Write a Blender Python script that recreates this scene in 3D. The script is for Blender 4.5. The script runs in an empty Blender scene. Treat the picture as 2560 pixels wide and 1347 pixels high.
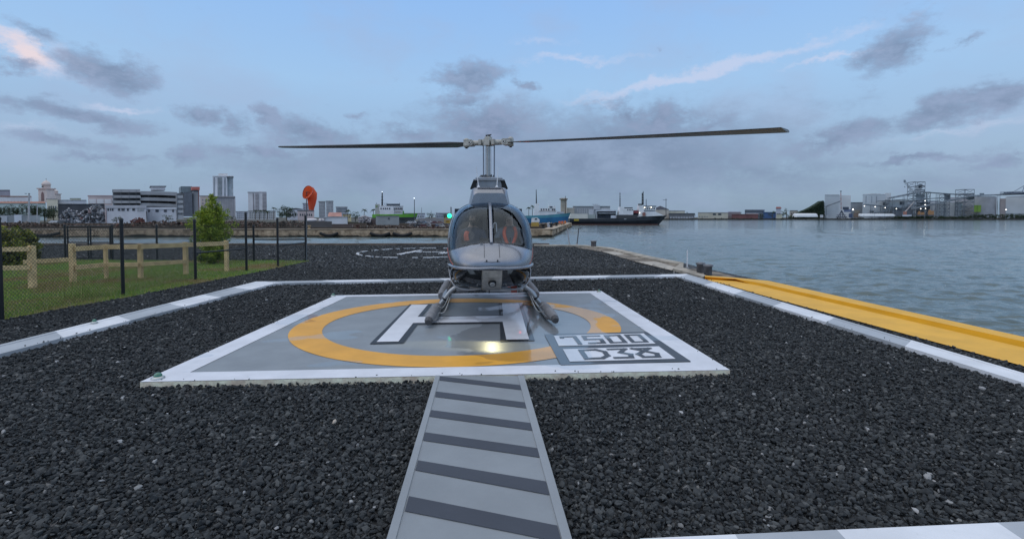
import bpy, math, random
import numpy as np
from mathutils import Vector, Matrix
from math import sin, cos, pi, radians

RND = random.Random(11)
NPR = np.random.default_rng(5)
scene = bpy.context.scene
COL = scene.collection

# ------------------------------------------------------------------ camera model
FPX, PPX, PPY, CZ = 1250.0, 1280.0, 585.0, 1.55     # focal length and principal point in 2560-px units
PT = radians(2.0)

def ray(px, py):
    a, b = (px - PPX) / FPX, -(py - PPY) / FPX
    return Vector((a, cos(PT) + b * sin(PT), -sin(PT) + b * cos(PT)))

def G(px, py, z=0.0):                                # point of the level plane z
    d = ray(px, py); t = (z - CZ) / d.z
    return Vector((d.x * t, d.y * t, z))

def A(px, py, Y):                                    # point at distance Y
    d = ray(px, py); t = Y / d.y
    return Vector((d.x * t, Y, CZ + d.z * t))

cd = bpy.data.cameras.new('camera')
cam = bpy.data.objects.new('camera', cd); COL.objects.link(cam)
cam.location = (0, 0, CZ); cam.rotation_euler = (radians(88), 0, 0)
cd.sensor_width = 36; cd.lens = 36 * FPX / 2560
cd.shift_y = (PPY - 673.5) / 2560
cd.clip_start = 0.05; cd.clip_end = 20000
scene.camera = cam

# ------------------------------------------------------------------ materials
MATS = {}

def new_mat(name):
    m = bpy.data.materials.new(name); m.use_nodes = True
    nt = m.node_tree; b = nt.nodes['Principled BSDF']
    return m, nt, b

def N(nt, typ, **kw):
    n = nt.nodes.new(typ)
    for k, v in kw.items(): setattr(n, k, v)
    return n

def math_node(nt, op, a, b=None, clamp=False):
    n = N(nt, 'ShaderNodeMath', operation=op, use_clamp=clamp)
    for i, x in enumerate((a, b)):
        if x is None: continue
        if isinstance(x, (int, float)): n.inputs[i].default_value = x
        else: nt.links.new(x, n.inputs[i])
    return n.outputs[0]

def mixc(nt, fac, a, b, blend='MIX'):
    n = N(nt, 'ShaderNodeMix', data_type='RGBA', blend_type=blend)
    for sock, x in ((n.inputs[0], fac), (n.inputs[6], a), (n.inputs[7], b)):
        if isinstance(x, (int, float)): sock.default_value = x
        elif isinstance(x, (tuple, list)): sock.default_value = tuple(x) + ((1,) if len(x) == 3 else ())
        else: nt.links.new(x, sock)
    return n.outputs[2]

def maprange(nt, v, a, b, c=0.0, d=1.0, smooth=True):
    n = N(nt, 'ShaderNodeMapRange'); n.interpolation_type = 'SMOOTHSTEP' if smooth else 'LINEAR'
    nt.links.new(v, n.inputs[0])
    for i, x in enumerate((a, b, c, d)): n.inputs[i + 1].default_value = x
    return n.outputs[0]

def noise(nt, vec, scale, detail=3, rough=.55, out=0):
    n = N(nt, 'ShaderNodeTexNoise'); n.inputs['Scale'].default_value = scale
    n.inputs['Detail'].default_value = detail; n.inputs['Roughness'].default_value = rough
    if vec is not None: nt.links.new(vec, n.inputs['Vector'])
    return n.outputs[out]

def clampc(c): return tuple(max(0, min(1, x)) for x in c)

def M(name, col, rough=.6, metal=0.0, var=.15, scale=2.0, bump=0.0, bscale=30.0, coat=0.0, col2=None, spec=.5, emit=0.0):
    if name in MATS: return MATS[name]
    m, nt, b = new_mat(name)
    tc = N(nt, 'ShaderNodeTexCoord')
    fac = maprange(nt, noise(nt, tc.outputs['Object'], scale, 5, .6), .3, .7)
    c1 = clampc([x * (1 - var) for x in col]); c2 = clampc(col2 if col2 else [x * (1 + var) for x in col])
    nt.links.new(mixc(nt, fac, c1, c2), b.inputs['Base Color'])
    b.inputs['Roughness'].default_value = rough; b.inputs['Metallic'].default_value = metal
    b.inputs['Coat Weight'].default_value = coat; b.inputs['Specular IOR Level'].default_value = spec
    if bump:
        bn = N(nt, 'ShaderNodeBump'); bn.inputs['Strength'].default_value = bump; bn.inputs['Distance'].default_value = .02
        nt.links.new(noise(nt, tc.outputs['Object'], bscale, 4), bn.inputs['Height'])
        nt.links.new(bn.outputs[0], b.inputs['Normal'])
    if emit:
        b.inputs['Emission Color'].default_value = tuple(col) + (1,); b.inputs['Emission Strength'].default_value = emit
    MATS[name] = m
    return m

def island_mat(name, stops, rough=.7, metal=0.0, pos_mix=None, spec=.5, two_sided=0.0):
    """colour differs from stone to stone / leaf to leaf"""
    if name in MATS: return MATS[name]
    m, nt, b = new_mat(name)
    g = N(nt, 'ShaderNodeNewGeometry')
    r = N(nt, 'ShaderNodeValToRGB')
    el = r.color_ramp.elements
    while len(el) < len(stops): el.new(.5)
    for e, (p, c) in zip(el, stops): e.position = p; e.color = tuple(c) + (1,)
    nt.links.new(g.outputs['Random Per Island'], r.inputs[0])
    out = r.outputs[0]
    if pos_mix:
        sc, c2, lo, hi = pos_mix
        f = maprange(nt, noise(nt, g.outputs['Position'], sc, 4), lo, hi)
        out = mixc(nt, f, out, c2)
    nt.links.new(out, b.inputs['Base Color'])
    b.inputs['Roughness'].default_value = rough; b.inputs['Metallic'].default_value = metal
    b.inputs['Specular IOR Level'].default_value = spec
    if two_sided:
        b.inputs['Subsurface Weight'].default_value = 0
        tr = N(nt, 'ShaderNodeBsdfTranslucent'); nt.links.new(out, tr.inputs[0])
        mx = N(nt, 'ShaderNodeMixShader'); mx.inputs[0].default_value = two_sided
        nt.links.new(b.outputs[0], mx.inputs[1]); nt.links.new(tr.outputs[0], mx.inputs[2])
        nt.links.new(mx.outputs[0], nt.nodes['Material Output'].inputs[0])
    MATS[name] = m
    return m

def glow(name, col, strength):
    if name in MATS: return MATS[name]
    m, nt, b = new_mat(name)
    b.inputs['Base Color'].default_value = tuple(col) + (1,)
    b.inputs['Emission Color'].default_value = tuple(col) + (1,); b.inputs['Emission Strength'].default_value = strength
    MATS[name] = m
    return m

def glass_mat(name, tint, refl=1.0, rough=.02, sheen=(.88, .94, 1)):
    if name in MATS: return MATS[name]
    m, nt, b = new_mat(name); nt.nodes.remove(b)
    tr = N(nt, 'ShaderNodeBsdfTransparent'); tr.inputs[0].default_value = tuple(tint) + (1,)
    gl = N(nt, 'ShaderNodeBsdfGlossy'); gl.inputs['Roughness'].default_value = rough
    gl.inputs[0].default_value = tuple(sheen) + (1,)
    fr = N(nt, 'ShaderNodeFresnel'); fr.inputs[0].default_value = 1.5
    f = math_node(nt, 'MULTIPLY', fr.outputs[0], refl, True)
    mx = N(nt, 'ShaderNodeMixShader'); nt.links.new(f, mx.inputs[0])
    nt.links.new(tr.outputs[0], mx.inputs[1]); nt.links.new(gl.outputs[0], mx.inputs[2])
    nt.links.new(mx.outputs[0], nt.nodes['Material Output'].inputs[0])
    MATS[name] = m
    return m

# ------------------------------------------------------------------ object helpers
ORG = {}

def tag(o, label=None, cat=None, group=None, kind=None):
    if label: o['label'] = label
    if cat: o['category'] = cat
    if group: o['group'] = group
    if kind: o['kind'] = kind
    return o

def thing(name, label, cat, loc=(0, 0, 0), group=None, local=False, rotz=0.0):
    o = bpy.data.objects.new(name, None); COL.objects.link(o)
    o.empty_display_size = .2
    o.location = loc; o.rotation_euler = (0, 0, rotz)
    ORG[o.name] = Vector((0, 0, 0)) if local else Vector(loc)
    return tag(o, label, cat, group)

def copy_tree(o, parent=None):
    c = o.copy(); COL.objects.link(c)
    if parent is not None: c.parent = parent
    for ch in list(o.children): copy_tree(ch, c)
    return c

class MB:
    def __init__(s): s.v = []; s.f = []; s.m = []; s.sm = []
    def add(s, vs, fs, mi=0, smooth=False):
        o = len(s.v); s.v.extend([tuple(p) for p in vs])
        for f in fs:
            s.f.append(tuple(i + o for i in f)); s.m.append(mi); s.sm.append(smooth)
        return s
    def hexa(s, p, mi=0):
        return s.add(p, [(0, 3, 2, 1), (4, 5, 6, 7), (0, 1, 5, 4), (1, 2, 6, 5), (2, 3, 7, 6), (3, 0, 4, 7)], mi)
    def box(s, x0, x1, y0, y1, z0, z1, mi=0):
        return s.hexa([(x0, y0, z0), (x1, y0, z0), (x1, y1, z0), (x0, y1, z0), (x0, y0, z1), (x1, y0, z1), (x1, y1, z1), (x0, y1, z1)], mi)
    def prism(s, poly, z0, z1, mi=0, side=None):
        n = len(poly)
        area = sum(poly[i][0] * poly[(i + 1) % n][1] - poly[(i + 1) % n][0] * poly[i][1] for i in range(n))
        if area < 0: poly = poly[::-1]
        vs = [(p[0], p[1], z0) for p in poly] + [(p[0], p[1], z1) for p in poly]
        s.add(vs, [tuple(range(n, 2 * n))], mi)
        s.add(vs, [tuple(range(n - 1, -1, -1))] + [(i, (i + 1) % n, n + (i + 1) % n, n + i) for i in range(n)], mi if side is None else side)
        return s
    def prismy(s, poly, y0, y1, mi=0):                # polygon in x,z extruded along y
        n = len(poly)
        area = sum(poly[i][0] * poly[(i + 1) % n][1] - poly[(i + 1) % n][0] * poly[i][1] for i in range(n))
        if area < 0: poly = poly[::-1]
        vs = [(p[0], y0, p[1]) for p in poly] + [(p[0], y1, p[1]) for p in poly]
        return s.add(vs, [tuple(range(n)), tuple(range(2 * n - 1, n - 1, -1))] + [(i, n + i, n + (i + 1) % n, (i + 1) % n) for i in range(n)], mi)
    def sheet(s, pts, mi=0):
        return s.add(pts, [tuple(range(len(pts)))], mi)
    def tube(s, pts, r, n=8, mi=0, smooth=True, flat=1.0):
        pts = [Vector(p) for p in pts]; k = len(pts)
        rs = r if isinstance(r, (list, tuple)) else [r] * k
        vs = []; up0 = None
        for i, p in enumerate(pts):
            t = (pts[min(i + 1, k - 1)] - pts[max(i - 1, 0)]).normalized()
            if up0 is None:
                up0 = Vector((0, 0, 1)) if abs(t.z) < .9 else Vector((0, 1, 0))
            a = t.cross(up0)
            if a.length < 1e-6: a = t.cross(Vector((1, 0, 0)))
            a.normalize(); b = t.cross(a).normalized(); up0 = -b if (-b).dot(up0) > 0 else b
            for j in range(n):
                th = 2 * pi * j / n
                vs.append(p + a * (cos(th) * rs[i]) + b * (sin(th) * rs[i] * flat))
        fs = [(i * n + j, i * n + (j + 1) % n, (i + 1) * n + (j + 1) % n, (i + 1) * n + j) for i in range(k - 1) for j in range(n)]
        s.add(vs, fs, mi, smooth)
        s.add(vs, [tuple(range(n - 1, -1, -1)), tuple(range((k - 1) * n, k * n))], mi)
        return s
    def lathe(s, prof, c=(0, 0, 0), n=16, mi=0, axis='z', smooth=True):
        vs = []
        for r, h in prof:
            for j in range(n):
                th = 2 * pi * j / n; a, b = r * cos(th), r * sin(th)
                vs.append((c[0] + a, c[1] + b, c[2] + h) if axis == 'z' else ((c[0] + h, c[1] + a, c[2] + b) if axis == 'x' else (c[0] + b, c[1] + h, c[2] + a)))
        k = len(prof)
        s.add(vs, [(i * n + j, i * n + (j + 1) % n, (i + 1) * n + (j + 1) % n, (i + 1) * n + j) for i in range(k - 1) for j in range(n)], mi, smooth)
        s.add(vs, [tuple(range(n - 1, -1, -1)), tuple(range((k - 1) * n, k * n))], mi)
        return s
    def build(s, name, mats, parent=None, loc=None):
        if not isinstance(mats, (list, tuple)): mats = [mats]
        org = ORG[parent.name] if parent is not None else Vector(loc or (0, 0, 0))
        me = bpy.data.meshes.new(name)
        me.from_pydata([(v[0] - org.x, v[1] - org.y, v[2] - org.z) for v in s.v], [], s.f)
        for m in mats: me.materials.append(m)
        me.polygons.foreach_set('material_index', s.m); me.polygons.foreach_set('use_smooth', s.sm)
        me.update()
        o = bpy.data.objects.new(name, me); COL.objects.link(o)
        if parent is not None: o.parent = parent
        else: o.location = org
        ORG[o.name] = org.copy()
        return o

def raw_mesh(name, V, Fs, mats, parent=None, smooth=False, midx=None, loc=(0, 0, 0)):
    """V: (n,3) array, Fs: (m,k) array of equal-size faces"""
    org = ORG[parent.name] if parent is not None else Vector(loc)
    V = np.asarray(V, dtype=np.float32) - np.array(org, dtype=np.float32); Fs = np.asarray(Fs, dtype=np.int32)
    me = bpy.data.meshes.new(name); k = Fs.shape[1]
    me.vertices.add(len(V)); me.vertices.foreach_set('co', V.ravel())
    me.loops.add(Fs.size); me.loops.foreach_set('vertex_index', Fs.ravel())
    me.polygons.add(len(Fs)); me.polygons.foreach_set('loop_start', np.arange(0, Fs.size, k, dtype=np.int32))
    try: me.polygons.foreach_set('loop_total', np.full(len(Fs), k, dtype=np.int32))
    except Exception: pass
    for m in (mats if isinstance(mats, (list, tuple)) else [mats]): me.materials.append(m)
    me.polygons.foreach_set('use_smooth', np.full(len(Fs), smooth))
    if midx is not None: me.polygons.foreach_set('material_index', np.asarray(midx, dtype=np.int32))
    me.update(calc_edges=True); me.validate()
    o = bpy.data.objects.new(name, me); COL.objects.link(o)
    if parent is not None: o.parent = parent
    else: o.location = org
    ORG[o.name] = Vector(org)
    return o

def in_poly(P, poly):
    x, y = P[:, 0], P[:, 1]; inside = np.zeros(len(P), bool); n = len(poly)
    for i in range(n):
        x0, y0 = poly[i][:2]; x1, y1 = poly[(i + 1) % n][:2]
        if y0 == y1: continue
        c = ((y0 > y) != (y1 > y)) & (x < (x1 - x0) * (y - y0) / (y1 - y0) + x0)
        inside ^= c
    return inside

# ------------------------------------------------------------------ sky, sun
SUN_EL, SUN_AZ = radians(14), radians(-112)
def make_world():
    w = bpy.data.worlds.new('World'); scene.world = w; w.use_nodes = True
    nt = w.node_tree; bg = nt.nodes['Background']
    tc = N(nt, 'ShaderNodeTexCoord'); gen = tc.outputs['Generated']
    sx = N(nt, 'ShaderNodeSeparateXYZ'); nt.links.new(gen, sx.inputs[0])
    az = math_node(nt, 'ARCTAN2', sx.outputs[0], sx.outputs[1])
    el = math_node(nt, 'ARCSINE', sx.outputs[2])
    cmb = N(nt, 'ShaderNodeCombineXYZ'); nt.links.new(az, cmb.inputs[0]); nt.links.new(el, cmb.inputs[1])
    ae = cmb.outputs[0]
    # domain warp for ragged cloud edges
    st = N(nt, 'ShaderNodeVectorMath', operation='MULTIPLY'); nt.links.new(ae, st.inputs[0]); st.inputs[1].default_value = (1, 1.5, 1)
    wn = noise(nt, st.outputs[0], 12, 8, .66, out=1)
    wv = N(nt, 'ShaderNodeVectorMath', operation='SUBTRACT'); nt.links.new(wn, wv.inputs[0]); wv.inputs[1].default_value = (.5, .5, .5)
    wm = N(nt, 'ShaderNodeVectorMath', operation='MULTIPLY'); nt.links.new(wv.outputs[0], wm.inputs[0]); wm.inputs[1].default_value = (.125, .070, 0)
    wa = N(nt, 'ShaderNodeVectorMath', operation='ADD'); nt.links.new(ae, wa.inputs[0]); nt.links.new(wm.outputs[0], wa.inputs[1])
    wae = wa.outputs[0]
    def blob(px, py, hw, hh, rot=0.0, wgt=1.0):
        d = ray(px, py).normalized()
        caz, cel = math.atan2(d.x, d.y), math.asin(d.z)
        k = cos(caz)
        mp = N(nt, 'ShaderNodeMapping', vector_type='TEXTURE')
        nt.links.new(wae, mp.inputs[0])
        mp.inputs['Location'].default_value = (caz, cel, 0)
        mp.inputs['Rotation'].default_value = (0, 0, radians(rot))
        mp.inputs['Scale'].default_value = (hw * 1.45 / FPX * k * k, hh * 1.45 / FPX * k, 1)
        gr = N(nt, 'ShaderNodeTexGradient', gradient_type='SPHERICAL'); nt.links.new(mp.outputs[0], gr.inputs[0])
        return math_node(nt, 'MULTIPLY', gr.outputs['Fac'], wgt)
    def acc(lst):
        o = None
        for b in lst:
            v = blob(*b); o = v if o is None else math_node(nt, 'MAXIMUM', o, v)
        return o
    dark = acc([(275, 180, 120, 52, -12, 1.15), (90, 85, 120, 26, -12, .8), (35, 160, 60, 20, 0, .9), (190, 287, 260, 30, -7, 1), (505, 290, 75, 32, 0, 1),
        (590, 315, 50, 50, -30, .8), (662, 285, 48, 26, -25, 1.1), (770, 325, 140, 48, -8, 1.0), (470, 400, 55, 50, 0, .75), (1175, 195, 110, 42, 0, 1.15),
        (1165, 250, 85, 22, -5, .9), (1320, 212, 38, 16, 0, .9), (1220, 310, 110, 52, 0, 1.0), (1030, 330, 90, 30, -5, .8), (1560, 282, 75, 36, -15, .95),
        (1665, 300, 90, 42, 0, .9), (1790, 312, 70, 26, 10, .7), (2230, 115, 120, 62, 28, 1.1), (2390, 108, 50, 18, 25, .7), (2330, 285, 190, 42, 14, 1.1),
        (2120, 335, 170, 36, 14, .95), (2480, 235, 120, 40, 6, 1.0), (2290, 395, 240, 16, 2, .9), (150, 355, 240, 26, -3, .75), (650, 378, 160, 20, 2, .8),
        (250, 395, 260, 16, 0, .7), (2530, 405, 120, 22, 0, .8), (890, 292, 30, 10, 0, .7), (1640, 118, 30, 8, 0, .5)])
    bank = acc([(1500, 395, 560, 120, 0, 1.0), (1250, 330, 260, 90, 0, .8), (1000, 420, 500, 80, 0, .85), (1900, 430, 420, 70, 0, .6), (2350, 450, 350, 60, 0, .5)])
    light = acc([(70, 135, 150, 38, -22, 1.2), (300, 268, 120, 12, -5, .8), (200, 150, 120, 30, -25, .7), (1760, 180, 430, 15, 8, 1.0), (2080, 140, 140, 10, 6, .8), (1450, 150, 190, 12, 0, .7), (1350, 110, 110, 12, -4, .5),
        (2350, 330, 300, 14, 10, .5), (2480, 310, 160, 14, 8, .5), (60, 320, 260, 18, -2, .5), (1500, 255, 60, 10, 0, .5), (1300, 385, 60, 9, 0, .5)])
    st2 = N(nt, 'ShaderNodeVectorMath', operation='MULTIPLY'); nt.links.new(ae, st2.inputs[0]); st2.inputs[1].default_value = (1, 1.75, 1)
    fb = noise(nt, st2.outputs[0], 19, 10, .66)
    fb2 = noise(nt, st2.outputs[0], 4.5, 5, .55)
    def mask(v, k, lo, hi):
        return maprange(nt, math_node(nt, 'ADD', v, math_node(nt, 'MULTIPLY', math_node(nt, 'SUBTRACT', fb, .5), k)), lo, hi)
    dm = mask(dark, 1.5, .20, .84); bm = mask(bank, 1.0, .08, .80); lm = mask(light, .9, .16, .85)
    # clear-sky gradient over elevation
    rmp = N(nt, 'ShaderNodeValToRGB')
    stops = [(0.0, (.255, .365, .50)), (.10, (.36, .51, .715)), (.22, (.395, .625, .93)), (.36, (.325, .57, .99)), (.6, (.66, .79, 1.03)), (1.0, (1.14, 1.16, 1.2))]
    e = rmp.color_ramp.elements
    while len(e) < len(stops): e.new(.5)
    for q, (p, c) in zip(e, stops): q.position = p; q.color = c + (1,)
    nt.links.new(math_node(nt, 'DIVIDE', el, radians(65), True), rmp.inputs[0])
    sky = N(nt, 'ShaderNodeTexSky', sky_type='NISHITA'); sky.sun_disc = False
    sky.sun_elevation = SUN_EL; sky.sun_rotation = SUN_AZ; sky.altitude = 5; sky.air_density = 1.0; sky.dust_density = 1.2; sky.ozone_density = 2.0
    sk = mixc(nt, 1.0, sky.outputs[0], (.085, .085, .085), 'MULTIPLY')
    base = mixc(nt, .86, sk, rmp.outputs[0])
    soft = maprange(nt, fb2, .45, .70, 0, .35)                      # thin veil of high cloud
    base = mixc(nt, soft, base, (.38, .465, .66))
    base = mixc(nt, math_node(nt, 'MULTIPLY', lm, .62), base, (.62, .66, .84))
    pink = acc([(60, 130, 120, 34, -22, 1.0)])
    base = mixc(nt, math_node(nt, 'MULTIPLY', mask(pink, .9, .2, .9), .85), base, (.86, .72, .74))
    bcol = mixc(nt, maprange(nt, math_node(nt, 'ADD', math_node(nt, 'MULTIPLY', fb2, .5), math_node(nt, 'MULTIPLY', fb, .5)), .38, .62), (.185, .245, .375), (.27, .35, .505))
    base = mixc(nt, math_node(nt, 'MULTIPLY', bm, .8), base, bcol)
    dcol = mixc(nt, maprange(nt, fb, .35, .65), (.185, .245, .375), (.28, .35, .515))
    base = mixc(nt, math_node(nt, 'MULTIPLY', dm, .80), base, dcol)
    nt.links.new(base, bg.inputs[0]); bg.inputs[1].default_value = 1.0
    sd = bpy.data.lights.new('sun', 'SUN'); sd.energy = .5; sd.angle = radians(75); sd.color = (1, .9, .82)
    so = bpy.data.objects.new('sun', sd); COL.objects.link(so)
    d = Vector((sin(SUN_AZ) * cos(SUN_EL + .5), cos(SUN_AZ) * cos(SUN_EL + .5), sin(SUN_EL + .5)))
    so.rotation_euler = d.to_track_quat('Z', 'Y').to_euler(); so.location = (-20, -10, 30)
make_world()

# ------------------------------------------------------------------ ground, water, land
WZ = -1.5
def px_poly(pts, z=0.0): return [tuple(G(x, y, z)) for x, y in pts]

PAD_Z = .062
PAD = [G(350, 955, PAD_Z), G(1825, 925, PAD_Z), G(1503, 727.5, PAD_Z), G(838, 738.5, PAD_Z)]
WALK = [(968, 1347), (1429, 1347), (1309, 937), (1088.6, 937)]
LAND = [(-70, -4), (6.15, -4), (6.15, 11.45), (6.05, 12.6), (5.75, 15.2), (5.75, 17.2), (5.3, 18.5), (3.95, 26.6), (2.0, 27.2), (-70, 27.4)]
LAWN_PX = [(-160, 850), (0, 803), (170, 770), (300, 748), (480, 712), (640, 682), (775, 653), (690, 652), (400, 652), (160, 650), (-200, 648)]
LAWN = [tuple(G(x, y, 0)) for x, y in LAWN_PX]

def ground_mat():
    m, nt, b = new_mat('gravel_bed')
    g = N(nt, 'ShaderNodeNewGeometry'); P = g.outputs['Position']
    v = N(nt, 'ShaderNodeTexVoronoi'); v.inputs['Scale'].default_value = 22; nt.links.new(P, v.inputs['Vector'])
    r = N(nt, 'ShaderNodeValToRGB'); el = r.color_ramp.elements
    st = [(0, (.016, .018, .020)), (.55, (.032, .035, .039)), (.9, (.058, .062, .066)), (1.0, (.16, .16, .16))]
    while len(el) < len(st): el.new(.5)
    for q, (p, c) in zip(el, st): q.position = p; q.color = c + (1,)
    sp = N(nt, 'ShaderNodeSeparateColor'); nt.links.new(v.outputs['Color'], sp.inputs[0]); nt.links.new(sp.outputs[0], r.inputs[0])
    big = maprange(nt, noise(nt, P, .35, 4), .3, .7, .75, 1.2)
    nt.links.new(mixc(nt, 1.0, r.outputs[0], big, 'MULTIPLY'), b.inputs['Base Color'])
    b.inputs['Roughness'].default_value = .8
    bn = N(nt, 'ShaderNodeBump'); bn.inputs['Strength'].default_value = 1; bn.inputs['Distance'].default_value = .03
    nt.links.new(math_node(nt, 'MULTIPLY', v.outputs['Distance'], -1.0), bn.inputs['Height']); nt.links.new(bn.outputs[0], b.inputs['Normal'])
    return m

gb = MB().prism([p[:2] for p in LAND], WZ - 1.5, 0.0, 0, 1)
tag(gb.build('ground', [ground_mat(), M('quay_side', (.18, .16, .13), .9, var=.4, scale=1.2, bump=.6)]), 'dark gravel bed of the heliport ground', 'ground', kind='structure')

def water_mat():
    m, nt, b = new_mat('harbour_water')
    g = N(nt, 'ShaderNodeNewGeometry')
    def layer(sx, sy, sc, rot, det):
        mp = N(nt, 'ShaderNodeMapping'); nt.links.new(g.outputs['Position'], mp.inputs[0])
        mp.inputs['Scale'].default_value = (sx, sy, 1); mp.inputs['Rotation'].default_value = (0, 0, radians(rot))
        return noise(nt, mp.outputs[0], sc, det, .55)
    h = math_node(nt, 'ADD', math_node(nt, 'MULTIPLY', layer(.45, 1.3, .55, 8, 3), 1.0), math_node(nt, 'MULTIPLY', layer(.5, 1.2, 1.9, -12, 3), .42))
    h = math_node(nt, 'ADD', h, math_node(nt, 'MULTIPLY', layer(.6, 1, 6, 20, 2), .10))
    bn = N(nt, 'ShaderNodeBump'); bn.inputs['Strength'].default_value = 1.0; bn.inputs['Distance'].default_value = .16
    nt.links.new(h, bn.inputs['Height']); nt.links.new(bn.outputs[0], b.inputs['Normal'])
    nt.links.new(mixc(nt, maprange(nt, layer(.02, .12, .5, 3, 3), .35, .65), (.098, .130, .120), (.118, .155, .142)), b.inputs['Base Color'])
    b.inputs['Roughness'].default_value = .07; b.inputs['IOR'].default_value = 1.33
    return m
wy = [4.0]
while wy[-1] < 9000: wy.append(wy[-1] * (1.0055 if wy[-1] < 420 else 1.06))
wy = np.array(wy); wu = np.concatenate([np.arange(-1.6, -.1, .02), np.arange(-.1, 1.4, .0025)])
WX = wu[None, :] * wy[:, None]; WY = np.repeat(wy[:, None], len(wu), 1); WH = np.zeros_like(WX)
wr = np.random.default_rng(3); sp_row = wy * .0055
for i in range(70):
    lam = .30 * (2.1 / .30) ** wr.random(); ang = radians(-86) + wr.normal(0, .34); amp = .0068 * lam ** .8
    kx, ky = cos(ang) * 2 * pi / lam, sin(ang) * 2 * pi / lam
    fade = np.clip((lam / sp_row - 2.0) / 2.0, 0, 1)[:, None]
    ph = WX * kx + WY * ky + wr.random() * 6.3
    ph = ph + .9 * np.sin(WX * .05 * (1 + wr.random()) + WY * .04 + wr.random() * 6)
    WH += amp * fade * (1 - np.abs(np.sin(ph / 2)) * 2 + .27)
gust = .75 + .35 * np.sin(WX * .021 + 1.3) * np.sin(WY * .033 + WX * .01) + .2 * np.sin(WY * .11 + WX * .03)
WH *= gust
wV = np.stack([WX, WY, WZ + WH], 2).reshape(-1, 3); nc = len(wu)
wi_, wj_ = np.meshgrid(np.arange(len(wy) - 1), np.arange(nc - 1), indexing='ij'); wi_ = wi_.ravel(); wj_ = wj_.ravel()
wF = np.stack([wi_ * nc + wj_, wi_ * nc + wj_ + 1, (wi_ + 1) * nc + wj_ + 1, (wi_ + 1) * nc + wj_], 1)
tag(raw_mesh('water', wV, wF, water_mat(), smooth=True), 'rippled grey blue harbour water', 'water', kind='structure')

# lawn
def lawn_mat():
    m, nt, b = new_mat('lawn_soil'); g = N(nt, 'ShaderNodeNewGeometry')
    f = maprange(nt, noise(nt, g.outputs['Position'], .55, 5, .6), .38, .62)
    nt.links.new(mixc(nt, f, (.075, .12, .025), (.15, .115, .045)), b.inputs['Base Color']); b.inputs['Roughness'].default_value = .9
    return m
tag(MB().sheet([(p[0], p[1], .012) for p in LAWN]).build('lawn', lawn_mat()), 'patchy green and brown lawn inside the fence', 'lawn', kind='structure')
LP = np.array([p[:2] for p in LAWN])
cand = np.column_stack([NPR.uniform(-17, -4.5, 190000), NPR.uniform(6, 18, 190000)])
cand = cand[in_poly(cand, LAWN)]
keep = NPR.random(len(cand)) < np.clip(9.0 / cand[:, 1], 0, 1) ** 1.2
cand = cand[keep & (cand[:, 0] > -1.2 * cand[:, 1] - .8)]
def blades(P, h0, h1, w, z=.01):
    n = len(P); th = NPR.uniform(0, 2 * pi, n); h = NPR.uniform(h0, h1, n); ln = NPR.uniform(.1, .7, n) * h; la = NPR.uniform(0, 2 * pi, n)
    V = np.zeros((n, 3, 3), np.float32)
    for k, s in ((0, -1), (1, 1)):
        V[:, k, 0] = P[:, 0] + s * w * np.cos(th); V[:, k, 1] = P[:, 1] + s * w * np.sin(th); V[:, k, 2] = z
    V[:, 2, 0] = P[:, 0] + ln * np.cos(la); V[:, 2, 1] = P[:, 1] + ln * np.sin(la); V[:, 2, 2] = z + h
    return V.reshape(-1, 3), np.arange(n * 3).reshape(n, 3)
gV, gF = blades(cand, .02, .06, .006)
gm = island_mat('grass_blades', [(0, (.11, .23, .025)), (.6, (.21, .35, .04)), (.85, (.32, .37, .07)), (1, (.48, .40, .14))], .6, pos_mix=(.55, (.27, .20, .07), .46, .68), two_sided=.2)
tag(raw_mesh('grass', gV, gF, gm), 'short patchy grass covering the lawn by the fence', 'grass', kind='stuff')

# ------------------------------------------------------------------ kerbs (painted in white and grey lengths)
def worn(name, col, rough=.5, dirt=(.16, .15, .13), amount=.5, spec=.35):
    m, nt, b = new_mat(name); g = N(nt, 'ShaderNodeNewGeometry'); P = g.outputs['Position']
    f = maprange(nt, noise(nt, P, 1.7, 6, .6), .3, .75, .86, 1.05)
    c = mixc(nt, 1.0, col, f, 'MULTIPLY')
    sp = maprange(nt, noise(nt, P, 26, 6, .75), .60, .74, 0, amount)
    pa = maprange(nt, noise(nt, P, .9, 4, .6), .45, .70, .15, 1)
    c = mixc(nt, math_node(nt, 'MULTIPLY', sp, pa), c, dirt)
    chips = maprange(nt, noise(nt, P, 8, 5, .7), .70, .73, 0, amount)
    c = mixc(nt, math_node(nt, 'MULTIPLY', chips, pa), c, tuple(x * .7 for x in dirt))
    nt.links.new(c, b.inputs['Base Color']); b.inputs['Roughness'].default_value = rough; b.inputs['Specular IOR Level'].default_value = spec
    bn = N(nt, 'ShaderNodeBump'); bn.inputs['Strength'].default_value = .15; bn.inputs['Distance'].default_value = .01
    nt.links.new(noise(nt, P, 30, 4), bn.inputs['Height']); nt.links.new(bn.outputs[0], b.inputs['Normal'])
    MATS[name] = m; return m
white_paint = worn('white_paint', (.78, .79, .81))
grey_paint = worn('grey_paint', (.44, .465, .49))
conc = M('old_concrete', (.30, .27, .22), .9, var=.35, scale=3, bump=.5, bscale=18)

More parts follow.
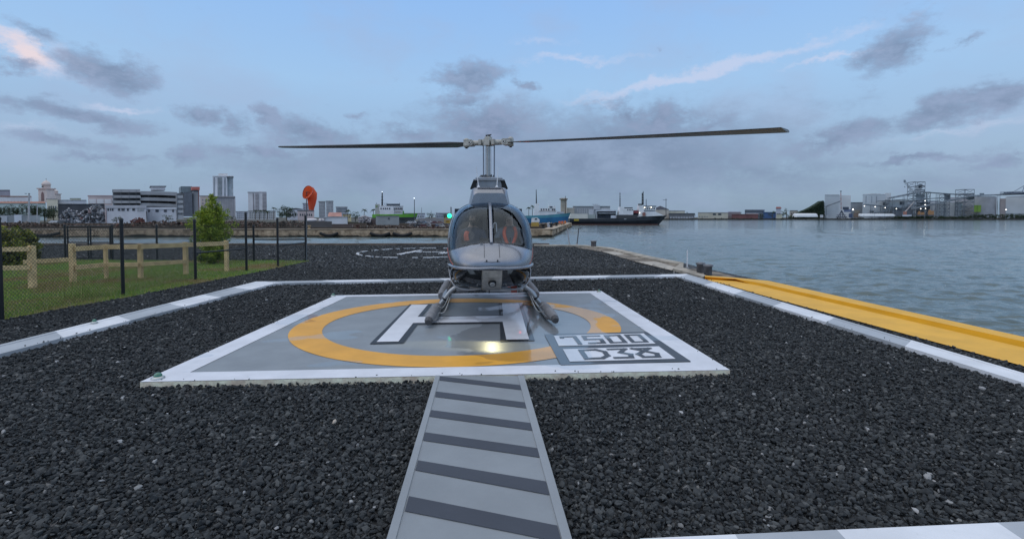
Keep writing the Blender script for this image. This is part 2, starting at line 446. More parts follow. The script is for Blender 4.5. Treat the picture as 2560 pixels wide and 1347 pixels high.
def kerb(label, outer, inner, cuts, first, h=.055):
    """outer/inner: two end points; cuts: fractions along where the colour changes"""
    z0 = -.05; mb = MB(); o0, o1 = [Vector(p) for p in outer]; i0, i1 = [Vector(p) for p in inner]
    fr = [0] + cuts + [1]; c = first
    for a, b in zip(fr[:-1], fr[1:]):
        pa, pb, pc, pd = i0.lerp(i1, a), i0.lerp(i1, b), o0.lerp(o1, b), o0.lerp(o1, a)
        def q(p, z): return (p.x, p.y, z)
        mb.hexa([q(pa, z0), q(pb, z0), q(pc, z0), q(pd, z0), q(pa, h), q(pb, h), q(pc, h), q(pd, h)], c)
        # shallow groove board along the outer half
        e = .18
        mb.hexa([q(pd.lerp(pa, e + .05), h), q(pc.lerp(pb, e + .05), h), q(pc.lerp(pb, e - .05), h), q(pd.lerp(pa, e - .05), h)] + [q(pd.lerp(pa, e + .05), h + .006), q(pc.lerp(pb, e + .05), h + .006), q(pc.lerp(pb, e - .05), h + .006), q(pd.lerp(pa, e - .05), h + .006)], c)
        c = 1 - c
    return tag(mb.build('kerb', [white_paint, grey_paint]), label, 'kerb', 'painted kerbs around the gravel')

def along(p0, p1, pxs):
    """fractions along the line p0-p1 at given screen x"""
    out = []
    for px in pxs:
        s = (px - PPX) / FPX; a, b = Vector(p0), Vector(p1)
        # x = s*y approximately (small pitch)
        t = (s * a.y - a.x) / ((b.x - a.x) - s * (b.y - a.y)); out.append(min(max(t, .001), .999))
    return out
KH = .055
bl_o, bl_i = G(640, 703.5, KH), G(690, 707.5, KH)
kl_o, kl_i = G(-70, 878, KH), G(-70, 902, KH)
kerb('white and grey painted kerb running along the left beside the lawn', (kl_o, bl_o), (kl_i, bl_i), along(kl_i, bl_i, [150, 320, 455, 548, 625]), 1)
br_o, br_i = G(1716, 684.5, KH), G(1690, 690, KH)
kerb('white and grey painted kerb crossing behind the helicopter', (bl_o + (br_o - bl_o) * .0005, br_o), (bl_i, br_i), along(bl_i, br_i, [703, 835, 970, 1110, 1245, 1380, 1515, 1637]), 0)
kr_o, kr_i = G(2700, 973, KH), G(2700, 999, KH)
kr_o, kr_i = br_o + (kr_o - br_o) * 1.5, br_i + (kr_i - br_i) * 1.5
kerb('white and grey painted kerb on the right beside the yellow sea wall', (br_o + (kr_o - br_o) * .0005, kr_o), (br_i, kr_i), along(br_i, kr_i, [1697, 1762, 1838, 1937, 2071, 2271, 2640]), 0)
f0, f1 = G(1600, 1345, KH), G(2900, 1287, KH)
g0, g1 = f0 + Vector((-.02, -.30, 0)), f1 + Vector((-.02, -.30, 0))
kerb('white and grey painted kerb at the lower right corner of the picture', (g0, g1), (f0, f1), along(f0, f1, [1850, 2110, 2520]), 0)

# ------------------------------------------------------------------ landing pad
def wet_paint(name, col, base_rough=.45, wet_dark=.8):
    m, nt, b = new_mat(name)
    g = N(nt, 'ShaderNodeNewGeometry'); P = g.outputs['Position']
    mp = N(nt, 'ShaderNodeMapping', vector_type='TEXTURE'); nt.links.new(P, mp.inputs[0])
    mp.inputs['Location'].default_value = (.33, 6.75, .1); mp.inputs['Scale'].default_value = (1.42, 2.5, 5); mp.inputs['Rotation'].default_value = (0, 0, radians(-8))
    gr = N(nt, 'ShaderNodeTexGradient', gradient_type='SPHERICAL'); nt.links.new(mp.outputs[0], gr.inputs[0])
    nz = noise(nt, P, 1.15, 4, .5)
    wv = math_node(nt, 'ADD', gr.outputs['Fac'], math_node(nt, 'MULTIPLY', math_node(nt, 'SUBTRACT', nz, .5), 1.15))
    wet = maprange(nt, wv, .26, .30)
    mp2 = N(nt, 'ShaderNodeMapping'); nt.links.new(P, mp2.inputs[0]); mp2.inputs['Scale'].default_value = (1, 1.6, 1); mp2.inputs['Location'].default_value = (5.3, 1.7, 0)
    wet2 = math_node(nt, 'MULTIPLY', maprange(nt, noise(nt, mp2.outputs[0], 1.1, 2, .4), .625, .64), .7)
    wet = math_node(nt, 'MAXIMUM', wet, wet2)
    st = maprange(nt, noise(nt, P, 2.3, 6, .65), .3, .75, .87, 1.06)
    scuff = maprange(nt, noise(nt, P, 14, 5, .7), .66, .74, 1.0, .72)
    c = mixc(nt, 1.0, col, st, 'MULTIPLY'); c = mixc(nt, 1.0, c, scuff, 'MULTIPLY')
    cw = mixc(nt, 1.0, c, (wet_dark,) * 3, 'MULTIPLY')
    nt.links.new(mixc(nt, wet, c, cw), b.inputs['Base Color'])
    nt.links.new(mixc(nt, wet, (base_rough,) * 3, (.4,) * 3), b.inputs['Roughness'])
    nt.links.new(math_node(nt, 'MULTIPLY', wet, .8), b.inputs['Coat Weight']); b.inputs['Coat Roughness'].default_value = .06; b.inputs['Coat IOR'].default_value = 1.5
    b.inputs['Specular IOR Level'].default_value = .2
    bn = N(nt, 'ShaderNodeBump'); bn.inputs['Strength'].default_value = .12; bn.inputs['Distance'].default_value = .01
    nt.links.new(noise(nt, P, 5, 3), bn.inputs['Height']); nt.links.new(bn.outputs[0], b.inputs['Coat Normal'])
    MATS[name] = m
    return m
pad_grey = wet_paint('pad_grey', (.265, .285, .30)); pad_white = wet_paint('pad_white', (.74, .75, .79), .45, .88)
pad_yellow = wet_paint('pad_yellow', (.80, .39, .045)); pad_dark = wet_paint('pad_dark', (.075, .085, .10)); pad_black = wet_paint('pad_black', (.025, .027, .032))

padc_ = padc = (PAD[0] + PAD[1] + PAD[2] + PAD[3]) / 4
pad = thing('landing_pad', 'raised grey concrete helicopter pad with white border, yellow ring and large white H', 'helipad', (padc.x, padc.y, 0))
MB().prism([p[:2] for p in PAD], -.05, PAD_Z, 0, 1).build('slab', [pad_grey, M('pad_edge', (.95, .76, .58), .8, var=.3, scale=7, bump=.4)], pad)
Z1, Z2, Z3, Z4, Z5 = [PAD_Z + .004 * k for k in range(1, 6)]
inn = [G(475, 931, PAD_Z), G(1727.5, 906, PAD_Z), G(1475, 733, PAD_Z), G(866, 742.5, PAD_Z)]
bm_ = MB()
for k in range(4):
    a, b, c, d = PAD[k], PAD[(k + 1) % 4], inn[(k + 1) % 4], inn[k]
    bm_.sheet([(p.x, p.y, Z1) for p in (a, b, c, d)])
bm_.build('border', pad_white, pad)
# ring
ring = MB(); cx, cy, rxo, ryo = -.735, 6.96, 2.22, 2.07; n = 96; rw = .40
vs = []
for k in range(n):
    t = 2 * pi * k / n
    vs += [(cx + rxo * cos(t), cy + ryo * sin(t), Z1), (cx + (rxo - rw) * cos(t), cy + (ryo - rw) * sin(t), Z1)]
ring.add(vs, [(2 * k, (2 * k + 2) % (2 * n), (2 * k + 3) % (2 * n), 2 * k + 1) for k in range(n)])
ring.build('ring', pad_yellow, pad)
def sheet_px(name, polys, z, mat, parent):
    mb = MB()
    for poly in polys:
        mb.sheet([(p.x, p.y, z) for p in (G(x, y, PAD_Z) for x, y in poly)])
    return mb.build(name, mat, parent)
# letter H: black outline below, white on top
sheet_px('letter_outline', [[(924, 861), (1009, 859), (1044, 812), (1250, 809), (1251, 854.8), (1337, 852), (1304, 757), (1246.5, 758), (1248.5, 788.5), (1056, 791), (1080, 761), (1024, 761.5)]], Z2, pad_black, pad)
sheet_px('letter_h', [[(941.5, 856.5), (996, 855.5), (1033, 809), (1256.5, 806), (1266, 851), (1322.6, 849.6), (1296, 758.4), (1255, 759), (1258, 790.5), (1044, 793.5), (1070, 762.6), (1029, 763)]], Z3, pad_white, pad)
# number panel
panel = sheet_px('number_panel', [[(1360.5, 836.5), (1617, 830.5), (1727.5, 904.5), (1402, 914)]], Z2, pad_dark, pad)
up_q = [(1384.5, 841), (1609, 835), (1639, 861), (1397, 867)]; lo_q = [(1407, 874.7), (1647, 867.6), (1689, 899), (1424.6, 906.3)]
for q in (up_q, lo_q): sheet_px('number_field', [q], Z3, pad_white, panel)
def strokes(name, quad, glyphs, w):
    P = [G(x, y, PAD_Z) for x, y in quad]
    def at(u, v): return (P[0] * (1 - u) * v + P[1] * u * v + P[2] * u * (1 - v) + P[3] * (1 - u) * (1 - v))
    for gl in glyphs:
        mb = MB()
        for ln in gl:
            for (u0, v0), (u1, v1) in zip(ln[:-1], ln[1:]):
                a, b = at(u0, v0), at(u1, v1); d = (b - a).normalized(); nn = Vector((-d.y, d.x, 0)) * w; e = d * w
                mb.sheet([((a + nn - e).x, (a + nn - e).y, Z4 + .0004 * len(mb.f)), ((a - nn - e).x, (a - nn - e).y, Z4 + .0004 * len(mb.f)), ((b - nn + e).x, (b - nn + e).y, Z4 + .0004 * len(mb.f)), ((b + nn + e).x, (b + nn + e).y, Z4 + .0004 * len(mb.f))])
        mb.build('numeral', pad_dark, panel)
def sq(x0, x1, y0=.16, y1=.84): return [(x0, y0), (x1, y0), (x1, y1), (x0, y1), (x0, y0)]
strokes('top', up_q, [[[(.075, .74), (.075, .84), (.215, .84), (.225, .12)]],
    [[(.475, .84), (.315, .84), (.315, .52), (.475, .52), (.475, .16), (.335, .16)]],
    [sq(.56, .70)], [sq(.785, .925)]], .026)
strokes('low', lo_q, [[[(.17, .16), (.17, .84), (.32, .84), (.39, .66), (.39, .34), (.32, .16), (.17, .16)]],
    [[(.46, .84), (.62, .84), (.54, .56), (.62, .40), (.60, .16), (.45, .16)]],
    [[(.70, .84), (.87, .84), (.70, .40), (.72, .16), (.86, .16), (.88, .40), (.70, .84)]]], .028)

def corner_light(px, py, z, label, s=1.0):
    p = G(px, py, z)
    t = thing('pad_light', label, 'ground light', tuple(p), 'green ground lights on the pad and kerb')
    MB().lathe([(.075 * s, 0), (.075 * s, .012), (.055 * s, .02), (.05 * s, .022)], tuple(p), 16).build('base', M('light_base', (.5, .52, .5), .4, .6), t)
    MB().lathe([(.048 * s, .022), (.046 * s, .035), (.03 * s, .05), (.008 * s, .055)], tuple(p), 14).build('lens', M('green_lens', (.02, .16, .09), .1, coat=1), t)
    return t
corner_light(395, 945.5, Z1, 'green ground light at the near left corner of the pad', .75)
corner_light(833, 740.3, Z1, 'green ground light at the far left corner of the pad', .6)
corner_light(1497, 730, Z1, 'green ground light at the far right corner of the pad', .6)
corner_light(236, 807, KH + .007, 'green ground light on top of the left kerb', .55)

# walkway
WZt = .088
wk = [G(x, y, WZt) for x, y in [(950, 1400), (1446, 1400), (1310, 937.5), (1088.6, 937.5)]]
wi = [G(x, y, WZt) for x, y in [(974, 1400), (1420, 1400), (1294, 937.5), (1100, 937.5)]]
walk = thing('walkway', 'grey painted concrete walkway with slanted dark stripes leading up to the pad', 'walkway', (wk[0].x, wk[0].y, 0))
walk_grey = worn('walk_grey', (.27, .29, .305), .5, (.10, .10, .10), .35); walk_dark = worn('walk_dark', (.058, .064, .08), .55, (.16, .17, .18), .3)
MB().prism([(p.x, p.y) for p in wi], -.03, WZt - .006).build('deck', walk_grey, walk)
for q in ([wk[0], wi[0], wi[3], wk[3]], [wi[1], wk[1], wk[2], wi[2]]):
    MB().prism([(p.x, p.y) for p in q], -.03, WZt).build('edge_board', (MATS['walk_edge'] if 'walk_edge' in MATS else worn('walk_edge', (.30, .32, .335), .5, (.12, .12, .12), .4)), walk)
S = lambda x, y: (900 + x / 3.155, 920 + y / 3.155)
for q in ([(632, 62), (627, 93), (1272, 169), (1264, 132)], [(601, 182), (592, 223), (1311, 313), (1303, 268)], [(562, 328), (548, 378), (1360, 489), (1344, 430)],
          [(514, 503), (497, 567), (1417, 701), (1399, 628)], [(458, 724), (437, 801), (1494, 996), (1466, 890)], [(386, 1006), (354, 1123), (1592, 1370), (1556, 1238)]):
    pts = [G(*S(x, y), WZt - .002) for x, y in q]
    MB().sheet([tuple(p) for p in pts]).build('stripe', walk_dark, walk)

# painted ring of white stones with a letter on the far gravel
mk = thing('gravel_marking', 'worn white ring with letter H painted on the far gravel', 'ground marking', (-3.7, 21.2, 0))
wm_ = M('white_stone_paint', (.62, .63, .65), .8, var=.2, scale=8)
def patch_line(pts, w, gap, name):
    mb = MB(); z = .034
    for a, b in zip(pts[:-1], pts[1:]):
        if RND.random() < gap: continue
        a, b = Vector(a), Vector(b); d = (b - a).normalized(); nn = Vector((-d.y, d.x)) * w * RND.uniform(.7, 1.2)
        mb.box(0, 0, 0, 0, 0, 0) if False else None
        q = [a + nn, a - nn, b - nn, b + nn]
        mb.prism([(p.x, p.y) for p in q], 0, z + RND.uniform(0, .006))
    return mb.build(name, wm_, mk)
o_ = patch_line([(-3.75 + 2.75 * cos(t), 21.4 + 2.85 * sin(t)) for t in np.linspace(0, 2 * pi, 90)], .048, .24, 'ring'); o_['kind'] = 'stuff'
def ln(a, b, k=14): return [(a[0] + (b[0] - a[0]) * i / k, a[1] + (b[1] - a[1]) * i / k) for i in range(k + 1)]
hl0, hl1 = G(997, 637.5), G(1052, 627); hr0, hr1 = G(1100, 635.5), G(1150, 627); hm0, hm1 = G(1040, 631.5), G(1112, 631)
lt = MB()
for a, b, w in ((hl0, hl1, .11), (hr0, hr1, .11), (hm0, hm1, .08)):
    pts = ln((a.x, a.y), (b.x, b.y))
    for p, q in zip(pts[:-1], pts[1:]):
        p, q = Vector(p), Vector(q); d = (q - p).normalized(); nn = Vector((-d.y, d.x)) * w * RND.uniform(.7, 1.2)
        lt.prism([tuple(p + nn), tuple(p - nn), tuple(q - nn), tuple(q + nn)], 0, .034 + RND.uniform(0, .006))
lt.build('letter_h', wm_, mk)

# ------------------------------------------------------------------ gravel stones
def ico():
    t = (1 + 5 ** .5) / 2
    v = np.array([(-1, t, 0), (1, t, 0), (-1, -t, 0), (1, -t, 0), (0, -1, t), (0, 1, t), (0, -1, -t), (0, 1, -t), (t, 0, -1), (t, 0, 1), (-t, 0, -1), (-t, 0, 1)], float)
    v /= np.linalg.norm(v[0])
    f = np.array([(0, 11, 5), (0, 5, 1), (0, 1, 7), (0, 7, 10), (0, 10, 11), (1, 5, 9), (5, 11, 4), (11, 10, 2), (10, 7, 6), (7, 1, 8), (3, 9, 4), (3, 4, 2), (3, 2, 6), (3, 6, 8), (3, 8, 9), (4, 9, 5), (2, 4, 11), (6, 2, 10), (8, 6, 7), (9, 8, 1)])
    return v, f
IV, IF = ico()
def stones(P, size, zlo, zhi, jit=.34):
    n = len(P)
    q = NPR.normal(size=(n, 4)); q /= np.linalg.norm(q, axis=1)[:, None]
    w, x, y, z = q.T
    Rm = np.stack([1 - 2 * (y * y + z * z), 2 * (x * y - z * w), 2 * (x * z + y * w), 2 * (x * y + z * w), 1 - 2 * (x * x + z * z), 2 * (y * z - x * w), 2 * (x * z - y * w), 2 * (y * z + x * w), 1 - 2 * (x * x + y * y)], 1).reshape(n, 3, 3)
    V = IV[None] * (1 + NPR.uniform(-jit, jit, (n, 12, 1))) + NPR.normal(0, .07, (n, 12, 3))
    V = V * (NPR.uniform(.52, 1.35, (n, 1, 3)) * np.array([1, 1, .72]))
    V = np.einsum('nij,nkj->nki', Rm, V) * size[:, None, None]
    V[:, :, 2] *= .85
    V[:, :, 0] += P[:, 0:1]; V[:, :, 1] += P[:, 1:2]; V[:, :, 2] += NPR.uniform(zlo, zhi, (n, 1))
    Fs = (IF[None] + (np.arange(n) * 12)[:, None, None]).reshape(-1, 3)
    return V.reshape(-1, 3), Fs
def grid_pts(y0, y1, sp, xm=1.12, pad_=.5, x1=None):
    ys = np.arange(y0, y1, sp); out = []
    for yy in ys:
        xa, xb = -xm * yy - pad_, xm * yy + pad_
        xs = np.arange(xa, xb, sp); out.append(np.column_stack([xs, np.full(len(xs), yy)]))
    P = np.concatenate(out); return P + NPR.uniform(-.5, .5, P.shape) * sp
def grow(poly, d):
    c = np.mean([p[:2] for p in poly], axis=0)
    return [tuple(c + (np.array(p[:2]) - c) * (1 + d / np.linalg.norm(np.array(p[:2]) - c))) for p in poly]
EXC = [grow(PAD, -.01), grow(wk, .0), LAWN, [kl_o, bl_o, bl_i, kl_i], [bl_o, br_o, br_i, bl_i], [br_o, kr_o, kr_i, br_i], [g0, g1, f1, f0]]
SEA = [(5.55, -5), (5.25, 5.0), (4.99, 8.0), (4.85, 10.5), (4.86, 12.95), (4.70, 14.0), (4.62, 14.6), (4.27, 17.1), (3.98, 22.3), (3.2, 26.8), (-80, 26.8), (-80, -5)]
def clean(P):
    k = in_poly(P, SEA)
    for e in EXC: k &= ~in_poly(P, e)
    return P[k]
sv, sf, off = [], [], 0
for y0, y1, sp, s0, s1, z0, z1 in ((1.7, 5.2, .024, .010, .023, -.004, .026), (1.7, 4.2, .031, .010, .020, .014, .032), (5.2, 9, .030, .012, .023, -.004, .023), (9, 15, .044, .016, .030, -.006, .018), (15, 26.8, .085, .028, .048, -.015, .012)):
    P = clean(grid_pts(y0, y1, sp, 1.10 if y0 > 3 else 1.15, .35 if y0 > 3 else 1.3))
    size = s0 * .8 + (s1 * 1.12 - s0 * .8) * NPR.random(len(P)) ** 2.1
    V, Fc = stones(P, size, z0, z1); sv.append(V); sf.append(Fc + off); off += len(V)
strayed = []
for (pa, pb, z, w, n_) in ((PAD[0], PAD[1], PAD_Z, .07, 22), (PAD[0], PAD[3], PAD_Z, .04, 8), (PAD[1], PAD[2], PAD_Z, .04, 10), (kl_i, bl_i, KH, .07, 26), (br_i, kr_i, KH, .07, 24), (f0, f1, KH, .04, 5)):
    inward = (padc_ - (pa + pb) / 2).normalized() if z == PAD_Z else Vector((-1 if pa.x < 0 else 1, 0, 0))
    for i in range(n_):
        p = pa.lerp(pb, RND.random()) + inward * w * RND.random() ** 2; strayed.append((p.x, p.y, z))
st_ = np.array(strayed); V, Fc = stones(st_[:, :2], NPR.uniform(.005, .011, len(st_)), .006, .010); V = V.reshape(-1, 12, 3); V[:, :, 2] += st_[:, 2:3]
sv.append(V.reshape(-1, 3)); sf.append(Fc + off); off += len(st_) * 12
stone_m = island_mat('gravel_stones', [(0, (.021, .0235, .0255)), (.5, (.044, .0475, .049)), (.90, (.072, .0765, .077)), (.98, (.105, .108, .105)), (.994, (.17, .168, .16)), (1, (.45, .45, .45))], .75, spec=.25)
tag(raw_mesh('gravel', np.concatenate(sv), np.concatenate(sf), stone_m), 'dark grey crushed stone gravel spread around the pad', 'gravel', kind='stuff')
# one pale round pebble and a few shell chips lie on the gravel
pv, pf = stones(np.array([list(G(836, 1058, .03))[:2]]), np.array([.022]), .04, .041, .05)
tag(raw_mesh('pebble', pv, pf, M('pale_pebble', (.5, .42, .34), .6), smooth=True), 'pale beige round pebble lying on the dark gravel left of the walkway', 'pebble')

# ------------------------------------------------------------------ sea walls on the right
yel = worn('yellow_paint', (.86, .47, .065), .6, (.30, .18, .06), .45, .2)
yel_face = worn("yellow_paint_face", (.74, .35, .008), .6, (.25, .13, .02), .4, .2)
yw = thing('sea_wall', 'low sea wall and gutter painted bright yellow along the water', 'sea wall', (5.9, 9, 0))
fl_near = [G(1762, 701, 0), G(1836, 720, 0), G(1900, 739, 0), G(2560, 920, 0), G(2800, 986, 0)]
fl_far = [G(1762, 699, 0), G(1840, 703, 0), G(1900, 717.5, 0), G(2560, 875, 0), G(2800, 933, 0)]
for L__ in (fl_near, fl_far): L__.append(L__[-1] + (L__[-1] - L__[-3]) * 1.6)
fm = MB()
for k in range(5):
    a, b, c, d = fl_near[k], fl_near[k + 1], fl_far[k + 1], fl_far[k]
    fm.sheet([(a.x, a.y, .022), (b.x, b.y, .022), (c.x, c.y, .03), (d.x, d.y, .03)])
fm.build('gutter', yel, yw)
pi_ = [(1762, 700), (1836, 703), (1900, 717.5), (2560, 875), (2800, 933)]
cap_in = [G(x, y, .082) for x, y in [(1762, 691.5), (1838, 697), (1900, 707), (2560, 853.5), (2800, 908)]]
cap_out = [G(x, y, .082) for x, y in [(1762, 688.5), (1840, 694), (1923, 702), (2560, 841.5), (2800, 894)]]
for L__ in (cap_in, cap_out): L__.append(L__[-1] + (L__[-1] - L__[-3]) * 1.6)
pm = MB()
for k in range(5):
    a, b, c, d = cap_in[k], cap_in[k + 1], cap_out[k + 1], cap_out[k]
    e, f = fl_far[k], fl_far[k + 1]
    pm.sheet([tuple(a), tuple(b), tuple(c), tuple(d)])
    pm.add([(e.x, e.y, .0), (f.x, f.y, .0), tuple(b), tuple(a)], [(0, 1, 2, 3)], 1)
    pm.add([tuple(d), tuple(c), (c.x + .03, c.y, WZ), (d.x + .03, d.y, WZ)], [(3, 2, 1, 0)], 2)
pm.build('parapet', [yel, yel_face, conc], yw)

sw = thing('sea_wall', 'weathered bare concrete sea wall and ledge beyond the yellow one', 'sea wall', (5.2, 18, 0))
conc_d = M('stained_concrete', (.13, .10, .075), .95, var=.5, scale=1.5, bump=.6, bscale=10, col2=(.34, .29, .23))
Zw = .085
w_out = [G(x, y, Zw) for x, y in [(1764, 687.5), (1708, 668.5), (1709, 656), (1641, 643.5), (1531, 618.5), (1463, 612.5), (1400, 611.5), (1335, 611.5)]]
w_in = [G(x, y, Zw) for x, y in [(1758, 691), (1682, 671), (1699, 659.5), (1625, 646.5), (1522, 621), (1463, 614.3), (1400, 613), (1335, 613)]]
wb = MB()
for k in range(len(w_out) - 1):
    o0, o1, i0, i1 = w_out[k], w_out[k + 1], w_in[k], w_in[k + 1]
    wb.hexa([(i0.x, i0.y, -.02), (i1.x, i1.y, -.02), (o1.x, o1.y, -.02), (o0.x, o0.y, -.02), tuple(i0), tuple(i1), tuple(o1), tuple(o0)])
wb.build('parapet', M('pale_concrete', (.36, .32, .26), .9, var=.35, scale=2.5, bump=.5), sw)
lg = [G(x, y, .03) for x, y in [(1679, 676), (1592, 655), (1505, 629), (1440, 619)]]
lb = MB()
for k in range(3):
    a, b = lg[k], lg[k + 1]; c, d = w_in[k + 2], w_in[k + 3]
    lb.sheet([(a.x, a.y, .028), (b.x, b.y, .028), (d.x, d.y, .028), (c.x, c.y, .028)])
lb.build('ledge', conc_d, sw)
for q in ([(1592, 654.5), (1679, 675.5), (1690, 668), (1640, 653)], [(1506, 629), (1540, 638), (1566, 634), (1546, 628.5)]):
    MB().sheet([tuple(G(x, y, .034)) for x, y in q]).build('slab', M('pale_slab_concrete', (.42, .38, .32), .9, var=.25, scale=3, bump=.4), sw)
lo = thing('mooring_ledge', 'low brown concrete ledge under the pair of mooring posts', 'ledge', (5.9, 13.3, 0))
MB().prism([tuple(G(x, y, .02))[:2] for x, y in [(1766, 690), (1720, 672), (1745, 672), (1800, 681), (1845, 694)]], -.5, .02).build('slab', conc_d, lo)
fe = thing('quay_edge', 'weathered timber and concrete edge along the far side of the gravel', 'quay edge', (-20, 27, 0))
MB().box(-60, 2.0, 26.75, 27.2, -.1, .10).build('beam', M('edge_beam', (.14, .11, .085), .9, var=.5, scale=1.2, bump=.6), fe)

def bollard(px, py, ht, r, label):
    p = G(px, py, .03 if px > 1500 else .1)
    t = thing('mooring_post', label, 'mooring post', tuple(p), 'steel mooring posts on the sea wall')
    MB().lathe([(r, -.05), (r, ht * .8), (r * 1.02, ht * .82)], tuple(p), 18).build('pipe', M('rust_steel', (.13, .125, .13), .65, .5, var=.35, scale=9, bump=.3), t)
    MB().lathe([(r * 1.22, ht * .82), (r * 1.25, ht * .86), (r * 1.22, ht), (r * .9, ht + .005)], tuple(p), 18).build('cap', M('steel_cap', (.20, .20, .21), .6, .5, var=.3, scale=9), t)
bollard(1751, 681, .27, .10, 'left one of the pair of steel mooring posts beside the white marker')
bollard(1770, 687, .27, .10, 'right one of the pair of steel mooring posts by the yellow wall')
bollard(1484, 615, .26, .13, 'single steel mooring post standing alone at the far corner')

def pole(name, label, cat, base, top, r, mat, extra=None):
    t = thing(name, label, cat, tuple(base))
    MB().tube([base, top], [r, r * .85], 8).build('shaft', mat, t)
    MB().lathe([(r * 2.5, 0), (r * 2.5, .02), (r * 1.2, .05)], tuple(base), 10).build('base', M('pole_base', (.3, .3, .3), .7), t)
    return t
b = G(1718, 671, .05); pole('marker_pole', 'thin white marker pole on the concrete wall corner', 'marker pole', b, b + Vector((0, 0, .53)), .02, M('pole_white', (.75, .76, .78), .5))
b = G(1424, 613, .08); t = pole('mooring_pole', 'pale leaning pole left of the other thin pole at the far water edge', 'pole', b, A(1418.5, 571, b.y), .035, M('pole_grey', (.42, .42, .43), .6))
b = G(1442.5, 612, .08); tp = A(1447, 570, b.y); t = pole('mooring_pole', 'dark leaning pole with hooked tip at the far water edge', 'pole', b, tp, .03, M('pole_dark', (.12, .12, .13), .6))
MB().tube([tp, tp + Vector((.05, 0, .02)), tp + Vector((.14, 0, .01))], .02, 6).build('hook', M('pole_dark', ()), t)

# ------------------------------------------------------------------ fences
black = M('black_metal', (.012, .014, .017), .45, var=.2)
wire_m = M('fence_wire', (.028, .034, .028), .6, var=.2)
tan = M('tan_timber', (.66, .485, .25), .75, var=.22, scale=6, bump=.4, bscale=25)

def mesh_panel(mb, P, Q, z0, z1, sp=.062, r=.003):
    P, Q = Vector((P[0], P[1])), Vector((Q[0], Q[1])); L = (Q - P).length; d = (Q - P) / L; h = z1 - z0
    nrm = Vector((-d.y, d.x, 0))
    k = 0; s = -h
    while s < L:
        for sg in (1, -1):
            a0, b0 = (s, z0), (s + h, z1)
            if sg < 0: a0, b0 = (s, z1), (s + h, z0)
            # clip to 0..L
            def at(u): f = (u - a0[0]) / h; return (u, a0[1] + (b0[1] - a0[1]) * f)
            u0, u1 = max(0, a0[0]), min(L, b0[0])
            if u1 - u0 < .01: continue
            p, q = at(u0), at(u1)
            p3 = Vector((P.x + d.x * p[0], P.y + d.y * p[0], p[1])); q3 = Vector((P.x + d.x * q[0], P.y + d.y * q[0], q[1]))
            t = (q3 - p3).normalized(); a = nrm * r; b = t.cross(nrm) * r
            vs = []
            for c in (p3, q3): vs += [c + a, c - a * .5 + b * .87, c - a * .5 - b * .87]
            mb.add(vs, [(0, 1, 4, 3), (1, 2, 5, 4), (2, 0, 3, 5)])
        s += sp

def fpost(parent, p, h, r=.032):
    mb = MB(); mb.tube([(p[0], p[1], -.03), (p[0], p[1], h)], r, 10); mb.lathe([(r * 1.18, 0), (r * 1.18, .03), (r * .5, .055)], (p[0], p[1], h), 10)
    mb.build('post', black, parent)

fp = [G(-330, 885), G(4, 802), G(308, 738), G(489, 700), G(616.5, 678), G(695, 667), G(764.5, 652.5)]
fh = [1.5, 1.5, 1.47, 1.44, 1.62, 1.46, 1.54]
cf = thing('chain_link_fence', 'black chain link fence along the near edge of the lawn', 'fence', (-7, 12, 0))
for p, h in zip(fp, fh): fpost(cf, p, h)
for k in range(6):
    if k == 4: continue
    a, b = fp[k], fp[k + 1]; h = min(fh[k], fh[k + 1]) - .08
    mb = MB(); mesh_panel(mb, a, b, .04, h, .062 if k < 3 else .085, 0.0027 if k < 3 else .0018); mb.build('mesh_panel', wire_m, cf)
    if k >= 3: MB().tube([(a.x, a.y, .66), (b.x, b.y, .64)], .02, 8).build('rail', black, cf)
bp = [G(x, y) for x, y in [(-150, 651), (164, 650)]]; bq = [G(x, y) for x, y in [(282, 650), (393, 650), (635, 654), (763, 652.5)]]
cb = thing('chain_link_fence', 'black chain link fence along the back of the lawn with double gate', 'fence', (-10, 17.5, 0))
for p in bp + bq[:3]: fpost(cb, p, 1.22, .034)
for a, b in [(bp[0], bp[1]), (bq[0], bq[1]), (bq[1], bq[2])]:
    mb = MB(); mesh_panel(mb, a, b, .04, 1.18, .075, .0016); mb.build('mesh_panel', wire_m, cb)
MB().tube([(bq[2].x, bq[2].y, .76), (bq[3].x, bq[3].y - .05, .76)], .022, 8).build('rail', black, cb)
gt = thing('gate', 'black double leaf chain link gate at the back of the lawn', 'gate', (-14, 17.6, 0))
for xa, xb in ((171, 222), (228, 277)):
    a, b = G(xa, 650), G(xb, 650); lf = MB()
    for p in (a, b): lf.tube([(p.x, p.y, .06), (p.x, p.y, 1.2)], .026, 8)
    for z in (.08, .63, 1.2): lf.tube([(a.x, a.y, z), (b.x, b.y, z)], .022, 8)
    leaf = lf.build('leaf', black, gt)
    mb = MB(); mesh_panel(mb, a, b, .08, 1.2, .075, .0015); mb.build('mesh_panel', wire_m, leaf)

def timber_post(parent, p, h, w=.055):
    MB().hexa([(p.x - w, p.y - w, -.03), (p.x + w, p.y - w, -.03), (p.x + w, p.y + w, -.03), (p.x - w, p.y + w, -.03), (p.x - w, p.y - w, h), (p.x + w, p.y - w, h), (p.x + w, p.y + w, h), (p.x - w, p.y + w, h)]).build('post', tan, parent)
def timber_rail(parent, p, q, z0, z1, hh=.046, th=.02, off=-.075):
    d = (Vector((q.x, q.y, 0)) - Vector((p.x, p.y, 0))).normalized(); n_ = Vector((-d.y, d.x, 0)) * th; o = Vector((d.y, -d.x, 0)) * abs(off)
    a, b = Vector((p.x, p.y, z0)) + o, Vector((q.x, q.y, z1)) + o; u = Vector((0, 0, hh))
    MB().hexa([a - n_ - u, b - n_ - u, b + n_ - u, a + n_ - u, a - n_ + u, b - n_ + u, b + n_ + u, a + n_ + u]).build('rail', tan, parent)
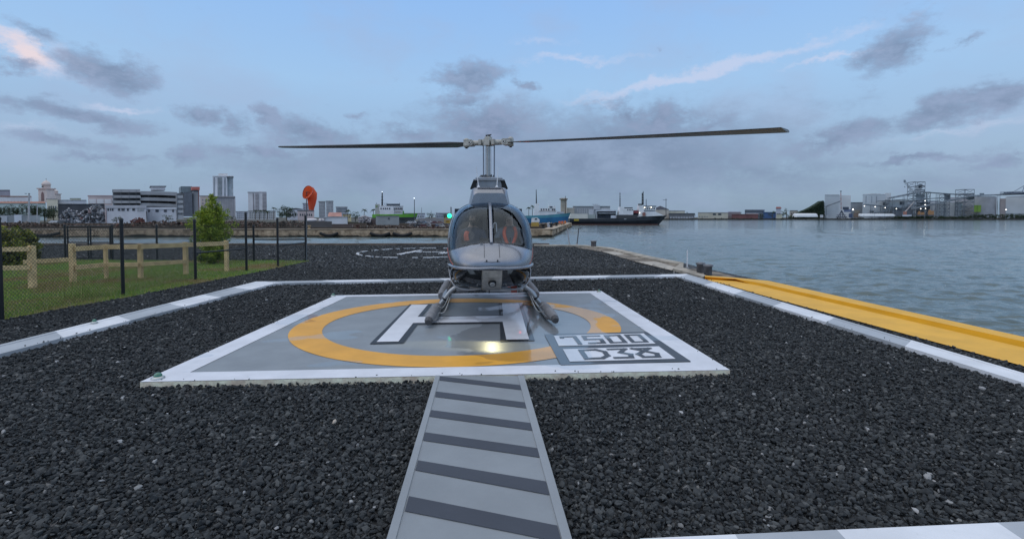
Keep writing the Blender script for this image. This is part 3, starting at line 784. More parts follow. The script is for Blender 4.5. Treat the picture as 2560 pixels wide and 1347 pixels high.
w1 = thing('timber_fence', 'tan timber rail fence section at the left edge with its end post', 'fence', (-10.6, 10.6, 0))
t0, t1, t2 = G(-240, 735), G(82, 722), G(183, 707)
for p in (t0, t1): timber_post(w1, p, .93, .052)
timber_rail(w1, t0, t1, .86, .86); timber_rail(w1, t0, t1, .47, .47)
timber_rail(w1, G(60, 700), G(186, 690), .44, .44, .05, .02, 0)
w2 = thing('timber_fence', 'long tan timber rail fence in front of the conifer', 'fence', (-9, 12.4, 0))
tp_ = [G(183, 707), G(266, 697), G(352, 696), G(465, 687), G(567, 679)]
for p, h, w in zip(tp_, (.92, .86, .87, .87, .88), (.048, .034, .044, .046, .044)): timber_post(w2, p, h, w)
for k in range(4):
    timber_rail(w2, tp_[k], tp_[k + 1], .80, .80, .055)
    if k < 3: timber_rail(w2, tp_[k], tp_[k + 1], .36, .36, .05)

# ------------------------------------------------------------------ windsock
wb_ = G(766, 652.5); ws = thing('windsock', 'orange windsock drooping from a thin pole at the end of the fence', 'windsock', tuple(wb_))
hub = A(766.5, 481, wb_.y)
MB().tube([wb_, hub + Vector((0, 0, .03))], [.022, .016], 8).build('pole', M('windsock_pole', (.18, .19, .20), .5, .5), ws)
cl = [A(x, y, wb_.y - o) for x, y, o in [(769, 480.5, .24), (774, 481.5, .12), (779, 487, .06), (780.5, 497, .04), (779.5, 509, .04), (778.5, 519, .05), (778, 525, .05)]]
rr = [.232, .225, .20, .155, .125, .095, .082]
sock = MB(); k = 20; vs = []
dirs = []
for i, p in enumerate(cl):
    t = (cl[min(i + 1, 6)] - cl[max(i - 1, 0)]).normalized()
    if i == 0: t = Vector((.35, .75, -.25)).normalized()
    if i == 1: t = Vector((.6, .45, -.5)).normalized()
    a = t.cross(Vector((0, 1, 0))).normalized() if i > 1 else t.cross(Vector((0, 0, 1))).normalized()
    a = t.cross(Vector((.2, -1, .3))).normalized(); b_ = t.cross(a).normalized()
    for j in range(k): 
        th = 2 * pi * j / k; wv = 1 + .05 * sin(3 * th + i)
        vs.append(p + a * cos(th) * rr[i] * wv + b_ * sin(th) * rr[i] * wv)
sock.add(vs, [(i * k + j, i * k + (j + 1) % k, (i + 1) * k + (j + 1) % k, (i + 1) * k + j) for i in range(6) for j in range(k)], 0, True)
sm_, nt_, b0_ = new_mat('sock_cloth')
tr_ = N(nt_, 'ShaderNodeBsdfTranslucent'); tr_.inputs[0].default_value = (.9, .17, .06, 1); b0_.inputs['Base Color'].default_value = (.86, .15, .06, 1); b0_.inputs['Roughness'].default_value = .8
mx_ = N(nt_, 'ShaderNodeMixShader'); mx_.inputs[0].default_value = .35; nt_.links.new(b0_.outputs[0], mx_.inputs[1]); nt_.links.new(tr_.outputs[0], mx_.inputs[2]); nt_.links.new(mx_.outputs[0], nt_.nodes['Material Output'].inputs[0])
so_ = sock.build('sock', sm_, ws)
MB().tube([vs[j] for j in range(k)] + [vs[0]], .010, 6).build('hoop', M('windsock_hoop', (.35, .05, .03), .5), ws)
MB().tube([hub, cl[0], cl[1]], .012, 6).build('swivel_arm', M('windsock_pole', ()), ws)

# ------------------------------------------------------------------ vegetation
def leaf_quads(P, size, elong=1.6, droop=0.0):
    n = len(P)
    a = NPR.normal(size=(n, 3)); a[:, 2] -= droop; a /= np.linalg.norm(a, axis=1)[:, None]
    b = np.cross(a, NPR.normal(size=(n, 3))); b /= np.linalg.norm(b, axis=1)[:, None]
    s = np.asarray(size) * NPR.uniform(.6, 1.3, n); s = s[:, None]
    V = np.stack([P - a * s * elong, P + b * s * .6, P + a * s * elong, P - b * s * .6], 1)
    return V.reshape(-1, 3), np.arange(4 * n).reshape(n, 4)

def clump_points(clumps, per):
    """clumps: (x,y,z,r); leaves sit mostly on the outer shell of every clump"""
    out = []
    for x, y, z, r in clumps:
        m = max(6, int(per * r * r)); d = NPR.normal(size=(m, 3)); d /= np.linalg.norm(d, axis=1)[:, None]
        rr_ = r * (.55 + .5 * NPR.random((m, 1)) ** .6)
        out.append(np.array([x, y, z]) + d * rr_)
    return np.concatenate(out)

bark = M('bark', (.10, .075, .05), .9, var=.3, scale=8, bump=.5)
leaf_bright = island_mat('leaf_bright', [(0, (.105, .18, .02)), (.5, (.26, .35, .035)), (1, (.46, .50, .065))], .6, pos_mix=(3.2, (.06, .105, .02), .52, .66), two_sided=.35)
leaf_dark = island_mat('leaf_dark', [(0, (.012, .026, .010)), (.6, (.025, .05, .017)), (1, (.05, .08, .025))], .7, two_sided=.1)
leaf_mid = island_mat('leaf_mid', [(0, (.022, .04, .013)), (.6, (.045, .075, .022)), (1, (.08, .11, .035))], .7, two_sided=.15)
leaf_yellow = island_mat('leaf_yellow', [(0, (.10, .13, .02)), (.5, (.22, .27, .03)), (1, (.42, .35, .07))], .6, pos_mix=(2.5, (.05, .055, .014), .50, .62), two_sided=.25)

# conifer-like young tree
tb = G(531, 660); Yt = tb.y; tr = thing('young_tree', 'bright green young tree with a pointed tip behind the timber fence', 'tree', tuple(tb))
prof = [(660, 20), (640, 27), (615, 31), (600, 33), (585, 34), (570, 38), (555, 43), (540, 37), (525, 25), (512, 15), (502, 10), (494, 7), (487, 4)]
def hw(py): return np.interp(-py, [-p[0] for p in prof], [p[1] for p in prof])
cl_ = []; limbs = MB()
top = A(533, 486, Yt)
trunk_pts = [tb + Vector((0, 0, -.05)), tb + Vector((.02, 0, .7)), tb + Vector((-.01, 0, 1.4)), top]
MB().tube(trunk_pts, [.055, .045, .03, .006], 8).build('trunk', bark, tr)
for i in range(330):
    py = RND.uniform(487, 652); wpx = 1.1 * float(hw(py)); 
    ang = RND.uniform(0, 2 * pi); rad = wpx * RND.uniform(.25, 1.0) * (1.28 if RND.random() < .2 else 1)
    c = A(531 + 2 * sin(py * .05), py, Yt); c.x += cos(ang) * rad * Yt / FPX; c.y += sin(ang) * rad * Yt / FPX
    cl_.append((c.x, c.y, c.z, max(.04, min(.11, wpx * .0036)) * RND.uniform(.6, 1.3)))
    if i % 5 == 0: limbs.tube([(tb.x, tb.y, c.z - .12), (c.x, c.y, c.z)], [.012, .004], 5)
limbs.build('branches', bark, tr)['kind'] = 'stuff'
lp = clump_points(cl_, 4200); lp = lp[lp[:, 2] > .03]
V_, F_ = leaf_quads(lp, .021, 2.4, -.3)
raw_mesh('crown', V_, F_, leaf_bright, tr)

# croton bush at the left edge
bb = G(20, 662); bu = thing('garden_bush', 'yellow green bush behind the timber fence at the left edge', 'bush', tuple(bb))
cl_ = []
st_ = MB()
for i in range(330):
    a_ = RND.uniform(0, 2 * pi); r_ = RND.random() ** .5
    px = 10 + 74 * r_ * cos(a_); py = 660 - abs(RND.random()) * 88 * (1 - (r_ * cos(a_)) ** 2 * .75)
    c = A(px, py, bb.y); c.y += .7 * r_ * sin(a_); cl_.append((c.x, c.y, c.z, RND.uniform(.07, .15)))
    if i % 6 == 0: st_.tube([(bb.x + RND.uniform(-.3, .3), bb.y, 0), (c.x, c.y, c.z)], [.014, .006], 5)
st_.build('stem', bark, bu)
lp = clump_points(cl_, 3000); lp = lp[lp[:, 2] > .02]
V_, F_ = leaf_quads(lp, .034, 1.7, -.4); raw_mesh('foliage', V_, F_, leaf_yellow, bu)

# tall weed by the fence
wp = G(206, 745); V_, F_ = blades(np.array([[wp.x, wp.y]]) + NPR.normal(0, .13, (110, 2)), .10, .58, .005)
tag(raw_mesh('tall_weed', V_, F_, island_mat('weed', [(0, (.16, .26, .04)), (.7, (.27, .36, .07)), (1, (.50, .45, .20))], .7), loc=tuple(wp)), 'tall light green weed growing through the chain link fence', 'weed')

# ------------------------------------------------------------------ far land
GZ = -.45
soil = M('harbour_soil', (.035, .028, .022), .95, var=.45, scale=.5, col2=(.085, .066, .05), spec=.02, bump=1.0, bscale=1.5)
quay_poly = [(-260, 75), (5.8, 75), (17.2, 151), (-8, 153), (-14, 150), (-260, 150)]
tag(MB().prism(quay_poly, -4, GZ).build('quay_ground', soil), 'brown dirt ground on top of the old quay', 'ground', kind='structure')
shore_poly = [(-900, 205), (-14, 205), (12, 330), (140, 462), (1300, 462), (1300, 1400), (-900, 1400)]
shore_m = M('shore_soil', (.07, .075, .055), .95, var=.4, scale=.03, col2=(.12, .11, .085))
tag(MB().prism(shore_poly, -4, -.7).build('far_shore', shore_m), 'low land on the far side of the harbour', 'shore', kind='structure')

def rubble_mat():
    m, nt, b = new_mat('quay_stone'); g = N(nt, 'ShaderNodeNewGeometry'); P = g.outputs['Position']
    v = N(nt, 'ShaderNodeTexVoronoi'); v.inputs['Scale'].default_value = .8; nt.links.new(P, v.inputs['Vector'])
    sp = N(nt, 'ShaderNodeSeparateXYZ'); nt.links.new(P, sp.inputs[0])
    f = maprange(nt, noise(nt, P, .9, 6, .7), .32, .68)
    c = mixc(nt, f, (.19, .13, .082), (.60, .45, .31))
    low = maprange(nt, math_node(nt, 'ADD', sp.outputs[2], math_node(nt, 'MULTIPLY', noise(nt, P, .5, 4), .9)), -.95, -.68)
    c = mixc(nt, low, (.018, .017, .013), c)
    nt.links.new(c, b.inputs['Base Color']); b.inputs['Roughness'].default_value = .95
    bn = N(nt, 'ShaderNodeBump'); bn.inputs['Strength'].default_value = .8; bn.inputs['Distance'].default_value = .15
    nt.links.new(noise(nt, P, 2.2, 5), bn.inputs['Height']); nt.links.new(bn.outputs[0], b.inputs['Normal'])
    return m
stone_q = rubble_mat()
qw = thing('quay_wall', 'old stained stone quay wall across the inlet behind the helicopter', 'quay wall', (-40, 75, WZ))
rng = random.Random(4)
mbq = MB(); x = -100.0
while x < 5.6:
    w = min(rng.uniform(2.2, 5.0), 5.7 - x); d = rng.uniform(0, .35)
    mbq.box(x, x + w, 74.6 - d, 75.6, -3, GZ + rng.uniform(-.12, .02)); x += w
a0, a1 = Vector((5.7, 74.7)), Vector((17.6, 151.2)); L_ = (a1 - a0).length; dd = (a1 - a0) / L_; nn = Vector((dd.y, -dd.x)); s = 0
while s < L_:
    w = min(rng.uniform(3, 6), L_ - s); p, q = a0 + dd * s, a0 + dd * (s + w); o = nn * rng.uniform(.2, .7)
    mbq.prism([tuple(p + o), tuple(q + o), tuple(q - nn), tuple(p - nn)], -3, GZ + rng.uniform(-.12, .02)); s += w
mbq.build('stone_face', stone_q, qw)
MB().box(-100, 5.9, 74.55, 76.2, GZ + .025, GZ + .10).build('coping', M('quay_coping', (.42, .34, .25), .9, var=.35, scale=.6, bump=.4), qw)
co = a1 - dd * .5
MB().prism([tuple(a0 + nn * .45), tuple(co + nn * .45), tuple(co - nn * 1.2), tuple(a0 - nn * 1.2)], GZ + .026, GZ + .15).build('coping', M('quay_coping', ()), qw)
# rubber fender lying along the foot of the quay
for i, (xa, xb) in enumerate(((64, 148), (800, 845), (925, 975), (982, 1030))):
    pts = [A(xa + (xb - xa) * u, 586 + 6 * sin(pi * u) - 3, 74.0) for u in np.linspace(0, 1, 9)]
    o = MB().tube(pts, .22, 8).build('fender', M('fender_rubber', (.015, .015, .016), .8), loc=tuple(pts[4]))
    tag(o, ['long black rubber fender hanging on the quay wall at the far left', 'short black fender on the quay wall right of the windsock', 'black fender hanging below the grey shed on the quay wall', 'black sagging fender hanging on the quay wall nearest the helicopter'][i], 'fender', 'black fenders on the quay wall')

def qbollard(px, py, Y, label, s=1.0, m=None):
    p = A(px, py, Y); p.z = GZ + .14
    o = MB().lathe([(.24 * s, 0), (.20 * s, .25 * s), (.19 * s, .42 * s), (.34 * s, .5 * s), (.34 * s, .62 * s), (.2 * s, .68 * s)], tuple(p), 12).build('bollard', m or M('bollard_rust', (.07, .035, .028), .85, var=.3), loc=tuple(p))
    tag(o, label, 'bollard', 'bollards along the old quay')
qbollard(773, 573, 75.5, 'pale bollard on the quay just right of the fence end', .8, M('bollard_pale', (.36, .26, .15), .85))
qbollard(894, 573, 75.5, 'dark rusty bollard on the quay below the white sacks')
qbollard(1083, 573, 75.5, 'dark rusty bollard on the quay left of the helicopter')
qbollard(1358, 575, 77, 'nearest black bollard on the quay corner right of the helicopter', 1.1, M('bollard_black', (.02, .02, .022), .7))
qbollard(1378, 570, 85, 'middle black bollard along the side of the quay', 1.1, M('bollard_black', ()))
qbollard(1391, 566, 98, 'farthest black bollard along the side of the quay', 1.1, M('bollard_black', ()))

# ------------------------------------------------------------------ building kit
def W(Y): return .05 + Y * .0004                         # how far trim stands proud
dark_win = M('window_dark', (.06, .07, .088), .25, var=.3, scale=.4)  # dark tone raised so the panes carry painted haze
mid_win = M('window_mid', (.20, .235, .27), .25, var=.3, scale=.4)

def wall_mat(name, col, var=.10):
    if col: col = tuple(min(.85, x * 1.30 + .022 * k) for x, k in zip(col, (.85, .95, 1.1)))  # lifts walls towards pale blue: distance haze painted into the colour
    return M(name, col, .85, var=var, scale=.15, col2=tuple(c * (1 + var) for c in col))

def bldg(label, x0, y0, x1, y1, Y, dep, mat, cat='building', name='building', z0=None, group=None, roof=None, roof_mat=None, roof_h=1.2, wins=(), side_mat=None, bands=()):
    """box building from a front face seen between (x0,y0) and (x1,y1) at distance Y"""
    a, b = A(x0, y0, Y), A(x1, y1, Y); zb = b.z if z0 is None else z0
    t = thing(name, label, cat, ((a.x + b.x) / 2, Y + dep / 2, zb), group)
    o = W(Y)
    k = (a.x + b.x) / 2 / Y
    skew_box(MB(), a.x, b.x, Y, dep, zb, a.z, k).build('wall', mat, t)
    rm = roof_mat or M('roof_grey', (.30, .31, .33), .8)
    px = Y / FPX
    if roof == 'flat':
        skew_box(MB(), a.x - .6 * px, b.x + .6 * px, Y - o * 2, dep + o * 3, a.z + .01, a.z + roof_h * px, k).build('roof', rm, t)
    elif roof == 'gable':
        h = roof_h * px
        MB().add([(a.x - px, Y - o * 3, a.z), (b.x + px, Y - o * 3, a.z), (b.x + px + dep * k, Y + dep + o, a.z), (a.x - px + dep * k, Y + dep + o, a.z), (a.x + px + dep * k / 2, Y + dep / 2, a.z + h), (b.x - px + dep * k / 2, Y + dep / 2, a.z + h)], [(0, 1, 5, 4), (1, 2, 5), (2, 3, 4, 5), (3, 0, 4), (3, 2, 1, 0)]).build('roof', rm, t)
    elif roof == 'shed':
        h = roof_h * px
        MB().prismy([(a.x - px, a.z + .01), (b.x + px, a.z + .01), ((a.x + b.x) / 2, a.z + h)], Y - o, Y + min(dep, 3)).build('roof', rm, t)
    for (u0, u1, v0, v1, nx, ny, fu, fv, wm) in wins:
        dx, dz = (b.x - a.x), (a.z - zb); first = None
        cw, ch = (u1 - u0) / nx, (v1 - v0) / ny
        for i in range(nx):
            for j in range(ny):
                xa = a.x + dx * (u0 + cw * (i + .5 - fu / 2)); xb = a.x + dx * (u0 + cw * (i + .5 + fu / 2))
                za = zb + dz * (v0 + ch * (j + .5 - fv / 2)); zc = zb + dz * (v0 + ch * (j + .5 + fv / 2))
                if first is None:
                    first = MB().box(xa, xb, Y - o, Y + o, za, zc).build('window', wm, t); f0_ = (xa, za)
                else:
                    c = first.copy(); COL.objects.link(c); c.parent = t; c.location = (xa - f0_[0], 0, za - f0_[1])
    for (u0, u1, v0, v1, nm, bm2) in bands:
        dx, dz = (b.x - a.x), (a.z - zb)
        MB().box(a.x + dx * u0, a.x + dx * u1, Y - o * 1.6, Y + o, zb + dz * v0, zb + dz * v1).build(nm, bm2, t)
    return t

def skew_box(mb, x0, x1, Y0, dep, z0, z1, k):
    b = [(x0, Y0), (x1, Y0), (x1 + dep * k, Y0 + dep), (x0 + dep * k, Y0 + dep)]
    return mb.hexa([(x, y, z0) for x, y in b] + [(x, y, z1) for x, y in b])

def extra_box(t, nm, x0, y0, x1, y1, Y, dep, mat, proud=0.0):
    a, b = A(x0, y0, Y), A(x1, y1, Y)
    k = ORG[t.name].x / max(1.0, ORG[t.name].y)
    return skew_box(MB(), a.x, b.x, Y - proud, dep + proud, b.z, a.z, k).build(nm, mat, t)

def far_tree(label, px, py0, py1, wpx, Y, mat, group=None, n=26, leaf=None, name='tree', dens=1.0):
    base = A(px, py1, Y); s = Y / FPX; H = (py1 - py0) * s; Wd = wpx * s
    t = thing(name, label, 'tree', tuple(base), group)
    tk = MB(); tk.tube([base + Vector((0, 0, -.3)), base + Vector((0, 0, H * .35)), base + Vector((Wd * .05, 0, H * .7))], [H * .035, H * .028, H * .012], 7)
    cl = []
    for i in range(n):
        a = RND.uniform(0, 2 * pi); r = RND.random() ** .5; z = RND.uniform(.28, .86)
        env = max(.25, 1 - ((z - .5) / .5) ** 2)
        c = base + Vector((cos(a) * r * Wd * .42 * env ** .5, sin(a) * r * Wd * .35, H * z))
        cl.append((c.x, c.y, c.z, min(H, Wd) * RND.uniform(.10, .19)))
        if i % 3 == 0: tk.tube([base + Vector((0, 0, H * .3)), c], [H * .014, H * .005], 5)
    tk.build('trunk', bark, t)
    lf = leaf or max(.10, s * .75)
    P = clump_points(cl, dens * 1.5 / (lf * lf)); V, Fq = leaf_quads(P, lf, 1.4); raw_mesh('crown', V, Fq, mat, t)
    return t

def palm(label, px, py0, py1, Y, spread, group, lean=0.0):
    base, top = A(px, py1, Y), A(px + lean, py0, Y); s = Y / FPX; R_ = spread * s
    t = thing('palm_tree', label, 'palm tree', tuple(base), group)
    top.z -= R_ * .35
    MB().tube([base, base.lerp(top, .5) + Vector((-lean * s * .15, 0, 0)), top], [s * .9, s * .7, s * .55], 7).build('trunk', bark, t)
    mb = MB()
    for i in range(17):
        a = 2 * pi * i / 17 + RND.uniform(-.15, .15); el = RND.uniform(-.1, 1.1)
        pts = []
        for u in np.linspace(0, 1, 6):
            pts.append(top + Vector((cos(a) * R_ * u * cos(el * .6), sin(a) * R_ * u * cos(el * .6), R_ * (sin(el) * u - (.75 + .3 * sin(i)) * u * u))))
        side = Vector((-sin(a), cos(a), 0))
        for p, q, u in zip(pts[:-1], pts[1:], np.linspace(0, 1, 5)):
            w = R_ * .13 * (1 - u * .7)
            for sg in (-1, 1):
                mb.sheet([p, q, q + side * sg * w * .9 - Vector((0, 0, w * .8)), p + side * sg * w - Vector((0, 0, w * .8))])
    mb.build('crown', leaf_dark, t)

def lattice(mb, x0, x1, y0, y1, z0, z1, lv, r, mi=0):
    cs = [(x0, y0), (x1, y0), (x1, y1), (x0, y1)]
    for c in cs: mb.tube([(c[0], c[1], z0), (c[0], c[1], z1)], r, 4, mi, False)
    for k in range(lv + 1):
        z = z0 + (z1 - z0) * k / lv
        for i in range(4):
            p, q = cs[i], cs[(i + 1) % 4]; mb.tube([(p[0], p[1], z), (q[0], q[1], z)], r * .8, 4, mi, False)
            if k < lv:
                z2 = z0 + (z1 - z0) * (k + 1) / lv
                e, f = (p, q) if k % 2 else (q, p); mb.tube([(e[0], e[1], z), (f[0], f[1], z2)], r * .6, 4, mi, False)

def truss(mb, p, q, h, w, n, r, mi=0):
    p, q = Vector(p), Vector(q); up = Vector((0, 0, h))
    for o in (0, w):
        y = Vector((0, o, 0))
        mb.tube([p + y, q + y], r, 4, mi, False); mb.tube([p + y + up, q + y + up], r, 4, mi, False)
        for k in range(n):
            a, b = p.lerp(q, k / n) + y, p.lerp(q, (k + 1) / n) + y
            mb.tube([a, b + up] if k % 2 else [a + up, b], r * .6, 4, mi, False); mb.tube([a, a + up], r * .6, 4, mi, False)
    for k in range(n + 1):
        a = p.lerp(q, k / n); mb.tube([a, a + Vector((0, w, 0))], r * .6, 4, mi, False)

c_white = wall_mat('plaster_white', (.50, .50, .52)); c_cream = wall_mat('plaster_cream', (.52, .48, .38)); c_grey = wall_mat('plaster_grey', (.36, .37, .40))
c_pink = wall_mat('plaster_pink', (.44, .36, .35)); c_beige = wall_mat('plaster_beige', (.40, .36, .31)); c_dgrey = wall_mat('plaster_dark_grey', (.15, .165, .19)); c_pale = wall_mat('plaster_pale', (.45, .47, .52))
r_terra = M('roof_terracotta', (.33, .15, .10), .85, var=.25, scale=.4); r_dark = M('roof_dark', (.11, .12, .135), .8); r_pink = M('roof_pink', (.42, .22, .18), .85, var=.2, scale=.3)

# ------------------------------------------------------------------ left skyline
bldg('long low historic building with terracotta roof left of the church', -60, 508, 116, 553, 262, 14, wall_mat('plaster_green', (.36, .43, .42)), roof='gable', roof_mat=r_terra, roof_h=5, z0=-.6, wins=[(.05, .95, .40, .8, 14, 1, .4, .7, dark_win)])
bldg('white walled building with terracotta trim behind the historic roof', -40, 492, 80, 520, 290, 14, c_white, roof='flat', roof_mat=r_terra, roof_h=2, z0=0, wins=[(.4, .95, .5, .9, 8, 1, .5, .5, mid_win)])
bldg('grey concrete block at the left edge above the terracotta roofs', -30, 476, 26, 500, 330, 12, wall_mat('plaster_mauve', (.24, .23, .27)), roof='flat', roof_h=1.5, z0=0, wins=[(.05, .95, .15, .85, 7, 2, .55, .5, dark_win)])
# church
def tower_church(label, x0, x1, ytop, ybase, Y, full=True):
    s = Y / FPX; c = A((x0 + x1) / 2, ybase, Y); w = (x1 - x0) * s / 2; zt = A(x0, ytop, Y).z
    t = thing('bell_tower', label, 'bell tower', (c.x, Y + w, c.z)); cy_ = Y + w
    H = zt - c.z; zb = c.z
    pale = wall_mat('church_plaster', (.52, .44, .40))
    MB().box(c.x - w * .84, c.x + w * .84, cy_ - w * .84, cy_ + w * .84, zb, zb + H * .58).build('wall', pale, t)
    MB().box(c.x - w, c.x + w, cy_ - w, cy_ + w, zb + H * .58, zb + H * .63).build('cornice', wall_mat('church_trim', (.42, .33, .30)), t)
    MB().lathe([(w * .66, H * .63), (w * .64, H * .76), (w * .72, H * .77), (w * .74, H * .80), (w * .60, H * .88), (w * .32, H * .945), (w * .10, H * .965), (w * .10, H * .985), (w * .04, H)], (c.x, cy_, zb), 14).build('dome', pale, t)
    MB().tube([(c.x, cy_, zb + H), (c.x, cy_, zb + H * 1.07)], .12, 5).build('cross', r_dark, t)
    arch = [(-.28, .06), (.28, .06), (.28, .34), (.2, .42), (0, .46), (-.2, .42), (-.28, .34)]
    MB().prismy([(c.x + u * w, zb + v * H) for u, v in arch], cy_ - w * .84 - .12, cy_ - w * .6).build('arch_opening', wall_mat('church_shade', (.17, .10, .09)), t)
    MB().box(c.x - w * .25, c.x + w * .02, cy_ - w * .75, cy_ - w * .5, zb + H * .67, zb + H * .72).build('window', dark_win, t)
tower_church('tall pale church bell tower with a dome and arched opening', 92.5, 118, 449, 506, 300)
tower_church('shorter church tower just right of the bell tower', 121, 139, 472, 504, 330)
bldg('cream building with flat roof right of the church towers', 117, 498, 145, 522, 285, 12, c_cream, roof='flat', roof_h=1.2, z0=-.5, wins=[(.1, .9, .3, .8, 4, 1, .5, .5, mid_win)])
bldg('low pale row of buildings between the church and the garage', 143, 501, 217, 525, 295, 12, c_pale, roof='flat', roof_h=1.2, z0=-.5, wins=[(.05, .95, .3, .8, 9, 1, .5, .5, mid_win)])
bldg('small yellowish house on the row right of the church', 176, 496.5, 203, 512, 300, 10, wall_mat('plaster_olive', (.42, .43, .32)), roof='flat', roof_h=1, z0=0, wins=[(.1, .9, .2, .75, 3, 1, .5, .6, dark_win)])
bldg('pinkish two storey building left of the parking garage', 220.5, 490, 282, 525, 275, 12, c_pink, roof='flat', roof_h=1.4, roof_mat=wall_mat('pink_trim', (.40, .27, .27)), z0=-.5, wins=[(.02, .98, .60, .96, 3, 1, .88, .5, c_white), (.02, .98, .2, .55, 3, 1, .88, .5, c_white)])
# dark netted wall of the scrapyard
bldg('dark netted screen wall behind the scrap heap', 145, 510.5, 263, 560, 166, .6, wall_mat('net_dark', (.032, .034, .042), .3), name='screen_wall', cat='wall', roof='flat', roof_mat=r_dark, roof_h=.8, z0=-.6)

def heap(label, pts, Y, n, smin, smax, mat, name='scrap_heap', cat='scrap heap', deep=4, bot=560):
    base = A(pts[0][0], pts[0][1], Y); mb = MB(); s = Y / FPX
    xs = [p[0] for p in pts]; ys = [p[1] for p in pts]
    for i in range(n):
        px = RND.uniform(xs[0], xs[-1]); top = float(np.interp(px, xs, ys)); py = RND.uniform(top, bot)
        c = A(px, py, Y + RND.uniform(0, deep) * (bot - py) / 40); sz = RND.uniform(smin, smax) * s
        M3 = Matrix.Rotation(RND.uniform(0, 6), 3, 'X') @ Matrix.Rotation(RND.uniform(0, 6), 3, 'Y') @ Matrix.Rotation(RND.uniform(0, 6), 3, 'Z')
        d = (sz * RND.uniform(.5, 1.6), sz * RND.uniform(.2, 1), sz * RND.uniform(.06, .5))
        mb.hexa([c + M3 @ Vector((a * d[0], b * d[1], e * d[2])) for e in (-1, 1) for a, b in ((-1, -1), (1, -1), (1, 1), (-1, 1))])
    o = mb.build(name, mat, loc=tuple(base)); return tag(o, label, cat)
scrap_m = island_mat('scrap_metal', [(0, (.04, .044, .05)), (.35, (.17, .175, .19)), (.7, (.38, .39, .42)), (.92, (.58, .59, .62)), (.97, (.42, .15, .10)), (1, (.85, .85, .87))], .6)
heap('big heap of grey scrap metal in front of the dark screen wall', [(150, 552), (158, 528), (172, 521), (186, 528), (197, 536), (207, 531), (222, 522), (240, 513), (256, 518), (260, 552)], 150, 900, 1.2, 4.2, scrap_m)
rust_m = island_mat('rusty_rubble', [(0, (.035, .026, .022)), (.5, (.10, .072, .055)), (.85, (.19, .15, .12)), (.95, (.16, .06, .04)), (1, (.38, .35, .32))], .9)
heap('long brown bank of rubble along the quay at the left', [(-40, 558), (60, 556), (120, 559), (170, 561), (230, 563), (300, 560), (350, 557), (400, 552), (480, 556), (505, 558)], 94, 2400, .9, 3.2, rust_m, 'rubble_bank', 'rubble', 40, 572)
heap('brown rubble bank on the quay right of the young tree', [(540, 556), (600, 552), (640, 553), (680, 556), (730, 552), (765, 555)], 94, 1300, .9, 3.0, rust_m, 'rubble_bank', 'rubble', 40, 572)
heap('low rubble strip on the quay in front of the sheds', [(880, 566), (930, 563), (985, 563), (1020, 566), (1115, 568)], 84, 600, .7, 2.4, rust_m, 'rubble_bank', 'rubble', 20, 573)
heap('red rusty machine wreck between the rubble and the white warehouse', [(328, 553), (338, 545), (352, 544), (362, 553)], 118, 110, 1, 3, island_mat('red_rust', [(0, (.08, .03, .025)), (.6, (.16, .06, .05)), (1, (.25, .14, .12))], .9), 'machine_wreck', 'wreck', 2)
sacks_m = island_mat('white_sacks', [(0, (.30, .28, .28)), (.6, (.46, .44, .46)), (1, (.6, .58, .6))], .9)
sp_ = []
for i in range(230):
    px = RND.uniform(896, 926); py = RND.uniform(539 + abs(px - 911) * .35, 556); c = A(px, py, 120 + RND.uniform(0, 2)); sp_.append((c.x, c.y, c.z))
V_, F_ = stones(np.array(sp_)[:, :2], np.full(230, .24), 0, 0, .15); V_ = V_.reshape(230, 12, 3); V_[:, :, 2] += np.array(sp_)[:, 2:3]
tag(raw_mesh('sack_pile', V_.reshape(-1, 3), F_, sacks_m, loc=sp_[0]), 'pile of pale crumpled sacks left of the grey shed', 'sack pile')

# parking structure
pk = thing('parking_garage', 'multi storey grey concrete parking garage with open decks and dark glass stair block', 'parking garage', (-195, 260, -.6))
Yp = 258
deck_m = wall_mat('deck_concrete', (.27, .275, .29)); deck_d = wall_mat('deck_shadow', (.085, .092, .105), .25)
VD = Vector((-16.5, 22, 0))
def deckface(px): return Yp + (0 if px < 350 else (px - 350) * -.06)
for k, (ya, yb) in enumerate(((473.5, 481), (488.5, 495), (502, 508), (515, 520))):
    mb = MB()
    a, b = A(281, ya, Yp), A(351, yb, Yp); skew_box(mb, a.x, b.x, Yp - .1, 22, b.z, a.z, -.75)
    for i in range(8):       # curved right part
        x0, x1 = 351 + i * 11.5, 351 + (i + 1) * 11.5
        d0 = 4.5 + (1 - cos(i / 8 * 1.2)) * 4; d1 = 4.5 + (1 - cos((i + 1) / 8 * 1.2)) * 4
        Y0, Y1 = Yp - 6 + i * .4, Yp - 6 + (i + 1) * .4
        ya2, yb2 = ya + d0 + k * .6, yb + d0 + k * .6 + 1.5
        p = [A(x0, yb2, Y0), A(x1, yb2 + d1 - d0, Y1), A(x1, ya2 + d1 - d0, Y1), A(x0, ya2, Y0)]
        mb.hexa([p[0], p[1], p[1] + VD, p[0] + VD, p[3], p[2], p[2] + VD, p[3] + VD])
    mb.build('deck', deck_m, pk)
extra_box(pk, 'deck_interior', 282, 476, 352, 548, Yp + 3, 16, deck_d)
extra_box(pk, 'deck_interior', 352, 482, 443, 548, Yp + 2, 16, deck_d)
for x in (281, 302, 322, 340, 350, 371, 393, 421, 441): extra_box(pk, 'column', x, 474 if x < 350 else 481, x + 1.6, 548, Yp - 6.5 if x > 345 else Yp - .3, .5, deck_m)
for x in (362, 398, 428): extra_box(pk, 'lamp_post', x, 458, x + .5, 474, Yp + 6, .12, r_dark)
extra_box(pk, 'stair_head', 378, 466, 413, 475, Yp + 2, 12, wall_mat('pale_slab_roof', (.42, .42, .44))); extra_box(pk, 'stair_roof', 375, 464.5, 416, 466.5, Yp + 1, 14, c_dgrey)
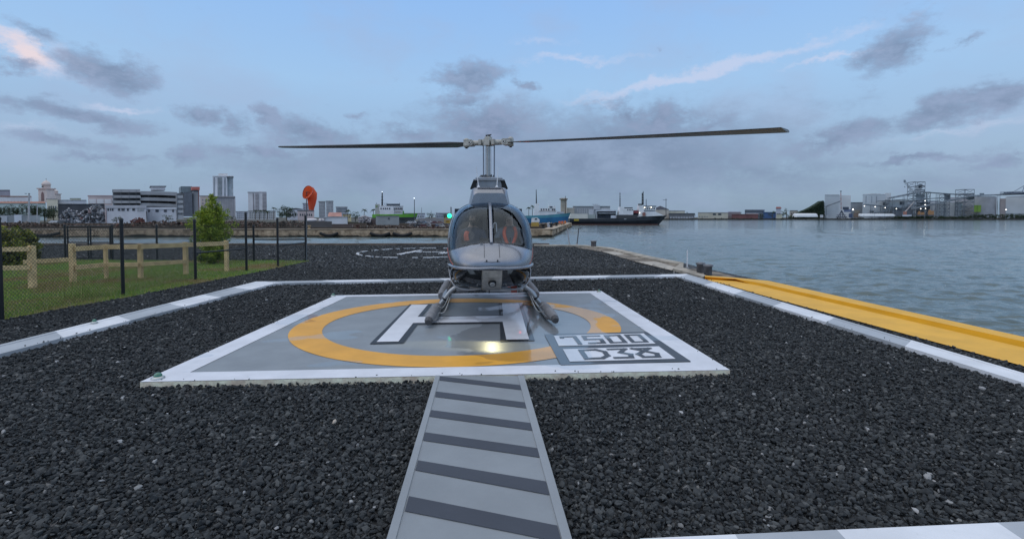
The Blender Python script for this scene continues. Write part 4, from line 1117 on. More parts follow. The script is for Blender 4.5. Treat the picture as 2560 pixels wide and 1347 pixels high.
extra_box(pk, 'stair_wall', 441, 483, 459, 548, Yp - 6, 14, wall_mat('stair_pale', (.33, .34, .36)))
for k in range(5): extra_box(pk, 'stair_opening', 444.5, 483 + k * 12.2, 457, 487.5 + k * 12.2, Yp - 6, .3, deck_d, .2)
extra_box(pk, 'glass_block', 459, 481.5, 482, 541, Yp - 8, 14, M('garage_glass', (.11, .125, .155), .35, var=.15, scale=.6))
extra_box(pk, 'glass_block', 452, 466, 480, 481, Yp - 3, 12, M('garage_glass_upper', (.13, .165, .19), .35, var=.2, scale=.5))
extra_box(pk, 'side_wall', 482, 480, 497, 540, Yp - 7, 12, wall_mat('garage_side', (.24, .245, .26)))
extra_box(pk, 'red_panel', 480, 467, 499.5, 475, Yp - 8, 12, wall_mat('garage_red', (.38, .11, .09))); extra_box(pk, 'red_panel', 496.5, 475.2, 499.5, 540, Yp - 8.2, 12, wall_mat('garage_dark_red', (.18, .06, .055)))
extra_box(pk, 'dark_panel', 483, 475.5, 496, 480, Yp - 7, 10, c_dgrey)

wh = M('warehouse_white', (.62, .63, .67), .8, var=.08, scale=.3)
t = bldg('white warehouse with a row of small dark windows beside the scrap heap', 264, 513.5, 366, 558, 150, 18, wh, z0=-.6, bands=[(-.004, 1.004, .85, 1.0, 'fascia', M('warehouse_fascia', (.50, .51, .55), .8, var=.1, scale=.3)), (-.002, .02, 0, .85, 'corner', wall_mat('corner_pink', (.36, .28, .27)))])
for xa, xb in ((269, 273), (275.5, 278), (280, 284), (295, 301), (304, 312), (317.5, 322.5), (331, 338)): extra_box(t, 'window', xa, 521, xb, 527, 150, .2, dark_win, .1)
extra_box(t, 'window', 344, 520, 360, 528, 150, .2, M('window_pale', (.36, .38, .40), .5), .1)
t = bldg('smaller white building with three square windows right of the warehouse', 366.5, 518, 441, 556, 153, 16, M('warehouse_white2', (.58, .59, .63), .8, var=.1, scale=.3), z0=-.6, bands=[(-.002, 1.01, .86, 1.0, 'fascia', wh)])
for xa, xb in ((371, 375), (389, 397.5), (410, 417.5), (431, 435)): extra_box(t, 'window', xa, 522.5, xb, 530, 153, .2, dark_win, .1)
bldg('beige block hidden behind the young tree', 500, 490, 536, 548, 330, 14, wall_mat('plaster_peach', (.40, .33, .30)), z0=-.6, roof='flat', roof_h=1, wins=[(.1, .9, .2, .9, 4, 5, .35, .4, mid_win)])
# tall hotel tower on a broad podium
tw = thing('tower_block', 'tall white apartment tower with glass side rising from a broad podium', 'tower block', (-235, 420, -.6)); Yt2 = 415
extra_box(tw, 'tower_wall', 531.5, 440.5, 568, 492, Yt2, 18, wall_mat('tower_white', (.52, .53, .56))); extra_box(tw, 'glass_side', 568, 441.5, 583.5, 491.5, Yt2 + 2, 16, M('tower_glass', (.25, .33, .36), .25, var=.3, scale=.25, col2=(.42, .50, .53)))
extra_box(tw, 'roof_block', 546, 434, 569, 440.5, Yt2 + 2, 10, wall_mat('tower_cap', (.46, .45, .45))); extra_box(tw, 'parapet', 531, 439.5, 584, 441.4, Yt2 - .5, 19, wall_mat('tower_white', ()))
for k in range(16):
    y = 444.5 + k * 3.0
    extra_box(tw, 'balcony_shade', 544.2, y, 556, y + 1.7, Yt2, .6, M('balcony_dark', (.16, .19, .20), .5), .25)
    extra_box(tw, 'window', 534, y, 537.5, y + 1.6, Yt2, .5, mid_win, .2); extra_box(tw, 'window', 560, y, 565, y + 1.6, Yt2, .5, mid_win, .2)
    extra_box(tw, 'floor_band', 569, y, 583.6, y + .7, Yt2 + 2, .5, wall_mat('tower_white', ()), .25)
extra_box(tw, 'podium', 527, 492, 589.5, 552, Yt2 - 8, 26, wall_mat('podium_grey', (.33, .325, .34))); extra_box(tw, 'podium_cornice', 526, 490.5, 587.5, 493, Yt2 - 9, 28, wall_mat('podium_trim', (.24, .235, .25)))
for i in range(12): extra_box(tw, 'podium_fin', 536 + i * 4.3, 494, 537.6 + i * 4.3, 540, Yt2 - 8, .6, wall_mat('podium_fin', (.25, .245, .265)), .3)
# mid rise
mr = bldg('mid rise grey and white apartment block with vertical stripes', 620, 481, 667.5, 548, 390, 16, wall_mat('mid_white', (.50, .50, .52)), z0=-.6, roof='flat', roof_h=1.2, roof_mat=wall_mat('mid_trim', (.30, .29, .31)))
for xa, xb in ((632.5, 635.5), (638.5, 647.5), (656.5, 667)): extra_box(mr, 'balcony_stack', xa, 483, xb, 529, 390, .5, wall_mat('mid_dark', (.20, .185, .20)), .3)
for k in range(13): extra_box(mr, 'floor_band', 638.5, 485 + k * 3.4, 647.5, 485.9 + k * 3.4, 390, .4, wall_mat('mid_white', ()), .6); extra_box(mr, 'floor_band', 656.5, 485 + k * 3.4, 667, 485.9 + k * 3.4, 390, .4, wall_mat('mid_white', ()), .6)
extra_box(mr, 'lift_tower', 648, 478, 656, 482, 392, 8, wall_mat('mid_white', ()))
bldg('low white building between the tall tower and the mid rise', 590, 529.5, 621, 549, 330, 12, c_pale, z0=-.6, roof='flat', wins=[(.05, .95, .15, .9, 6, 3, .55, .4, mid_win)])
bldg('low pale buildings below the mid rise behind palms', 621, 528, 690, 551, 320, 12, wall_mat('plaster_sand', (.42, .42, .42)), z0=-.6, roof='flat', wins=[(.03, .97, .15, .9, 12, 3, .5, .4, mid_win)])
for i, (px, y0) in enumerate(((638, 524), (649, 523.5), (660, 524), (668, 526), (684, 517))):
    palm(['first palm left of the row below the mid rise', 'second palm of the row below the mid rise', 'third palm of the row below the mid rise', 'fourth palm of the row below the mid rise', 'tall palm beside the big dark tree'][i], px, y0, 549, 300, 8, 'palms below the mid rise', 1)
far_tree('big dark round tree left of the windsock pole', 716, 515, 550, 56, 190, leaf_dark, n=42, dens=1.3)
far_tree('low dark shrub right of the young tree', 580, 538, 552, 26, 170, leaf_dark, n=16)
far_tree('small green tree in front of the small white building', 421, 535, 553, 30, 130, leaf_mid, n=18)
far_tree('dark street tree in front of the white warehouse wall', 292, 540, 558, 26, 125, leaf_mid, n=16)
for i, (px, y0, w) in enumerate(((8, 514, 44), (42, 509, 42), (82, 512, 40), (112, 512, 46), (134, 516, 36))):
    far_tree(['leftmost dark tree in front of the terracotta roofs', 'second dark tree from the left below the terracotta roofs', 'dark tree below the bell tower', 'dark tree right of the bell tower', 'dark tree at the edge of the scrap heap'][i], px, y0, 553, w, 178 + i * 4, leaf_dark, 'street trees below the church', 26)
bldg('low grey wall with pale panels below the street trees', -40, 538, 100, 557, 160, .5, wall_mat('low_wall', (.20, .215, .23), .3), name='boundary_wall', cat='wall', z0=-.6, bands=[(.3, .42, .1, .9, 'panel', c_grey), (.55, .68, .0, 1.05, 'panel', c_pale)])
bo = thing('boat', 'small upturned white boat hull beside the scrap heap', 'boat', tuple(A(132, 557, 140)))
a, b_ = A(120, 557, 140), A(146, 551, 140); MB().prismy([(a.x, a.z), (b_.x - .6, a.z), (b_.x, b_.z), (a.x + .7, b_.z - .05)], 140, 142).build('hull', M('boat_white', (.6, .61, .62), .5), bo)

def light_mast(label, px, y0, y1, Y, heads=(), r=.16, lit=False, name='lamp_post', mat=None):
    b, tp = A(px, y1, Y), A(px, y0, Y); t = thing(name, label, 'lamp post', tuple(b))
    MB().tube([b, tp], [r, r * .7], 7).build('pole', mat or M('mast_grey', (.30, .31, .33), .6), t)
    s = Y / FPX
    for hx in heads:
        MB().box(tp.x + hx * s - 1.2 * s, tp.x + hx * s + 1.2 * s, Y - .2, Y + .2, tp.z - .3 * s, tp.z + .9 * s).build('lamp', M('lamp_dark', (.08, .08, .09), .6), t)
    if lit: MB().lathe([(.01, -.9 * s), (.8 * s, -.5 * s), (1.0 * s, 0), (.7 * s, .6 * s), (.01, .9 * s)], (tp.x, Y - .3, tp.z), 10).build('lamp', glow('lamp_white', (.85, .95, 1), 4.0), t)
    return t
light_mast('thick white pole with two floodlights left of the church', 72.5, 484.5, 556, 150, (-8, .5), .28, mat=M('mast_white', (.48, .48, .49), .6))
light_mast('thin white pole standing below the bell tower', 93, 508, 556, 152, (), .16, mat=M('mast_white', ()))

bldg('wide low pale building behind the windsock', 718, 524, 760, 551, 300, 12, c_pale, z0=-.6, roof='shed', roof_h=4, roof_mat=r_dark, wins=[(.1, .9, .3, .75, 5, 1, .5, .5, dark_win)])
bldg('grey office block directly behind the windsock', 757, 509, 785, 551, 340, 12, wall_mat('mauve_block', (.33, .32, .36)), z0=-.6, roof='flat', wins=[(.05, .95, .1, .95, 4, 6, .5, .4, mid_win)])
bldg('pinkish low building left of the white tank', 744, 527, 786, 551, 290, 10, c_pink, z0=-.6, roof='flat', roof_mat=r_dark, wins=[(.1, .9, .35, .8, 6, 1, .5, .5, dark_win)])
def twin(label, x0, x1, y0, shade):
    t = bldg(label, x0, y0, x1, 549, 520, 16, wall_mat('twin_' + str(shade), (shade,) * 2 + (shade * 1.04,)), z0=-.6, roof='flat', roof_h=1.5, name='tower_block', cat='tower block', group='pair of towers right of the windsock', wins=[(.04, .96, .05, .97, 5, 11, .55, .5, mid_win)])
twin('left one of the pair of pale towers right of the windsock', 797, 814, 504.5, .38); twin('right one of the pair of pale towers right of the windsock', 815, 834, 503.5, .42)
bldg('wide grey office building right of the pair of towers', 840, 518.5, 869, 549, 430, 12, c_grey, z0=-.6, roof='flat', roof_h=1.6, wins=[(.03, .97, .55, .95, 7, 3, .85, .45, mid_win)])
bldg('house with broad pink roof above the long white shed', 821, 541, 855, 552, 200, 9, wall_mat('rose_wall', (.42, .30, .27)), z0=-.6, roof='gable', roof_mat=r_pink, roof_h=10, cat='house', name='house')
bldg('small yellow house right of the pink roof', 857, 536, 878, 552, 205, 8, wall_mat('yellow_wall', (.50, .42, .24)), z0=-.6, roof='flat', roof_h=1.3, roof_mat=r_dark, cat='house', name='house', wins=[(.1, .9, .4, .9, 4, 1, .4, .5, dark_win)])
sh = bldg('long white shed behind the dark wall on the quay', 811, 543, 869, 560, 125, 10, M('shed_white', (.70, .72, .75), .7, var=.06, scale=.4), z0=-.5, roof='flat', roof_h=.8, roof_mat=c_white, name='shed', cat='shed')
for x in (811.5, 869, 887): extra_box(sh, 'post', x, 544, x + 1.4, 556, 124.6, .2, r_dark)
for i, (xa, xb) in enumerate(((766, 793), (796, 811))):
    a, b_ = A(xa, 547, 128), A(xb, 553, 128); r_ = (a.z - b_.z) * .62; t = thing('storage_tank', ['longer white horizontal tank behind the dark wall', 'shorter white horizontal tank touching the long shed'][i], 'tank', (a.x, 128, b_.z), 'white horizontal tanks')
    MB().lathe([(r_ * .3, 0), (r_ * .85, .3), (r_, .8), (r_, b_.x - a.x - .8), (r_ * .85, b_.x - a.x - .3), (r_ * .3, b_.x - a.x)], (a.x, 128, (a.z + b_.z) / 2), 12, 0, 'x').build('vessel', M('tank_white', (.74, .70, .71), .6), t)
    MB().box(a.x + .5, b_.x - .5, 127.7, 128.3, GZ, b_.z + .1).build('cradle', c_dgrey, t)
bldg('low dark wall on the quay in front of the white shed', 762, 553.5, 830, 572, 92, .4, wall_mat('quay_dark_wall', (.075, .068, .065), .35), name='boundary_wall', cat='wall', z0=GZ)
bldg('rusty brown fence panels on the quay right of the dark wall', 830, 560, 886, 572, 91, .3, wall_mat('rust_panel', (.085, .06, .05), .4), name='boundary_wall', cat='wall', z0=GZ)
far_tree('dark green trees right of the yellow house', 889, 529, 552, 34, 175, leaf_dark, n=20)
for i, (px, y0) in enumerate(((869, 523), (910, 521), (933, 521))):
    palm(['palm above the yellow house', 'left one of two palms beside the green ship', 'right one of two palms touching the green ship'][i], px, y0, 550, 170, 9.5, 'palms near the green ship', 1)

# green and white ship
def ship_hull(t, xs, top, bot, beam, Yc, mats, split=None, nm='hull', rake=0):
    """hull lofted along x: screen x list, deck edge py list, waterline py, half beam list"""
    mb = MB(); rows = []
    for x, y, hb in zip(xs, top, beam):
        xw = x - rake * max(0, (x - (xs[0] + xs[-1]) / 2) / ((xs[-1] - xs[0]) / 2)) ** 3
        d = A(x, y, Yc); w = A(xw, bot, Yc); zs = d.z if split is None else d.z - (d.z - w.z) * split
        fl = .82
        xs_ = d.x + (w.x - d.x) * (0 if split is None else split)
        rows.append([(d.x, Yc - hb, d.z), (xs_, Yc - hb * .99, zs), (w.x, Yc - hb * fl, w.z - .3), (w.x, Yc + hb * fl, w.z - .3), (xs_, Yc + hb * .99, zs), (d.x, Yc + hb, d.z)])
    n_ = len(rows)
    flat = [p for r in rows for p in r]
    for i in range(n_ - 1):
        for j in range(5):
            mb.add([rows[i][j], rows[i + 1][j], rows[i + 1][j + 1], rows[i][j + 1]], [(0, 1, 2, 3)], 0 if j in (0, 4) else 1)
        mb.add([rows[i][5], rows[i + 1][5], rows[i + 1][0], rows[i][0]], [(0, 1, 2, 3)], 2)
    mb.add(rows[0], [(0, 1, 2, 3, 4, 5)], 1); mb.add(rows[-1], [(5, 4, 3, 2, 1, 0)], 1)
    return mb.build(nm, mats, t)
def sbox(t, nm, x0, y0, x1, y1, Y, dep, mat): return extra_box(t, nm, x0, y0, x1, y1, Y, dep, mat)
sh_white = M('ship_white', (.78, .79, .81), .55, var=.12, scale=.3); sh_green = M('ship_green', (.15, .42, .045), .5, var=.12, scale=.3); sh_black = M('ship_black', (.018, .022, .03), .5, var=.25, scale=.3)
sh_blue = M('ship_blue', (.035, .17, .34), .5, var=.2, scale=.3); sh_teal = M('ship_teal', (.08, .27, .34), .5, var=.15, scale=.3); deck_s = M('ship_deck', (.10, .10, .10), .8)
gs = thing('ship', 'white ship with bright green bow and black funnel top behind the grey shed', 'ship', tuple(A(990, 566, 158))); Ys = 158
ship_hull(gs, [938, 975, 1005, 1025, 1038, 1045], [536, 536, 535.5, 535, 534, 533.6], 568, [3.5, 4, 3.8, 2.9, 1.5, .15], Ys, [sh_green, M('ship_greyhull', (.10, .105, .11), .6, var=.2), deck_s], .26, rake=16)
sbox(gs, 'hull_band', 985, 543, 1040, 547.5, Ys - 4.05, .3, sh_black)
sbox(gs, 'funnel', 937.5, 510.5, 949, 541, Ys - 2.5, 5, M('funnel_cream', (.44, .45, .43), .6)); sbox(gs, 'funnel_badge', 939.5, 514, 943.5, 518, Ys - 2.6, .1, M('badge_green', (.20, .33, .12), .6))
sbox(gs, 'superstructure', 949, 519.5, 985, 541, Ys - 3, 6, sh_white); sbox(gs, 'superstructure', 985, 529, 1006, 541, Ys - 2.8, 5.6, sh_white)
sbox(gs, 'bridge', 948, 515.5, 1008, 527.8, Ys - 2.6, 5.2, sh_white); sbox(gs, 'bridge_roof', 966, 509.5, 1000, 515.4, Ys - 2.2, 4.4, M('ship_darkroof', (.05, .065, .085), .6)); sbox(gs, 'roof_edge', 947, 514.6, 1008.5, 515.6, Ys - 2.8, 5.6, sh_white)
for x in (951, 957, 962, 967, 972.5, 984, 989, 994, 999, 1003): sbox(gs, 'window', x, 519.5, x + 3.2, 523, Ys - 3.1, .3, dark_win)
sbox(gs, 'rail', 986, 529, 1004, 530, Ys - 3.2, .3, M('rail_rust', (.35, .25, .18), .7))
mst = MB(); p, q = A(955.5, 516, Ys), A(955.5, 480.5, Ys); mst.tube([p, q], [.28, .16], 6)
for y, w in ((492, 2.6), (500, 3.0), (507, 2.4)): a_, b_ = A(955.5 - w, y, Ys), A(955.5 + w, y, Ys); mst.tube([a_, b_], .07, 5)
mst.build('mast', sh_black, gs); MB().lathe([(.02, -.15), (.13, -.05), (.13, .06), (.02, .15)], tuple(q), 8).build('mast_lamp', glow('lamp_white', (.85, .95, 1), 4.0), gs)
for x in (941, 963, 967, 1000): MB().tube([A(x, 516, Ys), A(x + RND.uniform(-1, 1), 507, Ys)], .06, 5).build('antenna', sh_black, gs)
sbox(gs, 'deck_house', 1006.5, 527, 1010, 535, Ys, 2, sh_green)
bldg('plain grey shed hiding the hull of the green ship', 939.5, 540, 998, 562, 118, 8, M('shed_grey', (.33, .35, .35), .7, var=.1, scale=.4), z0=GZ, name='shed', cat='shed', roof='flat', roof_h=.7, wins=[(.52, .6, .6, .85, 1, 1, .9, .8, r_dark)])
bldg('brown container stack left of the grey shed', 917, 547, 939, 562, 122, 5, wall_mat('container_brown', (.10, .075, .07), .3), z0=GZ, name='container', cat='container', bands=[(.5, .53, 0, 1, 'door_seam', r_dark)])
light_mast('lamp post with a lit white lamp left of the helicopter', 1036, 496, 560, 120, (), .11, True, mat=M('mast_dark', (.10, .11, .12), .6))
far_tree('dark broad tree between the lamp post and the helicopter', 1079, 531.5, 549, 34, 200, leaf_dark, n=22)
far_tree('small tree behind the green light of the helicopter', 1117, 533, 548, 22, 210, leaf_mid, n=14)
palm('palm beside the yellow frame left of the helicopter', 1112, 535, 550, 180, 7, 'palms near the green ship')
for i, x in enumerate((1054, 1078, 1090)): light_mast(['tall thin utility pole behind the scrapped cars', 'wooden utility pole in front of the broad dark tree', 'second wooden utility pole right of the broad tree'][i], x, (519, 527, 531)[i], 552, 205, (), .13, name='utility_pole')
bldg('long grey wall behind the rows of scrapped cars', 1045, 546, 1145, 556, 135, .5, wall_mat('long_wall', (.22, .21, .21), .2), z0=GZ, name='boundary_wall', cat='wall')
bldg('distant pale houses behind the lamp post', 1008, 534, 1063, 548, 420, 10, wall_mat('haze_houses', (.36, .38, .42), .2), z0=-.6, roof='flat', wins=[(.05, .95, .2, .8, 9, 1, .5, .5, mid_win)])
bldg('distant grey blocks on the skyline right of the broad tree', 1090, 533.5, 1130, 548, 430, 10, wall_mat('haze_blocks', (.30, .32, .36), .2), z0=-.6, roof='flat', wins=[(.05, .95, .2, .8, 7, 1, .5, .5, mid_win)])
yf = thing('excavator', 'yellow excavator frame left of the helicopter', 'excavator', tuple(A(1118, 562, 110)))
ym = M('machine_yellow', (.50, .32, .07), .6, var=.2)
a, b_ = A(1112, 545, 110), A(1126, 557, 110)
mb = MB()
for xx in (a.x, b_.x): mb.box(xx - .09, xx + .09, 109.9, 110.1, b_.z, a.z)
for zz in (a.z, (a.z + b_.z) / 2, b_.z): mb.box(a.x + .09, b_.x - .09, 109.9, 110.1, zz - .09, zz + .09)
mb.build('frame', ym, yf); MB().box(a.x - .3, b_.x + .6, 109.6, 111, GZ, b_.z - .1).build('track', r_dark, yf)
MB().box(a.x + .25, b_.x - .25, 110.15, 111, b_.z, (a.z + b_.z) / 2).build('cab', ym, yf)

# scrapped cars
def car_body(t, c, L, mat, ang):
    u = Vector((cos(ang), sin(ang), 0)); v = Vector((-sin(ang), cos(ang), 0)); H = L * .33; w = L * .2
    prof = [(-.5, .10), (-.5, .45), (-.30, .55), (-.18, .95), (.12, 1.0), (.30, .60), (.48, .5), (.5, .12)]
    mb = MB(); P = []
    for s_ in (-1, 1): P += [c + u * (a * L) + v * (s_ * w * (1 if h < .6 else .86)) + Vector((0, 0, h * H)) for a, h in prof]
    n_ = len(prof); mb.add(P, [tuple(range(n_)), tuple(range(2 * n_ - 1, n_ - 1, -1))] + [(i, n_ + i, n_ + (i + 1) % n_, (i + 1) % n_) for i in range(n_)])
    mb.build('body', mat, t)
    win = MB()
    for s_ in (-1, 1): win.add([c + u * (a * L) + v * (s_ * w * (.985 if h < .6 else .90)) + Vector((0, 0, h * H)) for a, h in ((-.25, .60), (-.16, .90), (.10, .93), (.24, .62))], [(0, 1, 2, 3)])
    win.build('window', dark_win, t)
    for a in (-.32, .32):
        p = c + u * (a * L); MB().tube([p - v * (w + .03) + Vector((0, 0, H * .16)), p + v * (w + .03) + Vector((0, 0, H * .16))], H * .2, 8, 0, False).build('wheel', r_dark, t)
cars = [(1024, 560.5, 'white', (.42, .43, .44)), (1034, 560, 'silver', (.28, .29, .31)), (1047, 561, 'dark grey', (.06, .06, .07)), (1060, 560.5, 'blue grey', (.13, .16, .2)), (1073, 561, 'pale grey', (.33, .33, .34)), (1086, 560.5, 'maroon', (.13, .05, .05)), (1099, 560, 'rust red', (.2, .11, .09))]
for i, (px, py, cn, cc) in enumerate(cars):
    c = A(px, py, 104); c.z = GZ + .55; t = thing('scrapped_car', f'scrapped {cn} car in the upper row left of the helicopter', 'car', tuple(c), 'scrapped cars piled on the quay'); car_body(t, c, 1.65, M('car_' + cn.replace(' ', '_'), cc, .4, var=.3, scale=2), RND.uniform(-.5, .5))
cars2 = [(1030, 566, 'brown', (.10, .07, .055)), (1044, 567, 'black', (.025, .025, .028)), (1058, 566.5, 'dark red', (.10, .03, .03)), (1073, 567, 'grey', (.15, .15, .16)), (1088, 566.5, 'dark blue', (.03, .04, .07)), (1103, 567, 'dirty white', (.3, .29, .28)), (1116, 566, 'rusty brown', (.12, .075, .05))]
for i, (px, py, cn, cc) in enumerate(cars2):
    c = A(px, py, 96); c.z = GZ; t = thing('scrapped_car', f'scrapped {cn} car in the lower row left of the helicopter', 'car', tuple(c), 'scrapped cars piled on the quay'); car_body(t, c, 1.75, M('car_' + cn.replace(' ', '_'), cc, .5, var=.35, scale=2), RND.uniform(-.6, .6))

# ------------------------------------------------------------------ right of the helicopter
for i, (px, y0) in enumerate(((1322, 517), (1331, 513))):
    palm(['left palm beside the blue ship', 'right palm touching the blue ship funnel'][i], px, y0, 556, 200, 8, 'palms beside the blue ship')
bs = thing('ship', 'blue hulled ship with tall white funnel moored behind the quay', 'ship', tuple(A(1380, 566, 176))); Yb = 176
ship_hull(bs, [1300, 1330, 1365, 1395, 1412, 1427], [539.5, 539, 537.5, 535, 533.5, 532], 562, [3, 4, 4.2, 3.4, 2.1, .2], Yb, [sh_teal, sh_blue, deck_s], .28, rake=14)
p = [A(x, y, Yb - 3) for x, y in ((1334, 539), (1346.5, 537), (1347.5, 509), (1339, 509))]
MB().prismy([(q.x, q.z) for q in p], Yb - 3, Yb).build('funnel', sh_white, bs)
MB().tube([A(1341, 510, Yb - 2), A(1340.5, 474, Yb - 2)], [.22, .10], 6).build('mast', sh_black, bs)
sbox(bs, 'superstructure', 1347, 527, 1390, 538, Yb - 3, 6, sh_white); sbox(bs, 'bridge', 1349, 520.5, 1389, 527, Yb - 2.6, 5, sh_white); sbox(bs, 'wheelhouse', 1370, 515, 1389, 522, Yb - 2.9, 5, sh_white); sbox(bs, 'wheelhouse_window', 1374, 516, 1381, 519.5, Yb - 3.0, .3, dark_win)
for x in (1352, 1358, 1364, 1370, 1380, 1385): sbox(bs, 'window', x, 521.5, x + 3.2, 526, Yb - 2.75, .3, dark_win)
sbox(bs, 'rail', 1347, 527.2, 1392, 528, Yb - 3.2, .3, M('rail_rust', ())); sbox(bs, 'deck_gear', 1392, 529.5, 1410, 534, Yb - 2, 3, c_grey)
MB().tube([A(1413.5, 534, Yb), A(1413.5, 490, Yb)], [.16, .08], 6).build('foremast', M('mast_rust', (.10, .07, .06), .8), bs)
for x in (1372, 1378): MB().tube([A(x, 515, Yb), A(x - 1, 505, Yb)], .06, 5).build('antenna', c_pale, bs)

tk_ = bldg('pale square silo tower with wide flat cap behind the ships', 1401.5, 498, 1417, 545, 330, 9, wall_mat('silo_cream', (.42, .37, .30)), name='silo_tower', cat='tower', z0=-.6)
extra_box(tk_, 'cap', 1398.5, 496.5, 1419.5, 498, 328, 13, wall_mat('silo_cap', (.20, .16, .13))); extra_box(tk_, 'roof', 1402, 495, 1416, 496.5, 329, 9, wall_mat('silo_cream', ()))
for x in (1404.5, 1408, 1411.5): extra_box(tk_, 'wall_rib', x, 500, x + 1, 545, 330, .3, wall_mat('silo_rib', (.30, .26, .21)), .2)
bldg('long grey warehouse with roof boxes behind the dark ship', 1416, 519.5, 1436, 550, 340, 12, c_beige, z0=-.6)
t = bldg('large grey terminal building behind the dark ship', 1432, 516.5, 1525, 552, 345, 16, wall_mat('terminal_grey', (.27, .275, .29)), z0=-.6, roof='flat', roof_h=1.3, wins=[(.1, .95, .45, .9, 14, 1, .35, .8, wall_mat('terminal_panel', (.36, .36, .37)))])
extra_box(t, 'roof_block', 1484, 513, 1500, 524, 344, 8, c_grey); extra_box(t, 'roof_plant', 1480, 510.5, 1496, 511.5, 346, 5, c_grey); extra_box(t, 'roof_post', 1490, 511.5, 1491, 513.2, 346, 1, c_grey)
# small white truck, crates and cones at the quay corner
tr_q = thing('flatbed_truck', 'small white truck with yellow bed parked on the quay by the helicopter', 'truck', tuple(A(1338, 566, 90)))
a, b_ = A(1329, 556, 90), A(1347, 566, 90); MB().box(a.x, b_.x, 90, 91.6, b_.z, a.z).build('bed', ym, tr_q)
p = [A(x, y, 90.1) for x, y in ((1329, 555.6), (1349, 555.6), (1349, 549), (1343, 544), (1330, 545))]
MB().prismy([(q.x, q.z) for q in p], 90.1, 91.5).build('cab', M('truck_white', (.76, .76, .77), .5), tr_q)
extra_box(tr_q, 'window', 1337, 546, 1343, 549.5, 90.1, .2, dark_win, .05)
for i, (x, y, Y, col, lab) in enumerate(((1399, 561, 118, (.6, .12, .04), 'orange drum nearest the helicopter on the quay'), (1406, 560, 124, (.62, .14, .03), 'middle orange drum on the quay'), (1413, 559, 132, (.62, .2, .05), 'orange drum at the far end of the quay'), (1372, 564, 92, (.55, .55, .57), 'white drum between the bollards on the quay'))):
    c = A(x, y, Y); c.z = GZ + .02
    t = thing('drum', lab, 'drum', tuple(c), 'drums on the quay'); MB().lathe([(.26, 0), (.28, .1), (.28, .8), (.25, .86)], tuple(c), 12).build('barrel', M(f'drum_{i}', col, .6, var=.3), t)
heap('brown timber and gear lying on the quay behind the bollards', [(1340, 563), (1360, 559), (1385, 558), (1412, 561)], 110, 120, .8, 2.6, island_mat('quay_gear', [(0, (.12, .08, .05)), (.6, (.30, .22, .15)), (1, (.45, .36, .25))], .9), 'timber_pile', 'timber', 6)

# dark offshore ship
ds = thing('ship', 'dark hulled offshore supply ship with white funnels and bow superstructure', 'ship', tuple(A(1540, 561, 189))); Yd = 189
ship_hull(ds, [1421, 1450, 1500, 1541, 1590, 1625, 1650, 1667], [546.5, 546.5, 546.5, 546, 542, 540.5, 539.5, 538.5], 561.5, [4.5, 4.8, 5, 5, 4.9, 4, 2.3, .2], Yd, [M('ship_navy', (.030, .036, .046), .55, var=.3, scale=.25), sh_black, deck_s], .45, rake=22)
Yf_ = Yd - 5
sbox(ds, 'hull_stripe', 1423, 560.4, 1645, 561.8, Yf_ + .3, .3, M('hull_rust', (.16, .06, .045), .8)); sbox(ds, 'bulwark', 1541, 537, 1592, 547, Yf_ - .1, 9.5, M('ship_brownish', (.055, .055, .06), .6, var=.25, scale=.3))
p = [A(x, y, Yf_) for x, y in ((1423, 546.5), (1470, 546.5), (1469, 534.5), (1428, 534.5))]; MB().prismy([(q.x, q.z) for q in p], Yf_, Yf_ + 8).build('deck_cover', M('tarp_beige', (.70, .67, .60), .7, var=.08, scale=.3), ds)
sbox(ds, 'hull_marking', 1435, 547.5, 1447, 552.5, Yf_ - .12, .2, M('marking_yellow', (.50, .36, .04), .6)); sbox(ds, 'hull_marking', 1560, 546.8, 1566, 548.2, Yf_ - .14, .2, c_grey)
sbox(ds, 'deck_container', 1470, 536, 1488, 546.5, Yf_ + 1, 5, wall_mat('deck_greenish', (.30, .33, .31))); sbox(ds, 'deck_container', 1472, 523.5, 1484, 536, Yf_ + 1.5, 4, c_grey)
sbox(ds, 'deck_crane', 1489, 525, 1541, 528.3, Yf_ + 1, 4, c_pale); sbox(ds, 'deck_crane', 1503, 522, 1526, 525, Yf_ + 1, 3, c_white)
sbox(ds, 'deck_gear', 1493, 528.5, 1540, 546, Yf_ + 2, 4, M('deck_gear_dark', (.05, .06, .08), .7, var=.5, scale=.5)); sbox(ds, 'deck_boat', 1496, 531, 1540, 534.5, Yf_ + .6, 3, M('deck_boat_grey', (.22, .24, .27), .6, var=.3)); sbox(ds, 'deck_boat', 1527, 538.5, 1541.5, 545.5, Yf_ + .4, 2, c_pale)
p = [A(x, y, Yf_ + 1) for x, y in ((1547, 536.5), (1559.5, 536.5), (1559.5, 517), (1550, 517))]; MB().prismy([(q.x, q.z) for q in p], Yf_ + 1, Yf_ + 4).build('funnel', sh_white, ds)
sbox(ds, 'deck_house', 1560, 521, 1583, 537, Yf_ + 1, 6, sh_white); sbox(ds, 'deck_house_roof', 1561, 518.5, 1582, 521, Yf_ + 1.5, 5, sh_black)
for x in (1568, 1572, 1576, 1580): sbox(ds, 'window', x, 523, x + 2.2, 526, Yf_ + .9, .2, dark_win)
sbox(ds, 'red_winch', 1583, 526, 1597, 533, Yf_ + 1, 4, M('winch_red', (.20, .04, .05), .6, var=.4)); sbox(ds, 'deck_gap', 1583, 533, 1600, 541, Yf_ + 2, 4, M('deck_gear_dark', ()))
p = [A(x, y, Yf_ + .5) for x, y in ((1597, 541), (1611, 541), (1608.5, 510.5), (1599, 511.5))]; MB().prismy([(q.x, q.z) for q in p], Yf_ + .5, Yf_ + 4).build('funnel', sh_white, ds)
sbox(ds, 'funnel_top', 1596, 509.5, 1609, 512, Yf_ + .3, 3.6, sh_black)
